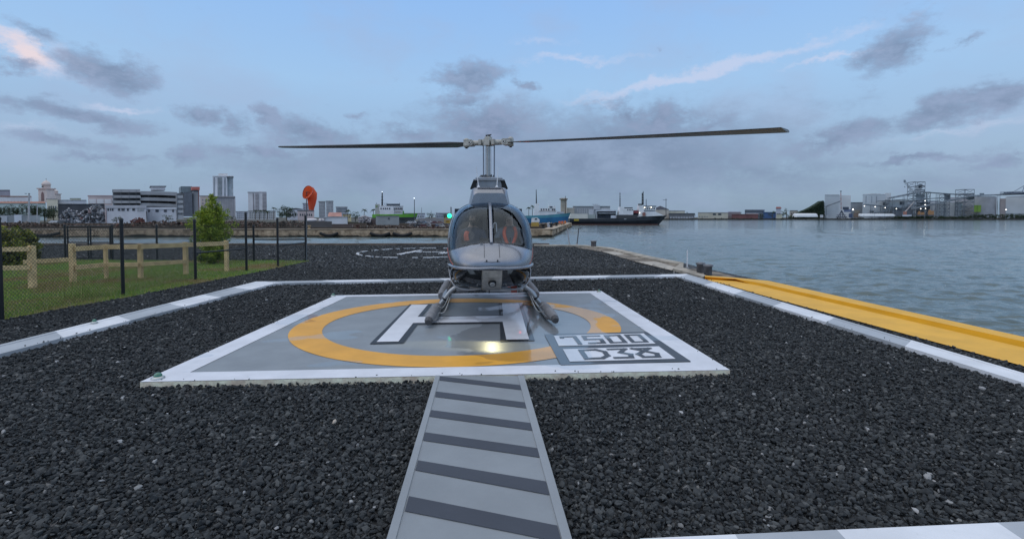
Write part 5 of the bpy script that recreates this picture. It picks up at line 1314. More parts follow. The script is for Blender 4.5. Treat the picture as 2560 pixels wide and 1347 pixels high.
p = [A(x, y, Yf_) for x, y in ((1594, 542), (1661, 539), (1640, 529), (1612, 529), (1606, 536))]; MB().prismy([(q.x, q.z) for q in p], Yf_ + .6, Yf_ + 6).build('forecastle', sh_white, ds)
sbox(ds, 'bridge', 1608.5, 516.5, 1640, 525.5, Yf_ + .4, 6, sh_white); sbox(ds, 'bridge_roof', 1609, 514.6, 1641, 516.4, Yf_ + .2, 6.4, M('roof_dark', ())); sbox(ds, 'bridge_base', 1609, 525.5, 1638, 529, Yf_ + 1, 6, c_grey)
for x in (1611.5, 1617, 1622.5, 1628, 1633.5): sbox(ds, 'window', x, 519.5, x + 3.6, 523, Yf_ + .3, .2, dark_win)
sbox(ds, 'gangway', 1606.5, 531, 1614, 540, Yf_ - .1, .4, M('gangway_red', (.28, .13, .11), .7))
for x, y, s_ in ((1628, 518.3, 1), (1612, 518.8, .8), (1599, 532, 1), (1608, 532, .8)): MB().lathe([(.02, -.14), (.12, -.06), (.12, .06), (.02, .14)], tuple(A(x, y, Yf_ + .1)), 8).build('deck_lamp', glow('lamp_warm', (1, .92, .75), 5.0), ds)
for x, y0, y1, nm in ((1550, 481, 518, 'mast'), (1608, 478, 511, 'mast'), (1615.5, 498, 516, 'antenna'), (1665, 496.5, 539, 'jackstaff')):
    mb = MB(); mb.tube([A(x, y1, Yf_ + 2), A(x, y0, Yf_ + 2)], [.2 if nm == 'mast' else .12, .09], 6)
    if nm == 'mast':
        for k in range(4): y = y0 + 4 + k * 6; mb.tube([A(x - 1.6, y, Yf_ + 2), A(x + 1.6, y, Yf_ + 2)], .06, 4)
    if nm == 'jackstaff': mb.tube([A(1657, 500, Yf_ + 2), A(1668, 499.5, Yf_ + 2)], .06, 4)
    mb.build(nm, sh_black, ds)
mb = MB(); lattice(mb, A(1608.6, 500, Yf_).x, A(1610.6, 500, Yf_).x, Yf_ + 2, Yf_ + 2.3, A(1608, 511, Yf_).z, A(1608, 482, Yf_).z, 8, .05); mb.build('lattice_mast', sh_black, ds)

# far shore behind and right of the ships
YS = 466
bldg('beige shed with rounded dark roof behind the bow of the dark ship', 1630, 524, 1672, 551, 470, 18, c_beige, z0=-.8, roof='shed', roof_mat=M('roof_mauve', (.16, .155, .18), .8), roof_h=9)
bldg('pale long shed right of the bow of the dark ship', 1672, 527, 1712, 551, 480, 14, c_cream, z0=-.8, roof='flat', roof_h=1, roof_mat=c_pale)
bldg('low open shed with dark roof on the far shore', 1672, 535, 1736, 550, YS, 12, wall_mat('open_shed', (.12, .12, .125)), z0=-.8, roof='flat', roof_h=2, roof_mat=r_dark, wins=[(.03, .97, .05, .5, 9, 1, .7, .8, c_grey)], name='shed', cat='shed')
t = bldg('beige workshop with two dark upper windows on the far shore', 1745, 531.5, 1820, 549, YS + 2, 14, wall_mat('workshop_beige', (.42, .385, .31)), z0=-.8, roof='flat', roof_h=1, roof_mat=c_pale)
for xa, xb in ((1782, 1789.5), (1795, 1803)): extra_box(t, 'window', xa, 533.5, xb, 538, YS + 2, .3, dark_win, .2)
for x in (1748, 1754, 1761, 1767): extra_box(t, 'door', x, 540.5, x + 2, 543, YS + 2, .3, mid_win, .2)
bldg('pale roofed shed right of the beige workshop', 1811, 530.5, 1850, 546, YS + 14, 12, wall_mat('shed_mauve', (.25, .21, .215)), z0=-.8, roof='flat', roof_h=2, roof_mat=c_pale, name='shed', cat='shed')
bldg('left red brown shed on the far shore', 1829, 536, 1866, 547, YS + 1, 8, wall_mat('red_shed', (.15, .06, .055)), z0=-.8, name='shed', cat='shed', roof='flat', roof_h=.8, roof_mat=wall_mat('red_trim', (.20, .09, .08)))
bldg('right red brown shed with pale roof on the far shore', 1866, 535.5, 1895, 546, YS + 3, 8, wall_mat('red_shed', ()), z0=-.8, name='shed', cat='shed', roof='flat', roof_h=2, roof_mat=wall_mat('pale_red', (.38, .30, .29)))
bldg('grey blue flat roofed hangar behind the red brown sheds', 1862, 525, 1911, 547, YS + 40, 14, wall_mat('hangar_blue', (.13, .155, .19)), z0=-.8, roof='flat', roof_h=1, roof_mat=wall_mat('hangar_trim', (.32, .34, .38)), wins=[(.05, .6, .45, .65, 1, 1, .9, .9, c_grey), (.0, .95, .80, .9, 1, 1, .98, .9, r_dark)])
bldg('bright blue building behind the far shore trees', 1908, 531, 1941, 547, YS + 30, 10, wall_mat('wall_blue', (.045, .10, .22)), z0=-.8, roof='flat', roof_h=1, roof_mat=wall_mat('blue_trim', (.10, .16, .26)))
hw_ = bldg('narrow white house with dark red roof on the far shore', 1940, 521, 1952, 547, YS + 26, 8, c_pale, cat='house', name='house', z0=-.8, roof='gable', roof_h=4, roof_mat=M('roof_darkred', (.22, .07, .06), .8), wins=[(.1, .9, .3, .6, 2, 1, .5, .5, dark_win)])
bldg('small cream house left of the green mound', 1974, 527, 1994, 547, YS + 24, 8, wall_mat('cream_house', (.42, .37, .31)), cat='house', name='house', z0=-.8, roof='flat', roof_h=1.2, wins=[(.1, .9, .5, .8, 3, 1, .4, .6, dark_win)])
bldg('small yellowish hut at the water on the far shore', 1941, 535, 1955, 547, YS + 6, 5, wall_mat('hut_yellow', (.42, .40, .30)), cat='hut', name='hut', z0=-.8, roof='flat', roof_h=.8)
for i, (px, y0, w, m_) in enumerate(((1717, 528, 6, leaf_dark), (1735, 531, 8, leaf_dark), (1852, 528, 8, leaf_dark), (1902, 529, 22, leaf_mid), (1931, 526, 18, leaf_mid), (1966, 517, 15, leaf_dark), (1957, 526, 16, leaf_mid), (1972, 536, 20, leaf_mid))):
    far_tree(['small dark tree right of the pale long shed', 'small dark tree left of the beige workshop', 'thin dark tree behind the pale roofed shed', 'green tree in front of the grey blue hangar', 'bushy tree above the blue building', 'tall dark round tree left of the green mound', 'tree below the narrow white house', 'low green trees at the water left of the white tent'][i], px, y0, 547, w, YS + 12 + (i % 3) * 3, m_, 'trees on the far shore', 12)
def tent(label, x0, x1, y0, y1, Y):
    a, b_ = A(x0, y0, Y), A(x1, y1, Y); r = a.z - b_.z; L = b_.x - a.x; n_ = 8
    t = thing('storage_tent', label, 'storage tent', ((a.x + b_.x) / 2, Y + r, b_.z), 'long white storage tents')
    mb = MB(); vs = []
    for i, (u, k) in enumerate(((0, .35), (.02, .8), (.05, 1), (.95, 1), (.985, .8), (1, .35))):
        for j in range(n_ + 1):
            th = pi * j / n_; vs.append((a.x + L * u, Y + r - r * cos(th) * k, b_.z + r * sin(th) ** .8 * k if 0 < j < n_ else b_.z))
    mb.add(vs, [(i * 9 + j, (i + 1) * 9 + j, (i + 1) * 9 + j + 1, i * 9 + j + 1) for i in range(5) for j in range(n_)], 0, True)
    mb.build('cover', M('tent_white', (.70, .73, .75), .6, var=.06, scale=.2), t)
    MB().box(a.x + L * .06, b_.x - L * .06, Y - .2, Y + .1, b_.z, b_.z + r * .16).build('skirt', wall_mat('tent_skirt', (.36, .38, .40)), t)
tent('long white storage tent left of the green mound base', 1989, 2047, 533.5, 543, YS + 2)
tent('very long white storage tent in front of the cement plant', 2148, 2241, 534.5, 541.5, YS + 3)

# green mound
mh = MB(); pts = [(1978, 545), (1990, 536), (2004, 529), (2018, 524), (2032, 517), (2045, 509), (2055, 502.5), (2060, 502), (2061.5, 549), (1978, 549)]
pz = [A(x, y, YS + 16) for x, y in pts]; mh.prismy([(p.x, p.z) for p in pz], YS + 16, YS + 22)
hill = tag(mh.build('hill', M('hill_soil', (.022, .04, .024), .95, var=.4, scale=.15)), 'steep green mound left of the cement plant', 'hill', kind='structure')
cl_ = []
for i in range(420):
    px = RND.uniform(1980, 2061); yt = float(np.interp(px, [p[0] for p in pts[:8]], [p[1] for p in pts[:8]])); c = A(px, RND.uniform(yt, 548), YS + 15.5); cl_.append((c.x, c.y, c.z, RND.uniform(.5, 1.1)))
P = clump_points(cl_, 26); V_, F_ = leaf_quads(P, .34, 1.4)
tag(raw_mesh('hill_scrub', V_, F_, island_mat('hill_scrub', [(0, (.012, .026, .014)), (.6, (.024, .048, .026)), (1, (.045, .075, .035))], .8)), 'dark scrub covering the steep green mound', 'scrub', kind='stuff')
# shore scrub band
cl_ = []
for i in range(900):
    px = RND.uniform(2235, 2640); c = A(px, RND.uniform(541.5 if px < 2420 else 536.5, 549), YS - 1.5); cl_.append((c.x, c.y + RND.uniform(-1, 1.5), c.z, RND.uniform(.4, .9)))
for i in range(240):
    px = RND.uniform(1640, 2235); c = A(px, RND.uniform(545.5, 549), YS - 2.5); cl_.append((c.x, c.y, c.z, RND.uniform(.25, .55)))
P = clump_points(cl_, 22); V_, F_ = leaf_quads(P, .36, 1.4)
tag(raw_mesh('shore_scrub', V_, F_, leaf_dark), 'dark green scrub growing along the far shore edge', 'scrub', kind='stuff')
sb = thing('shore_wall', 'low dark stone wall along the far shore waterline', 'shore wall', (A(2100, 549, 461).x, 461, WZ))
MB().box(A(1640, 549, 461).x, A(2700, 549, 461).x, 460.6, 462.4, -3, -.35).build('stone_face', M('shore_stone', (.055, .052, .048), .95, var=.5, scale=.4), sb)

# cement plant
plant_w = M('plant_white', (.56, .60, .63), .75, var=.08, scale=.08); plant_l = M('plant_light', (.68, .69, .70), .75, var=.06, scale=.08); steel = M('plant_steel', (.20, .235, .27), .7, var=.25, scale=.3); steel_l = M('plant_steel_light', (.32, .36, .40), .7, var=.2, scale=.3)  # steel tones lightened, with far haze put into the base colour
YP = 480
t = bldg('tall blank white plant building right of the green mound', 2062, 487.5, 2096, 549, YP + 6, 20, plant_w, z0=-.8, roof='flat', roof_h=.8, roof_mat=plant_l); extra_box(t, 'side_wall', 2096, 488.5, 2126, 549, YP + 10, 18, plant_l)
bldg('small grey plant building between the two tall white ones', 2126, 507, 2156, 549, YP + 20, 12, wall_mat('plant_grey', (.30, .33, .36)), z0=-.8, roof='flat', roof_h=1.2, roof_mat=steel, wins=[(.35, .75, .1, .55, 1, 1, 1, 1, c_beige)])
t = bldg('wide white plant building with narrow slots near its roof', 2157, 486, 2212, 549, YP + 4, 22, plant_w, z0=-.8, roof='shed', roof_h=2.5, roof_mat=plant_l)
for x in (2164, 2178, 2190): extra_box(t, 'slot', x, 490, x + 1.6, 507, YP + 4, .3, steel_l, .25)
extra_box(t, 'annex', 2212, 482.5, 2226, 549, YP + 5, 18, plant_l); extra_box(t, 'annex', 2207, 501, 2268, 549, YP + 2, 16, wall_mat('annex_grey', (.33, .36, .38)))
for x, y in ((2208, 506), (2249, 504)): extra_box(t, 'opening', x, y, x + 11, y + 8, YP + 2, .3, dark_win, .25)
extra_box(t, 'opening', 2174, 527, 2184, 531, YP + 4, .3, dark_win, .25)
bldg('light grey plant hall behind the main steel tower', 2268, 503, 2345, 549, YP + 26, 16, wall_mat('hall_grey', (.35, .375, .40)), z0=-.8, roof='flat', roof_h=1)
bldg('low dark grey shed at the foot of the conveyors', 2232, 520, 2282, 549, YP - 2, 10, wall_mat('dark_shed', (.12, .135, .155)), z0=-.8, roof='flat', roof_h=1, roof_mat=steel, name='shed', cat='shed')
def silo(label, x0, x1, y0, Y, mat, roof_h=3):
    a, b_ = A(x0, y0, Y), A(x1, y0, Y); r = (b_.x - a.x) / 2; s = Y / FPX; c = ((a.x + b_.x) / 2, Y + r, -.8); H = a.z + .8
    t = thing('storage_silo', label, 'silo', c, 'round storage silos')
    MB().lathe([(r, 0), (r, H)], c, 32).build('shell', mat, t)
    MB().lathe([(r * 1.01, H), (r * 1.01, H + .3), (r * .15, H + roof_h * s), (.1, H + roof_h * s)], c, 32).build('roof', steel_l, t)
    return t
silo('left pale round silo behind the second steel tower', 2330, 2376, 508, YP + 8, plant_w)
silo('middle pale round silo under the long conveyor', 2374, 2420, 507, YP + 6, M('silo_pale', (.56, .59, .61), .7, var=.1, scale=.1))
silo('big round silo right of the second steel tower', 2424, 2520, 492, YP + 4, M('silo_mauve', (.43, .43, .455), .7, var=.14, scale=.12), 2)
bldg('white plant building at the far right with pinkish corner', 2514, 492, 2610, 549, YP + 4, 22, plant_l, z0=-.8, roof='shed', roof_h=4, roof_mat=plant_w, bands=[(-.13, 0, 0, .92, 'corner', wall_mat('plant_pink', (.33, .28, .27))), (.0, 1, 0, .26, 'base_wall', wall_mat('plant_base', (.27, .29, .30)))])
g_ = thing('green_container', 'bright lime green container below the second steel tower', 'container', tuple(A(2443, 531, YP - 2))); extra_box(g_, 'shell', 2434, 513, 2452.5, 530, YP - 2, 6, M('lime_green', (.24, .38, .06), .6, var=.1)); extra_box(g_, 'rib', 2442.6, 513, 2443.6, 530, YP - 2, .2, M('lime_dark', (.15, .25, .04), .6), .12)
def steel_tower(label, x0, x1, y0, lv, parts=()):
    a, b_ = A(x0, y0, YP - 4), A(x1, y0, YP - 4); t = thing('steel_tower', label, 'steel tower', ((a.x + b_.x) / 2, YP - 4, -.8), 'steel frame towers of the plant')
    mb = MB(); lattice(mb, a.x, b_.x, YP - 4, YP - 4 + (b_.x - a.x), -.8, a.z, lv, .28); mb.build('frame', steel, t)
    for nm, xa, ya, xb, yb, m_ in parts: extra_box(t, nm, xa, ya, xb, yb, YP - 2.5, 5, m_)
    return t
steel_tower('tallest steel frame tower in the middle of the plant', 2288.5, 2313, 454.5, 8, [('platform', 2288, 464, 2313, 465.5, steel), ('platform', 2286, 473.5, 2313, 475.5, steel), ('machine', 2296, 461, 2306, 470, steel), ('panel', 2290, 467, 2302, 473, plant_l), ('panel', 2291, 476, 2301, 480, plant_l), ('machine', 2290, 484, 2310, 502, steel_l), ('machine', 2292, 506, 2324, 546, M('machine_mass', (.075, .09, .105), .8, var=.5, scale=.3))])
steel_tower('second steel frame tower beside the big round silo', 2411, 2436, 473.5, 7, [('platform', 2411, 485, 2436, 487, steel), ('machine', 2416, 489, 2434, 499, steel)])
steel_tower('low steel frame tower between the two tall ones', 2361, 2375, 486, 7, [('machine', 2362, 487, 2376, 500, steel)])
steel_tower('slim steel frame tower behind the tallest one', 2316, 2326, 480, 6)
steel_tower('short steel frame under the left conveyor', 2218, 2225, 500, 5)
def conveyor(label, p, q, n, hpx=2.2, mat=None, legs=(), Y=None):
    Y = Y or YP - 6; a, b_ = A(p[0], p[1], Y), A(q[0], q[1], Y); h = hpx * Y / FPX
    t = thing('conveyor', label, 'conveyor', tuple(a), 'conveyors of the plant')
    mb = MB(); truss(mb, a, b_, h, 2.0, n, .14); mb.build('truss', mat or steel, t)
    u = Vector((0, 0, h * .2)); w = Vector((0, 1.8, 0)); v = Vector((0, .2, 0)); k = Vector((0, 0, h * .55))
    MB().hexa([a + u + v, b_ + u + v, b_ + u + w, a + u + w, a + u + v + k, b_ + u + v + k, b_ + u + w + k, a + u + w + k]).build('belt_cover', steel_l, t)
    for x in legs:
        f = (x - p[0]) / (q[0] - p[0]); c = a.lerp(b_, f); mb = MB()
        for o in (0, 2): mb.tube([(c.x - .4, c.y + o, -.8), (c.x, c.y + o, c.z)], .16, 5); mb.tube([(c.x + .6, c.y + o, -.8), (c.x, c.y + o, c.z)], .16, 5)
        mb.build('leg', steel, t)
conveyor('thin conveyor leaning on the tall blank white building', (2064, 518), (2103, 503.5), 8, 1.6, legs=(2066,), Y=YP - 1)
conveyor('long rising conveyor left of the tallest steel tower', (2222, 497.5), (2308, 480.5), 14, 3.2, legs=(2235, 2262))
conveyor('flat thin conveyor right of the tallest steel tower', (2308, 481), (2452, 491), 18, 1.6, legs=(2345, 2395))
conveyor('long rising conveyor crossing in front of the silos', (2282, 524), (2436, 490), 22, 3.4, legs=(2330, 2365, 2400), Y=YP - 9)
conveyor('long pale conveyor at the far right rising to the ship loader', (2430, 491), (2640, 484), 22, 3.2, steel_l, legs=(2500,), Y=YP - 8)
conveyor('low falling conveyor with lamps left of the tallest tower', (2162, 512), (2250, 520.5), 14, 2.0, legs=(2180, 2205), Y=YP - 4)
conveyor('lowest rising conveyor behind the white storage tent', (2185, 534), (2300, 513), 16, 2.6, legs=(2200, 2240), Y=YP - 3)
conveyor('upper thin conveyor joining the white building and the tower', (2195, 503.5), (2290, 498), 12, 1.2, Y=YP - 2)
conveyor('middle thin conveyor right of the tallest tower', (2312, 498), (2365, 495), 8, 1.2, Y=YP - 3)
bl_ = thing('ship_loader', 'dark blue ship loader boom at the right edge of the plant', 'ship loader', tuple(A(2540, 484, YP - 12)))
mb = MB(); truss(mb, A(2508, 484.5, YP - 12), A(2660, 478, YP - 12), 1.5, 3, 14, .2); mb.tube([A(2530, 482, YP - 12), A(2561, 464, YP - 12)], .2, 5); mb.tube([A(2556, 480, YP - 12), A(2561, 464, YP - 12)], .2, 5); mb.build('boom', M('loader_blue', (.03, .045, .10), .6), bl_)
extra_box(bl_, 'boom_cover', 2510, 481.5, 2660, 484.5, YP - 11.5, 2, M('loader_blue', ()))
extra_box(bl_, 'head', 2449, 483, 2460, 490, YP - 8, 3, steel)
MB().tube([A(2600, 549, YP - 12), A(2600, 481, YP - 12)], .5, 6).build('leg', M('loader_blue', ()), bl_)
# cranes
cr = thing('tower_crane', 'blue grey crawler crane jib rising left of the tallest steel tower', 'crane', tuple(A(2283, 549, YP - 7)))
mb = MB(); p, q = A(2283, 480, YP - 7), A(2262, 452, YP - 7)
d = (q - p).normalized(); sd = d.cross(Vector((0, 1, 0))) * .7
for o in (-1, 1):
    for y in (0, 1.2): mb.tube([p + sd * o * 1.3 + Vector((0, y, 0)), q + sd * o * .5 + Vector((0, y, 0))], .16, 4, 0, False)
for k in range(12): a, b_ = p.lerp(q, k / 12), p.lerp(q, (k + 1) / 12); s_ = 1.3 - .8 * k / 12; mb.tube([a + sd * s_, b_ - sd * s_] if k % 2 else [a - sd * s_, b_ + sd * s_], .1, 4, 0, False)
mb.build('jib', steel_l, cr); extra_box(cr, 'jib_head', 2259, 450, 2264, 456, YP - 7.3, 2, steel)
MB().tube([A(2262, 455, YP - 7), A(2262, 467, YP - 7)], .06, 4).build('hoist_rope', steel, cr); MB().lathe([(.05, -.5), (.45, -.2), (.45, .3), (.05, .5)], tuple(A(2262, 467.5, YP - 7)), 8).build('hook_block', steel, cr)
MB().tube([A(2283, 549, YP - 7), p], .5, 6).build('mast', steel, cr)
rc = thing('harbour_crane', 'harbour crane with thin red and white mast in front of the tall blank building', 'crane', tuple(A(2103, 546, YP - 14)))
a, b_ = A(2103, 523, YP - 14), A(2102, 478, YP - 14); mb = MB()
for k in range(8):
    p, q = a.lerp(b_, k / 8), a.lerp(b_, (k + 1) / 8); mb.tube([p, q], .32, 6, k % 2)
mb.build('mast', [M('crane_red', (.36, .13, .11), .6), M('crane_pale', (.42, .36, .36), .6)], rc)
extra_box(rc, 'mast_head', 2100, 477, 2104.5, 479.5, YP - 14.3, 1, steel); mb = MB()
for x in (2093, 2099, 2108, 2115): mb.tube([A(x, 546, YP - 14), A(2104, 526, YP - 14)], .28, 5)
mb.tube([A(2091, 543, YP - 14), A(2117, 543, YP - 14)], .5, 5); mb.tube([A(2092, 538, YP - 14), A(2114, 538, YP - 14)], .3, 5); mb.build('portal', M('crane_navy', (.05, .065, .10), .6), rc)
extra_box(rc, 'cab', 2107, 517.5, 2122, 524, YP - 14.5, 4, M('crane_navy', ())); extra_box(rc, 'cab', 2110, 523, 2128, 530, YP - 14, 4, wall_mat('crane_blue', (.10, .13, .22)))
bk = thing('boom_lift', 'white and orange boom lift standing in front of the steel tower', 'boom lift', tuple(A(2265, 540, YP - 16)))
MB().tube([A(2263, 530, YP - 16), A(2286, 504, YP - 16)], [.5, .3], 6).build('boom', M('boom_pale', (.42, .38, .37), .6), bk); extra_box(bk, 'base', 2258, 529, 2267, 537, YP - 16.5, 3, M('boom_orange', (.45, .20, .15), .6)); extra_box(bk, 'track', 2256, 537, 2279, 541, YP - 16.5, 3, c_pale)
for i, (xa, xb, ya) in enumerate(((2294, 2312, 530.5), (2320, 2335, 527))):
    t = thing('excavator', ['left orange excavator working at the plant shore', 'right orange excavator with raised arm at the plant shore'][i], 'excavator', tuple(A(xa, 541, YP - 15)), 'orange excavators at the plant')
    om = M('digger_orange', (.42, .22, .10), .6, var=.25); extra_box(t, 'body', xa, ya, xb, 537, YP - 15, 3, om); extra_box(t, 'track', xa - 1, 537, xb + 1, 541, YP - 15.4, 4, r_dark); extra_box(t, 'cab', xa + 2, ya - 2.6, xa + 7, ya, YP - 14.8, 2, om)
    MB().tube([A(xb, ya + 2, YP - 14), A(xb + 4, ya - 10 * i - 3, YP - 14), A(xb + 7, 536, YP - 14)], .3, 5).build('arm', steel, t)
for i, (x, y) in enumerate(((2132.5, 524), (2161, 514.8), (2188, 517), (2213, 519.5), (2241, 522), (2313, 502), (2313, 512), (2302, 522), (2314, 521.5), (2515, 524))):
    c = A(x, y, YP - 17); t = thing('floodlight', ['brightest lit lamp beside the harbour crane', 'lit lamp at the left end of the low conveyor', 'second lit lamp along the low conveyor', 'third lit lamp along the low conveyor', 'fourth lit lamp at the right end of the low conveyor', 'upper lit lamp on the tallest steel tower', 'middle lit lamp on the tallest steel tower', 'lower left lit lamp on the tallest steel tower', 'lower right lit lamp on the tallest steel tower', 'lit lamp at the foot of the far right building'][i], 'floodlight', (c.x, c.y, -.8), 'lit floodlights of the plant')
    MB().tube([(c.x, c.y + .3, -.8), (c.x, c.y + .3, c.z)], .09, 5).build('post', steel, t); r = .62 if i == 0 else .34
    MB().lathe([(.02, -r), (r * .8, -r * .5), (r, 0), (r * .8, r * .5), (.02, r)], tuple(c), 8).build('lamp', glow('lamp_flood', (1, .97, .9), 5.0), t)
for i, (xa, xb, ya, col) in enumerate(((2122, 2131, 534, 'navy'), (2134, 2146, 532, 'brown'), (2050, 2058, 537, 'white'), (2066, 2074, 539, 'pale grey'))):
    t = thing('cargo_box', f'{col} cargo box standing on the plant quay', 'cargo box', tuple(A(xa, 543, YP - 13)), 'cargo boxes on the plant quay'); extra_box(t, 'shell', xa, ya, xb, 544, YP - 13, 3, wall_mat('cargo_' + col.replace(' ', '_'), {'navy': (.05, .07, .13), 'brown': (.16, .11, .08), 'white': (.48, .49, .5), 'pale grey': (.33, .35, .37)}[col]))

# ------------------------------------------------------------------ helicopter (local frame: nose towards -y, z = 0 at the skids' ground)
HX, HY, HROT = -.425, 9.0, radians(4.0)
heli = thing('helicopter', 'silver helicopter with two bladed rotor standing on the pad facing the camera', 'helicopter', (HX, HY, PAD_Z + .006), local=True, rotz=HROT)

def silver_mat(name, col, rough, metal, coat=.6):
    m, nt, b = new_mat(name)
    g = N(nt, 'ShaderNodeTexCoord')
    f = maprange(nt, noise(nt, g.outputs['Object'], 3.5, 6, .6), .3, .7)
    nt.links.new(mixc(nt, f, tuple(c * .88 for c in col), tuple(c * 1.08 for c in col)), b.inputs['Base Color'])
    nt.links.new(maprange(nt, noise(nt, g.outputs['Object'], 9, 5, .65), .3, .7, rough * .8, rough * 1.35), b.inputs['Roughness'])
    b.inputs['Metallic'].default_value = metal; b.inputs['Coat Weight'].default_value = coat; b.inputs['Coat Roughness'].default_value = .08
    MATS[name] = m; return m
silver = silver_mat('silver_paint', (.25, .268, .305), .25, .66)
silver_d = silver_mat('silver_dull', (.30, .305, .32), .42, .7, .2)
alu = silver_mat('aluminium', (.40, .40, .40), .35, .85, .1)
seal = M('rubber_seal', (.012, .013, .015), .5)
lining = M('cabin_lining', (.022, .024, .028), .85, var=.3, scale=5)
ws_glass = glass_mat('windshield_glass', (.88, .95, .99), 1.05, sheen=(.80, .91, 1))
chin_glass = glass_mat('chin_glass', (.40, .46, .52), .9)
door_glass = glass_mat('door_glass', (.55, .62, .64), 1.0)

# stations: y, top, bottom, half width, height of widest point
ST = [(-2.25, .815, .785, .0, .80), (-2.21, .91, .71, .28, .80), (-2.12, .99, .60, .42, .80), (-2.00, 1.06, .52, .505, .805), (-1.86, 1.12, .465, .56, .82), (-1.66, 1.30, .425, .607, .87),
      (-1.42, 1.505, .40, .642, .93), (-1.18, 1.635, .388, .665, .98), (-.95, 1.70, .38, .675, 1.01), (-.6, 1.735, .38, .68, 1.03), (0, 1.745, .38, .68, 1.03), (.6, 1.70, .43, .665, 1.05), (1.2, 1.58, .55, .53, 1.08), (1.8, 1.48, .76, .35, 1.14), (2.4, 1.43, .98, .22, 1.2), (2.7, 1.42, 1.03, .19, 1.22)]
ST = np.array(ST)
def pchip(x, y, q):
    h = np.diff(x); d = np.diff(y) / h; m = np.zeros_like(y); m[0], m[-1] = d[0], d[-1]
    for i in range(1, len(y) - 1):
        if d[i - 1] * d[i] > 0: w1, w2 = 2 * h[i] + h[i - 1], h[i] + 2 * h[i - 1]; m[i] = (w1 + w2) / (w1 / d[i - 1] + w2 / d[i])
    k = np.clip(np.searchsorted(x, q) - 1, 0, len(h) - 1); t = (q - x[k]) / h[k]
    return (2 * t**3 - 3 * t**2 + 1) * y[k] + (t**3 - 2 * t**2 + t) * h[k] * m[k] + (-2 * t**3 + 3 * t**2) * y[k + 1] + (t**3 - t**2) * h[k] * m[k + 1]
def s_of(y): return np.where(y < -.95, np.sqrt(np.maximum(y + 2.25, 0) / 1.3), 1 + (y + .95) / 2.6)
def y_of(s): return np.where(s < 1, -2.25 + 1.3 * s * s, -.95 + (s - 1) * 2.6)
SS = np.concatenate([np.linspace(0.0, 1, 120), np.linspace(1, s_of(np.array([2.7]))[0], 72)[1:]])
keyS = s_of(ST[:, 0])
Yk = y_of(SS); TOP, BOT, HWD, ZC = [pchip(keyS, ST[:, i], SS) for i in (1, 2, 3, 4)]
NT = 200; th = np.linspace(0, 2 * pi, NT, endpoint=False)
def spow(v, e): return np.sign(v) * np.abs(v) ** e
def loft(shrink=0.0):
    V = np.zeros((len(SS), NT, 3))
    for i in range(len(SS)):
        n_ = 2.25 + .5 * min(1, SS[i]); e = 2 / n_
        up = np.sin(th) > 0; e = np.where(up, e, 2 / (2.3 + 1.1 * min(1, SS[i])))
        x = max(0, HWD[i] - shrink) * spow(np.cos(th), e)
        z = ZC[i] + np.where(up, max(.001, TOP[i] - ZC[i] - shrink), max(.001, ZC[i] - BOT[i] - shrink)) * spow(np.sin(th), e)
        V[i, :, 0] = x; V[i, :, 1] = Yk[i] + (shrink if SS[i] < .9 else 0); V[i, :, 2] = z
    return V
LV = loft()
ii, jj = np.meshgrid(np.arange(len(SS) - 1), np.arange(NT), indexing='ij')
ii, jj = ii.ravel(), jj.ravel(); j2 = (jj + 1) % NT
FQ = np.stack([ii * NT + jj, (ii + 1) * NT + jj, (ii + 1) * NT + j2, ii * NT + j2], 1)
flatV = LV.reshape(-1, 3); C = flatV[FQ].mean(1); cx_, cy_, cz_ = C.T; ax = np.abs(cx_)
front = cy_ < -.62
zlow = 1.115 - .10 * (ax / .55) ** 2
ev = (ax / .616) ** 3.6 + (np.maximum(cz_ - 1.05, 0) / .648) ** 3.2
in_ws = front & (cz_ > zlow) & (ev < 1)
is_seal = front & (cz_ > zlow - .012) & (ev < 1.06) & ~in_ws
post = in_ws & (ax < .026)
ws = in_ws & ~post
chin = (cy_ < -1.16) & (cz_ < .752) & (cz_ > .412) & (ax > .135) & (ax < .632)
chin_frame = (cy_ < -1.18) & (cz_ < .76) & (cz_ > .44) & (ax > .12) & ~chin
hood = (cy_ < -1.2) & (cz_ >= .765) & ~in_ws & ~is_seal & (cz_ < 1.16)
side = ~front | (ev >= 1.06)
dw = (ax > .30) & side & (cy_ > -.80) & (cy_ < -.16) & (cz_ > 1.08) & (cz_ < 1.60)
dw2 = (ax > .30) & (cy_ > .0) & (cy_ < .62) & (cz_ > 1.10) & (cz_ < 1.58)
sky_w = (cz_ > 1.53) & (cy_ > -.90) & (cy_ < -.34) & (ax > .08) & (ax < .54) & ~in_ws & ~is_seal
used_ = ws | is_seal | post | chin | hood | dw | dw2
def part(name, mask, mat, V=flatV, smooth=True):
    f = FQ[mask]; u, inv = np.unique(f, return_inverse=True)
    return raw_mesh(name, V[u], inv.reshape(f.shape), mat, heli, smooth)
part('fuselage', ~(ws | is_seal | post | chin | dw | dw2 | hood | sky_w), silver)
part('nose_hood', hood, silver)
for m_ in (sky_w & (cx_ < 0), sky_w & (cx_ > 0)): part('roof_window', m_, glass_mat('roof_glass', (.66, .88, .92), .6))
part('windshield', ws & (cx_ < 0), ws_glass); part('windshield', ws & (cx_ > 0), ws_glass)
part('windshield_seal', is_seal, seal)
part('chin_window', chin & (cx_ < 0), chin_glass); part('chin_window', chin & (cx_ > 0), chin_glass)
for m_ in (dw, dw2):
    part('door_window', m_ & (cx_ < 0), door_glass); part('door_window', m_ & (cx_ > 0), door_glass)
LI = loft(.02).reshape(-1, 3)
part('cabin_lining', ~(ws | post | is_seal | chin | dw | dw2 | sky_w) & (cy_ < .9), lining, LI)
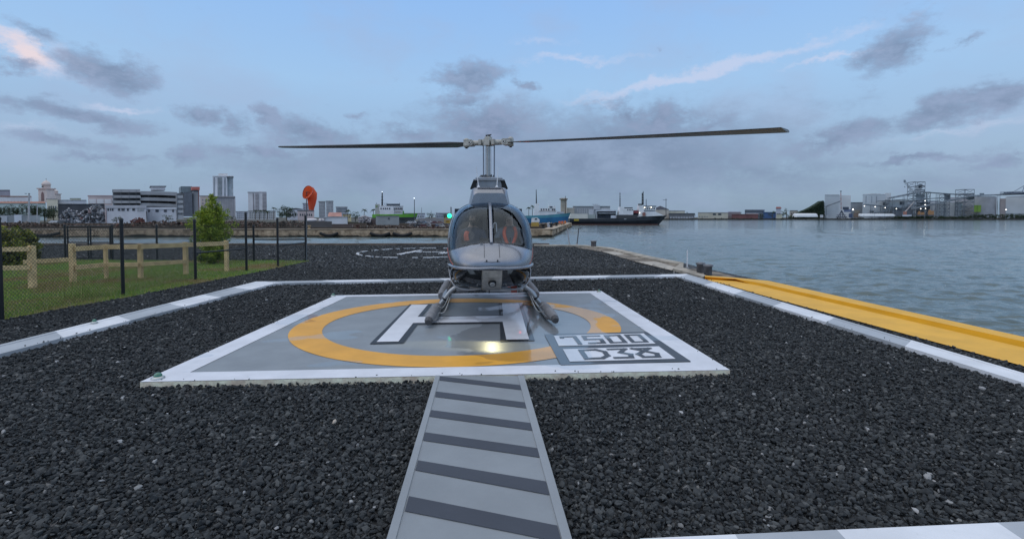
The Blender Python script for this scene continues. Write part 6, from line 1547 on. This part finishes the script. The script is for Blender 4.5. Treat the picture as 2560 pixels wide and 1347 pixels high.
# centre post as a raised strip
pidx = [(i, NT // 4) for i in range(len(SS)) if 1.10 < LV[i, NT // 4, 2] < 1.705 and Yk[i] < -.9]
cpts = [Vector(LV[i, j]) + Vector((0, -.006, .004)) for i, j in pidx]
MB().tube(cpts[::3] + [cpts[-1]], .026, 8, flat=.55).build('centre_post', silver, heli)
# hood lip trim, centre panel seams
def surf_pts(y0, y1, tfun, k=26, out=.004):
    pts = []
    for y in np.linspace(y0, y1, k):
        s = float(s_of(np.array([y]))[0]); i = int(np.clip(np.searchsorted(SS, s), 1, len(SS) - 1)); j = int(tfun(i, y)) % NT
        p = Vector(LV[i, j]); c = Vector((0, p.y + .1, ZC[i])); pts.append(p + (p - c).normalized() * out)
    return pts
lip = [Vector((0, -2.263, .785))]; rt = []
for y in np.linspace(-2.235, -1.45, 26):
    i = int(np.searchsorted(SS, float(s_of(np.array([y]))[0]))); ne = 2.3 + 1.1 * min(1, SS[i]); q_ = (ZC[i] - .775) / max(.01, ZC[i] - BOT[i])
    rt.append(Vector((HWD[i] * (1 - max(0, min(.98, q_)) ** ne) ** (1 / ne) + .006, y - .006, .775)))
lt_ = [Vector((-p.x, p.y, p.z)) for p in rt]
MB().tube(lt_[::-1] + lip + rt, list(np.interp(np.linspace(-1, 1, 53), [-1, -.75, 0, .75, 1], [.004, .020, .023, .020, .004])), 8).build('lip_trim', silver, heli)
def seam_x(x):
    pts = []
    for y in np.linspace(-2.20, -1.885, 16):
        s = float(s_of(np.array([y]))[0]); i = int(np.searchsorted(SS, s)); row = LV[i, :NT // 2]
        j = int(np.argmin(np.abs(row[:, 0] - x) + (row[:, 2] < ZC[i]) * 9)); p = Vector(row[j]); pts.append(Vector((x, p.y - .002, p.z + .002)))
    return pts
for x in (-.105, .105): MB().tube(seam_x(x), .0035, 5).build('hood_seam', seal, heli)
MB().tube([(-.105, -2.235, .865), (0, -2.245, .862), (.105, -2.235, .865)], .0035, 5).build('hood_seam', seal, heli)
for x in (-.075, .075): MB().lathe([(.01, 0), (.012, .006), (.004, .008)], (x, -2.246, .885), 8, 0, 'y').build('fastener', seal, heli)
for x in (-.14, .14): MB().box(x - .02, x + .02, -1.93, -1.90, 1.072, 1.10).build('air_vent', silver_d, heli)
for s_ in (-1, 1):
    pts = []
    for y in np.linspace(-1.93, -1.25, 14):
        i = int(np.searchsorted(SS, float(s_of(np.array([y]))[0]))); zt = .80 + .20 * (y + 1.93) / .68
        row = LV[i]; j = int(np.argmin(np.abs(row[:, 2] - zt) + (row[:, 0] < 0) * 9)); pts.append(Vector((s_ * (row[j, 0] + .002), row[j, 1] - .001, zt)))
    MB().tube(pts, .0045, 5).build('pinstripe', M('stripe_red', (.50, .10, .06), .4), heli)
# keel strip with landing lamp
kl = MB(); ks = [(-2.25, .765), (-2.19, .66), (-2.07, .555), (-1.90, .47), (-1.6, .405)]
for (y0, z0), (y1, z1) in zip(ks[:-1], ks[1:]):
    kl.hexa([(-.15, y0 + .05, z0), (.15, y0 + .05, z0), (.15, y1 + .05, z1), (-.15, y1 + .05, z1), (-.132, y0 - .012, z0 - .012), (.132, y0 - .012, z0 - .012), (.132, y1 - .012, z1 - .012), (-.132, y1 - .012, z1 - .012)])
kl.build('keel_panel', M('keel_metal', (.40, .39, .36), .45, .55, var=.2, scale=14, bump=.15), heli)
ld = Vector((0, -.72, -.69))
lc = Vector((.005, -2.115, .565))
def disc(mb, c, d, r0, r1, h0, h1, n_=20, mi=0):
    d = d.normalized(); a = d.cross(Vector((1, 0, 0))).normalized(); b = d.cross(a)
    vs = [c + d * h + (a * cos(2 * pi * k / n_) + b * sin(2 * pi * k / n_)) * r for r, h in ((r0, h0), (r1, h1)) for k in range(n_)]
    mb.add(vs, [(k, (k + 1) % n_, n_ + (k + 1) % n_, n_ + k) for k in range(n_)] + [tuple(range(n_, 2 * n_))], mi)
    return mb
disc(MB(), lc, Vector((0, -.8, -.6)), .058, .052, 0, .035).build('landing_light', seal, heli)
disc(MB(), lc, Vector((0, -.8, -.6)), .040, .036, .034, .041).build('lamp_lens', M('lamp_lens', (.35, .36, .36), .15, .4, coat=1), heli)
MB().lathe([(.012, 0), (.014, .02), (.004, .03)], (-.085, -2.24, .72), 8, 0, 'y').build('fastener', seal, heli)
MB().box(-.05, .07, -2.222, -2.19, .690, .702).build('stencil_strip', M('stencil', (.12, .12, .12), .7), heli)

# engine cowlings on the roof
def rr_section(w0, w1, z0, z1, y, r=.10, k=6):
    pts = [(-w0, z0)]
    for a in np.linspace(pi, pi / 2, k): pts.append((-w1 + r + r * cos(a), z1 - r + r * sin(a)))
    for a in np.linspace(pi / 2, 0, k): pts.append((w1 - r + r * cos(a), z1 - r + r * sin(a)))
    pts.append((w0, z0)); return [(x, y, z) for x, z in pts]
def loft_sections(mb, secs, mi=0, smooth=True):
    n_ = len(secs[0]); flat = [p for s_ in secs for p in s_]
    mb.add(flat, [(i * n_ + j, i * n_ + j + 1, (i + 1) * n_ + j + 1, (i + 1) * n_ + j) for i in range(len(secs) - 1) for j in range(n_ - 1)], mi, smooth)
    mb.add(secs[0], [tuple(range(n_ - 1, -1, -1))], mi); mb.add(secs[-1], [tuple(range(n_))], mi); return mb
loft_sections(MB(), [rr_section(.33, .27, 1.60, 1.86, -.93, .09), rr_section(.34, .295, 1.60, 1.945, -.84, .09), rr_section(.36, .305, 1.60, 1.965, -.70, .09), rr_section(.38, .31, 1.6, 1.965, .3, .09), rr_section(.36, .28, 1.55, 1.93, 1.0, .1), rr_section(.24, .16, 1.45, 1.70, 1.7, .1)]).build('forward_cowling', silver, heli)
# access panel seam on the cowling front
fr = [(-.215, -.918, 1.72), (-.215, -.862, 1.91), (-.18, -.85, 1.94), (.18, -.85, 1.94), (.215, -.862, 1.91), (.215, -.918, 1.72)]
MB().tube(fr, .005, 5).build('cowling_seam', M('seam_grey', (.10, .10, .12), .5), heli)
loft_sections(MB(), [rr_section(.275, .205, 1.95, 2.09, -.56, .05), rr_section(.275, .225, 1.95, 2.11, -.48, .05), rr_section(.28, .225, 1.95, 2.115, .3, .05), rr_section(.25, .19, 1.9, 2.07, .9, .06)]).build('transmission_cowling', silver_d, heli)
for s_ in (-1, 1):
    q = [(s_ * .318, 1.952), (s_ * .258, 2.105), (s_ * .205, 2.105), (s_ * .215, 1.952)]
    MB().prismy(q, -.575, -.30).build('air_intake', M('intake_black', (.008, .009, .010), .7), heli)
loft_sections(MB(), [rr_section(.258, .225, 2.085, 2.125, -.60, .02, 4), rr_section(.26, .235, 2.09, 2.15, -.50, .03, 4), rr_section(.26, .235, 2.09, 2.15, .3, .03, 4)]).build('cowling_top', silver_d, heli)
for x, lean in ((-.178, -.035), (.125, .02)):
    MB().lathe([(.028, 0), (.026, .008), (.012, .03)], (x, -.74, 1.962), 10).build('antenna_base', M('antenna_white', (.72, .73, .75), .4), heli)
    MB().tube([(x, -.74, 1.985), (x + lean * .4, -.735, 2.10), (x + lean, -.72, 2.30)], [.010, .006, .0022], 6).build('antenna', M('antenna_white', ()), heli)

# rotor
mast_z = 2.80; tilt = radians(1.35)
def rot_frame(phi):
    u = Vector((cos(phi), -sin(phi), 0)); v = Vector((sin(phi), cos(phi), 0)); return u, v     # u points to image right blade
PHI = radians(20.6) + HROT
u, v = rot_frame(PHI)
MB().tube([(0, 0, 2.10), (0, 0, mast_z + .02)], .034, 14).build('rotor_mast', alu, heli)
for x in (-.085, .105): MB().tube([(x, -.06, 2.15), (x * 1.02, -.06, mast_z - .06)], .0115, 8).build('pitch_link', M('link_steel', (.20, .22, .26), .4, .7), heli)
for x in (-.045, .045): MB().tube([(x, -.045, 2.14), (x, -.045, mast_z - .05)], .006, 6).build('pitch_link', alu, heli)
sp = MB(); sp.lathe([(.10, 0), (.115, .015), (.115, .035), (.09, .05), (.05, .055)], (0, 0, 2.145), 18)
for a in np.linspace(0, 2 * pi, 7)[:-1]: sp.box(.10 * cos(a) - .016, .10 * cos(a) + .016, .10 * sin(a) - .016, .10 * sin(a) + .016, 2.15, 2.225)
sp.tube([(-.16, -.06, 2.185), (-.06, -.06, 2.20)], .014, 6); sp.tube([(-.13, -.05, 2.16), (-.13, -.05, 2.22)], .012, 6)
sp.build('swashplate', M('swash_dark', (.10, .10, .10), .5, .5, var=.5, scale=30), heli)
grey_hub = M('hub_paint', (.42, .41, .37), .5, .2, var=.15, scale=14, bump=.15)
hubm = MB(); dn = lambda r: -sin(tilt) * r
def pt(r, w=0.0, z=0.0): p = u * r + v * w; return Vector((p.x, p.y, mast_z + dn(r) + z + abs(r) * .004))
def obox(mb, r0, r1, w0, w1, z0, z1, mi=0):
    mb.hexa([pt(r0, w0, z0), pt(r1, w0, z0), pt(r1, w1, z0), pt(r0, w1, z0), pt(r0, w0, z1), pt(r1, w0, z1), pt(r1, w1, z1), pt(r0, w1, z1)], mi)
obox(hubm, -.055, .055, -.09, .09, -.055, .06); obox(hubm, -.045, .05, -.06, .06, .06, .105)
hubm.lathe([(.05, -.07), (.06, -.05), (.06, .05), (.045, .09)], (0, 0, mast_z + .01), 14)
hubm.build('rotor_hub', grey_hub, heli)
tp = MB(); 
for a, b in ((-.03, .0), (.0, .02), (.035, -.01)): tp.tube([pt(a, 0, .10), pt(a + b, 0, .135)], .014, 6)
tp.tube([pt(-.05, 0, .132), pt(.06, 0, .142)], .009, 6); tp.build('mast_nut', M('hub_black', (.015, .015, .017), .5), heli)
for sg in (1, -1):
    g_m = MB()
    g_m.tube([pt(sg * .06), pt(sg * .10), pt(sg * .13), pt(sg * .30), pt(sg * .34)], [.045, .062, .05, .046, .04], 12)
    obox(g_m, sg * .10, sg * .15, -.10, -.03, -.045, .05)
    for w0 in (-.075, .055): obox(g_m, sg * .28, sg * .455, w0, w0 + .02, -.04, .045)
    obox(g_m, sg * .30, sg * .46, -.08, .08, .040, .055); obox(g_m, sg * .30, sg * .46, -.08, .08, -.055, -.040)
    g_m.build('blade_grip', grey_hub, heli)
    bo_ = MB(); c = pt(sg * .43); bo_.lathe([(.045, -.075), (.05, -.06), (.05, .062), (.035, .085), (.01, .09)], tuple(c), 12, 0); bo_.build('grip_bolt', grey_hub, heli)
    bo2 = MB(); bo2.lathe([(.02, -.095), (.028, -.075), (.028, -.07)], tuple(c), 10); bo2.build('bolt_nut', M('hub_black', ()), heli)
    c2 = pt(sg * .33, -.085 if sg < 0 else -.085); disc(MB(), c2, -v, .030, .028, 0, .012).build('bearing_cap', M('cap_grey', (.5, .5, .48), .4, .4), heli)
    disc(MB(), c2, -v, .016, .015, .012, .016).build('bearing_bore', M('hub_black', ()), heli)
    # blade: aerofoil loft with washout
    secs = []; R_ = 4.78; chord = .37
    foil = [(-.25, 0), (-.235, .028), (-.18, .05), (-.05, .058), (.2, .045), (.5, .02), (.75, .003), (.75, -.003), (.5, -.02), (.2, -.045), (-.05, -.055), (-.18, -.045), (-.235, -.026)]
    for r in np.linspace(.40, R_, 26):
        tw_ = radians(9.5 - 12.0 * (r / R_)); ch = chord * (min(1, .45 + (r - .4) * 1.6)); tipf = 1.0
        lead = v * (-1 if sg < 0 else 1)          # leading edge direction for a counter-clockwise rotor
        base = pt(sg * r); base.z += .0010 * r * r
        sec = []
        for a, t in foil:
            sweep = .0
            if r > R_ - .001: sweep = .16 * (a + .25)
            off = -lead * (a * ch) * cos(tw_) + Vector((0, 0, -a * ch * sin(tw_))) + Vector((0, 0, t * .105 / .11 * .36))
            off = -lead * (a * ch) * cos(tw_) + Vector((0, 0, -a * ch * sin(tw_) + t * ch * 1.0))
            sec.append(tuple(base + off + u * sg * (-sweep)))
        secs.append(sec)
    bl = MB(); n_ = len(foil); flat = [p for s_ in secs for p in s_]
    bl.add(flat, [(i * n_ + j, i * n_ + (j + 1) % n_, (i + 1) * n_ + (j + 1) % n_, (i + 1) * n_ + j) for i in range(25) for j in range(n_)], 0, True)
    bl.add(secs[0], [tuple(range(n_))]); bl.add(secs[-1], [tuple(range(n_ - 1, -1, -1))])
    bl.build('rotor_blade', M('blade_grey', (.12, .13, .14), .42, var=.25, scale=1.5), heli)

# tail boom, stabiliser with navigation lights, fin, tail rotor
MB().tube([(0, 2.6, 1.225), (0, 4.2, 1.28), (0, 6.2, 1.36)], [.20, .155, .10], 16).build('tail_boom', silver, heli)
MB().hexa([(-.84, 3.4, 1.435), (.78, 3.4, 1.435), (.78, 3.85, 1.445), (-.84, 3.85, 1.445), (-.84, 3.4, 1.475), (.78, 3.4, 1.475), (.78, 3.85, 1.455), (-.84, 3.85, 1.455)]).build('stabiliser', silver_d, heli)
for s_ in (-1, 1):
    ex = .842 if s_ < 0 else .782
    MB().prismy([(s_ * ex, 1.2), (s_ * (ex + .02), 1.2), (s_ * (ex + .02), 1.72), (s_ * ex, 1.72)], 3.45, 3.8).build('end_plate', silver_d, heli)
    MB().lathe([(.005, -.06), (.045, -.04), (.055, 0), (.045, .04), (.005, .05)], (s_ * (ex + .04), 3.42, 1.50), 12, 0, 'y').build('navigation_light', glow('nav_green', (.02, 1, .40), 2.6) if s_ < 0 else glow('nav_red', (1, .03, .02), 26.0), heli)
MB().prismy([(-.03, 1.3), (.03, 1.3), (.02, 2.25), (-.02, 2.25)], 5.9, 6.4).build('tail_fin', silver_d, heli)
tr_m = MB(); tr_m.tube([(-.22, 6.1, .62), (-.22, 6.1, 2.2)], .05, 6, flat=.3); tr_m.tube([(-.1, 6.1, 1.41), (-.25, 6.1, 1.41)], .05, 8); tr_m.build('tail_rotor', M('blade_grey', ()), heli)

# landing gear
tube_m = silver_mat('skid_tube', (.42, .41, .40), .30, .85, .1)
def smooth_path(pts, k=6):
    P = [Vector(p) for p in pts]; out = []
    for i in range(len(P) - 1):
        p0, p1, p2, p3 = P[max(i - 1, 0)], P[i], P[i + 1], P[min(i + 2, len(P) - 1)]
        for t in np.linspace(0, 1, k, endpoint=False):
            out.append(.5 * ((2 * p1) + (p2 - p0) * t + (2 * p0 - 5 * p1 + 4 * p2 - p3) * t * t + (3 * p1 - p0 - 3 * p2 + p3) * t ** 3))
    return out + [P[-1]]
SKX = .80
for y, nm in ((-1.30, 'front_cross_tube'), (.60, 'rear_cross_tube')):
    MB().tube(smooth_path([(-SKX, y, .09), (-.69, y, .24), (-.585, y, .36), (-.46, y, .415), (-.3, y, .425), (.3, y, .425), (.46, y, .415), (.585, y, .36), (.69, y, .24), (SKX, y, .09)]), .034, 10).build(nm, tube_m, heli)
    for s_ in (-1, 1): MB().tube([(s_ * .70, y, .225), (s_ * .715, y, .205)], .040, 10).build('clamp', seal, heli)
MB().tube([(-.52, -1.34, .372), (-.34, -1.34, .372)], .047, 14).build('tube_fairing', silver_d, heli)
MB().lathe([(.02, -.06), (.045, -.045), (.055, -.02), (.055, .48), (.045, .51), (.02, .52)], (-.02, -1.42, .375), 16, 0, 'x').build('float_bottle', alu, heli)
MB().lathe([(.0565, .02), (.0565, .035)], (-.05, -1.42, .375), 16, 0, 'x').build('bottle_band', seal, heli); MB().lathe([(.0565, .33), (.0565, .42)], (-.02, -1.42, .375), 16, 0, 'x').build('bottle_label', M('label_red', (.36, .09, .07), .6, var=.3, scale=60), heli); MB().lathe([(.0567, .445), (.0567, .455)], (-.02, -1.42, .375), 16, 0, 'x').build('bottle_band', seal, heli)
MB().tube([(-.32, -1.40, .40), (.1, -1.40, .40)], .03, 10).build('belly_pipe', silver_d, heli)
bag = M('float_bag', (.225, .225, .235), .75, var=.18, scale=9, bump=.55, bscale=14)
for s_ in (-1, 1):
    X = s_ * SKX
    MB().tube(smooth_path([(X * 1.05, -2.20, .085), (X * 1.04, -2.05, .062), (X, -1.85, .05), (X, -1.2, .045), (X, .6, .045), (X, 1.15, .045)]), .042, 12).build('skid_tube', tube_m, heli)
    # packed floats
    def bag_mesh(path, rs, fl=.86, n_=12):
        mb = MB(); P = smooth_path(path, 5); R2 = np.interp(np.linspace(0, 1, len(P)), np.linspace(0, 1, len(rs)), rs); R2 = [r * (1 + .05 * sin(9 * i)) for i, r in enumerate(R2)]
        mb.tube(P, list(R2), n_, 0, True, fl); return mb
    f1 = bag_mesh([(X * 1.07, -2.27, .090), (X * 1.055, -2.02, .105), (X * 1.03, -1.70, .12), (X * 1.01, -1.42, .13)], [.050, .066, .071, .071, .06]).build('float_bag', bag, heli)
    MB().tube([(X * 1.072, -2.33, .070), (X * 1.068, -2.26, .088)], [.042, .058], 8, 0, False).build('toe_cap', M('toe_dark', (.07, .07, .075), .6), heli)
    for y in (-1.93, -1.70, -1.47): MB().tube([(X * 1.03, y, .14), (X * 1.03, y + .03, .142)], .119, 14, flat=.87).build('bag_strap', M('strap_grey', (.10, .10, .105), .7), f1) if False else None
    bag_mesh([(X * 1.0, -.55, .14), (X * .995, -.25, .155), (X * .985, .3, .165), (X * .98, .95, .17)], [.06, .080, .083, .080, .06], 1.05).build('float_bag', bag, heli)
    bag_mesh([(X * .90, -1.10, .17), (X * .90, -.7, .18), (X * .90, -.35, .18)], [.045, .06, .05], 1).build('step_tube', silver_d, heli)
    MB().tube(smooth_path([(s_ * .60, -1.22, .30), (s_ * .64, -1.42, .18), (s_ * .69, -1.68, .085), (s_ * .765, -1.86, .11)]), .0075, 6).build('float_hose', M('hose_white', (.5, .5, .48), .5), heli)
    MB().tube(smooth_path([(s_ * .62, -1.24, .33), (s_ * .665, -1.4, .20), (s_ * .72, -1.58, .13), (s_ * .77, -1.64, .17)]), .006, 6).build('float_hose', M('hose_white', ()), heli)
    MB().tube([(s_ * .585, -1.15, .62), (s_ * .64, -.72, .36), (s_ * .74, -.45, .17)], .014, 6).build('float_pipe', alu, heli)
    # lower edge frame of the chin bubble and its inner pedal bracket
    MB().tube(smooth_path([(s_ * .15, -1.92, .462), (s_ * .33, -1.80, .425), (s_ * .49, -1.55, .425), (s_ * .59, -1.33, .49), (s_ * .638, -1.22, .66)]), .013, 8).build('chin_frame', silver_d, heli)
    MB().hexa([(s_ * .16, -1.45, .50), (s_ * .23, -1.45, .50), (s_ * .36, -1.3, .66), (s_ * .29, -1.3, .66), (s_ * .16, -1.43, .52), (s_ * .23, -1.43, .52), (s_ * .36, -1.28, .68), (s_ * .29, -1.28, .68)]).build('pedal_bracket', silver_d, heli)
    MB().tube(smooth_path([(s_ * .16, -1.99, .52), (s_ * .19, -2.02, .55), (s_ * .205, -1.98, .51)]), .008, 6).build('tie_ring', alu, heli)
MB().lathe([(.004, -.02), (.016, -.014), (.018, .006), (.012, .012)], (.47, -1.24, .352), 10).build('belly_light', glow('belly_red', (1, .04, .04), 2.5), heli)

# cabin interior
MB().box(-.60, .60, -1.45, .0, .56, .60).build('cabin_floor', lining, heli)
MB().hexa([(-.62, -.10, .58), (.62, -.10, .58), (.62, -.04, .58), (-.62, -.04, .58), (-.60, -.06, 1.62), (.60, -.06, 1.62), (.60, 0, 1.62), (-.60, 0, 1.62)]).build('cabin_bulkhead', M('bulkhead', (.022, .032, .05), .85), heli)
MB().hexa([(-.15, -1.72, .60), (.15, -1.72, .60), (.13, -1.40, .60), (-.13, -1.40, .60), (-.17, -1.70, 1.12), (.17, -1.70, 1.12), (.16, -1.50, 1.16), (-.16, -1.50, 1.16)]).build('instrument_panel', M('panel_black', (.012, .012, .014), .6), heli)
MB().hexa([(-.53, -1.74, 1.02), (.53, -1.74, 1.02), (.55, -1.45, 1.04), (-.55, -1.45, 1.04), (-.50, -1.72, 1.05), (.50, -1.72, 1.05), (.52, -1.45, 1.08), (-.52, -1.45, 1.08)]).build('glare_shield', M('panel_black', ()), heli)
for x in (-.33, .33):
    MB().box(x - .22, x + .22, -.92, -.42, .60, .78).build('seat', M('seat_cloth', (.014, .017, .023), .9), heli)
    MB().hexa([(x - .21, -.46, .78), (x + .21, -.46, .78), (x + .21, -.36, .78), (x - .21, -.36, .78), (x - .17, -.36, 1.22), (x + .17, -.36, 1.22), (x + .17, -.27, 1.22), (x - .17, -.27, 1.22)]).build('seat_back', M('seat_cloth', ()), heli)
for x in (-.075, .04): MB().box(x - .03, x + .03, -.30, -.25, 1.25, 1.5).build('harness_strap', M('strap_pale', (.16, .17, .19), .8), heli)
MB().tube(smooth_path([(.055, -1.02, 1.30), (.06, -1.04, 1.36), (.09, -1.05, 1.38), (.105, -1.04, 1.33), (.105, -1.03, 1.24)]), .010, 6).build('grab_handle', M('handle_pale', (.45, .46, .48), .5), heli)

# ------------------------------------------------------------------ crew
def skin_mesh(name, J, E, root, mats, assign, sub=2):
    me = bpy.data.meshes.new(name); me.from_pydata([j[0] for j in J], E, []); o = bpy.data.objects.new(name, me); COL.objects.link(o)
    sk = o.modifiers.new('skin', 'SKIN'); sk.use_smooth_shade = True
    sb_ = o.modifiers.new('sub', 'SUBSURF'); sb_.levels = sub; sb_.render_levels = sub
    for i, j in enumerate(J):
        r = j[1]; me.skin_vertices[0].data[i].radius = (r, r) if not isinstance(r, tuple) else r
        me.skin_vertices[0].data[i].use_root = (i == root)
    dg = bpy.context.evaluated_depsgraph_get(); dg.update()
    nm = bpy.data.meshes.new_from_object(o.evaluated_get(dg)); bpy.data.objects.remove(o)
    nm.materials.clear()
    for m in mats: nm.materials.append(m)
    for p in nm.polygons: p.material_index = assign(p.center); p.use_smooth = True
    nm.name = name
    return nm

HM = Matrix.Translation(Vector((HX, HY, PAD_Z + .006))) @ Matrix.Rotation(HROT, 4, 'Z')
def person(label, loc, turn, skin_c, shirt_c, beard, hair_c, vest):
    t = thing('person', label, 'person', (0, 0, 0), local=True)
    t.matrix_world = HM @ Matrix.Translation(Vector(loc)); t.location = (HM @ Vector(loc)); t.rotation_euler = (0, 0, HROT)
    J = []; E = []
    def j(p, r, par=None): J.append((p, r)); i = len(J) - 1; E.append((par, i)) if par is not None else None; return i
    pel = j((0, 0, 0), (.15, .11)); sp1 = j((0, .03, .16), (.145, .105), pel); sp2 = j((0, .05, .32), (.165, .11), sp1); ch = j((0, .04, .45), (.15, .095), sp2)
    nk = j((0, .03, .55), .055, ch); hb = j((turn * .02, -.005, .625), (.066, .078), nk); hm_ = j((turn * .03, -.01, .70), (.077, .095), hb); ht = j((turn * .03, .0, .785), (.062, .075), hm_)
    nz = j((turn * .06, -.105, .675), .013, hm_)
    for s_ in (-1, 1):
        sh_ = j((s_ * .17, .05, .455), .068, ch); el = j((s_ * .25, -.06, .24), .048, sh_); wr = j((s_ * .21, -.29, .20), .032, el); pm = j((s_ * .195, -.35, .20), (.036, .022), wr)
        for k, (dx, L) in enumerate(((-.027, .055), (-.009, .068), (.009, .064), (.027, .05))):
            f1_ = j((s_ * .195 + dx, -.40, .20 + .004 * k), .0095, pm); f2 = j((s_ * .195 + dx, -.40 - L * .55, .185), .0085, f1_); j((s_ * .195 + dx, -.40 - L * .7, .15), .007, f2)
        th1 = j((s_ * .155, -.355, .215), .011, pm); j((s_ * .14, -.395, .205), .009, th1)
        hp = j((s_ * .09, -.03, -.02), .085, pel); kn = j((s_ * .14, -.46, .07), .066, hp); an = j((s_ * .12, -.70, -.16), .045, kn); j((s_ * .12, -.80, -.175), .034, an)
    skin_m = M('skin_' + skin_c[0], skin_c[1], .6, var=.08); shirt = M('shirt_' + shirt_c[0], shirt_c[1], .85, var=.15, scale=12); trs = M('trousers_dark', (.02, .022, .028), .85)
    def asg(c):
        if c.z > .545: return 0
        if c.y < -.27 and .12 < c.z < .26 and abs(c.x) > .12: return 0
        return 2 if c.z < .03 or c.y < -.30 else 1
    me = skin_mesh('body', J, E, 0, [skin_m, shirt, trs], asg)
    b = bpy.data.objects.new('body', me); COL.objects.link(b); b.parent = t; ORG[b.name] = Vector((0, 0, 0))
    hx = turn * .03
    for s_ in (-1, 1):
        MB().lathe([(.002, -.012), (.012, -.006), (.012, .004), (.002, .01)], (hx + turn * .02 + s_ * .032, -.098, .715), 8, 0, 'y').build('eye', M('eye_dark', (.02, .015, .012), .2), t)
        MB().lathe([(.01, -.02), (.036, -.018), (.042, 0), (.036, .018), (.01, .024)], (hx + s_ * .088, .005, .70), 14, 0, 'x').build('headset_cup', M('headset_black', (.014, .014, .016), .5), t)
    MB().tube([(hx + .088 * cos(a), .005, .70 + .115 * sin(a)) for a in np.linspace(0, pi, 13)], .011, 6).build('headset_band', M('headset_black', ()), t)
    MB().tube([(hx - .09, -.01, .685), (hx - .08, -.08, .645), (hx - .03, -.125, .635)], .006, 5).build('microphone', M('headset_black', ()), t)
    MB().tube([(hx + turn * .02 - .024, -.106, .648), (hx + turn * .02, -.112, .646), (hx + turn * .02 + .024, -.106, .648)], .006, 5).build('mouth', M('lip', (.22, .10, .09), .6), t)
    # hair or cap: dome over the skull
    hd = MB(); vs = []
    for i, el_ in enumerate(np.linspace(.12, 1.5, 7)):
        for k in range(16):
            a = 2 * pi * k / 16; vs.append((hx + .083 * cos(el_) * cos(a), .008 + .102 * cos(el_) * sin(a), .735 + .075 * sin(el_)))
    hd.add(vs, [(i * 16 + k, i * 16 + (k + 1) % 16, (i + 1) * 16 + (k + 1) % 16, (i + 1) * 16 + k) for i in range(6) for k in range(16)], 0, True)
    hd.build('hair', M('hair_' + hair_c[0], hair_c[1], .8, var=.2, scale=30), t)
    if beard:
        bd = MB(); vs = []
        for i, (z, r, f) in enumerate(((.665, .080, .098), (.635, .078, .104), (.60, .066, .098), (.575, .04, .075))):
            for k in range(11):
                a = pi + pi * k / 10; vs.append((hx + turn * .02 + r * cos(a), -.012 + f * sin(a), z))
        bd.add(vs, [(i * 11 + k, i * 11 + k + 1, (i + 1) * 11 + k + 1, (i + 1) * 11 + k) for i in range(3) for k in range(10)], 0, True); bd.build('beard', M('beard_black', (.012, .010, .010), .9), t)
    vm = M('vest_orange', (.85, .11, .04), .6, var=.2, scale=20)
    if vest == 'full':
        for s_ in (-1, 1): MB().tube(smooth_path([(s_ * .075, -.02, .53), (s_ * .10, -.085, .43), (s_ * .07, -.115, .31), (s_ * .02, -.125, .20)]), [.030] * 19, 8, flat=.7).build('life_vest', vm, t)
        MB().tube([(-.06, -.12, .20), (.06, -.12, .20)], .034, 8).build('life_vest', vm, t); MB().box(-.012, .012, -.145, -.12, .22, .36).build('vest_buckle', M('headset_black', ()), t)
    else:
        MB().tube(smooth_path([(-.085, -.05, .47), (-.10, -.09, .42), (-.095, -.105, .37), (-.09, -.11, .33)]), .042, 8, flat=.7).build('life_vest', vm, t)
    return t
person('bearded person in dark shirt and headset seated behind the left windshield pane', (-.285, -.62, .755), .6, ('tan', (.78, .50, .38)), ('navy', (.04, .052, .08)), True, ('dark', (.02, .016, .014)), 'part')
person('person in orange life vest and headset seated behind the right windshield pane', (.345, -.62, .775), -.4, ('fair', (.85, .60, .48)), ('grey', (.17, .18, .20)), False, ('brown', (.05, .035, .028)), 'full')

# lit landing lamp under the nose
sl = bpy.data.lights.new('landing_lamp', 'SPOT'); sl.energy = 42; sl.spot_size = radians(92); sl.spot_blend = .45; sl.color = (1, .92, .52); sl.shadow_soft_size = .02
slo = bpy.data.objects.new('landing_lamp', sl); COL.objects.link(slo)
src = HM @ Vector((0, -2.13, .50)); tgt = G(1196, 863, PAD_Z)
slo.location = src; slo.rotation_euler = (src - tgt).to_track_quat('Z', 'Y').to_euler(); slo.scale = (1, .085, 1)

# ------------------------------------------------------------------ render settings
scene.view_settings.view_transform = 'Standard'; scene.view_settings.look = 'None'; scene.view_settings.exposure = 0; scene.view_settings.gamma = 1
scene.render.engine = 'CYCLES'
cy = scene.cycles
cy.use_denoising = True
cy.max_bounces = 6; cy.diffuse_bounces = 3; cy.glossy_bounces = 3; cy.transmission_bounces = 4; cy.transparent_max_bounces = 12
cy.caustics_reflective = False; cy.caustics_refractive = False
cy.sample_clamp_indirect = 4.0
scene.render.film_transparent = False
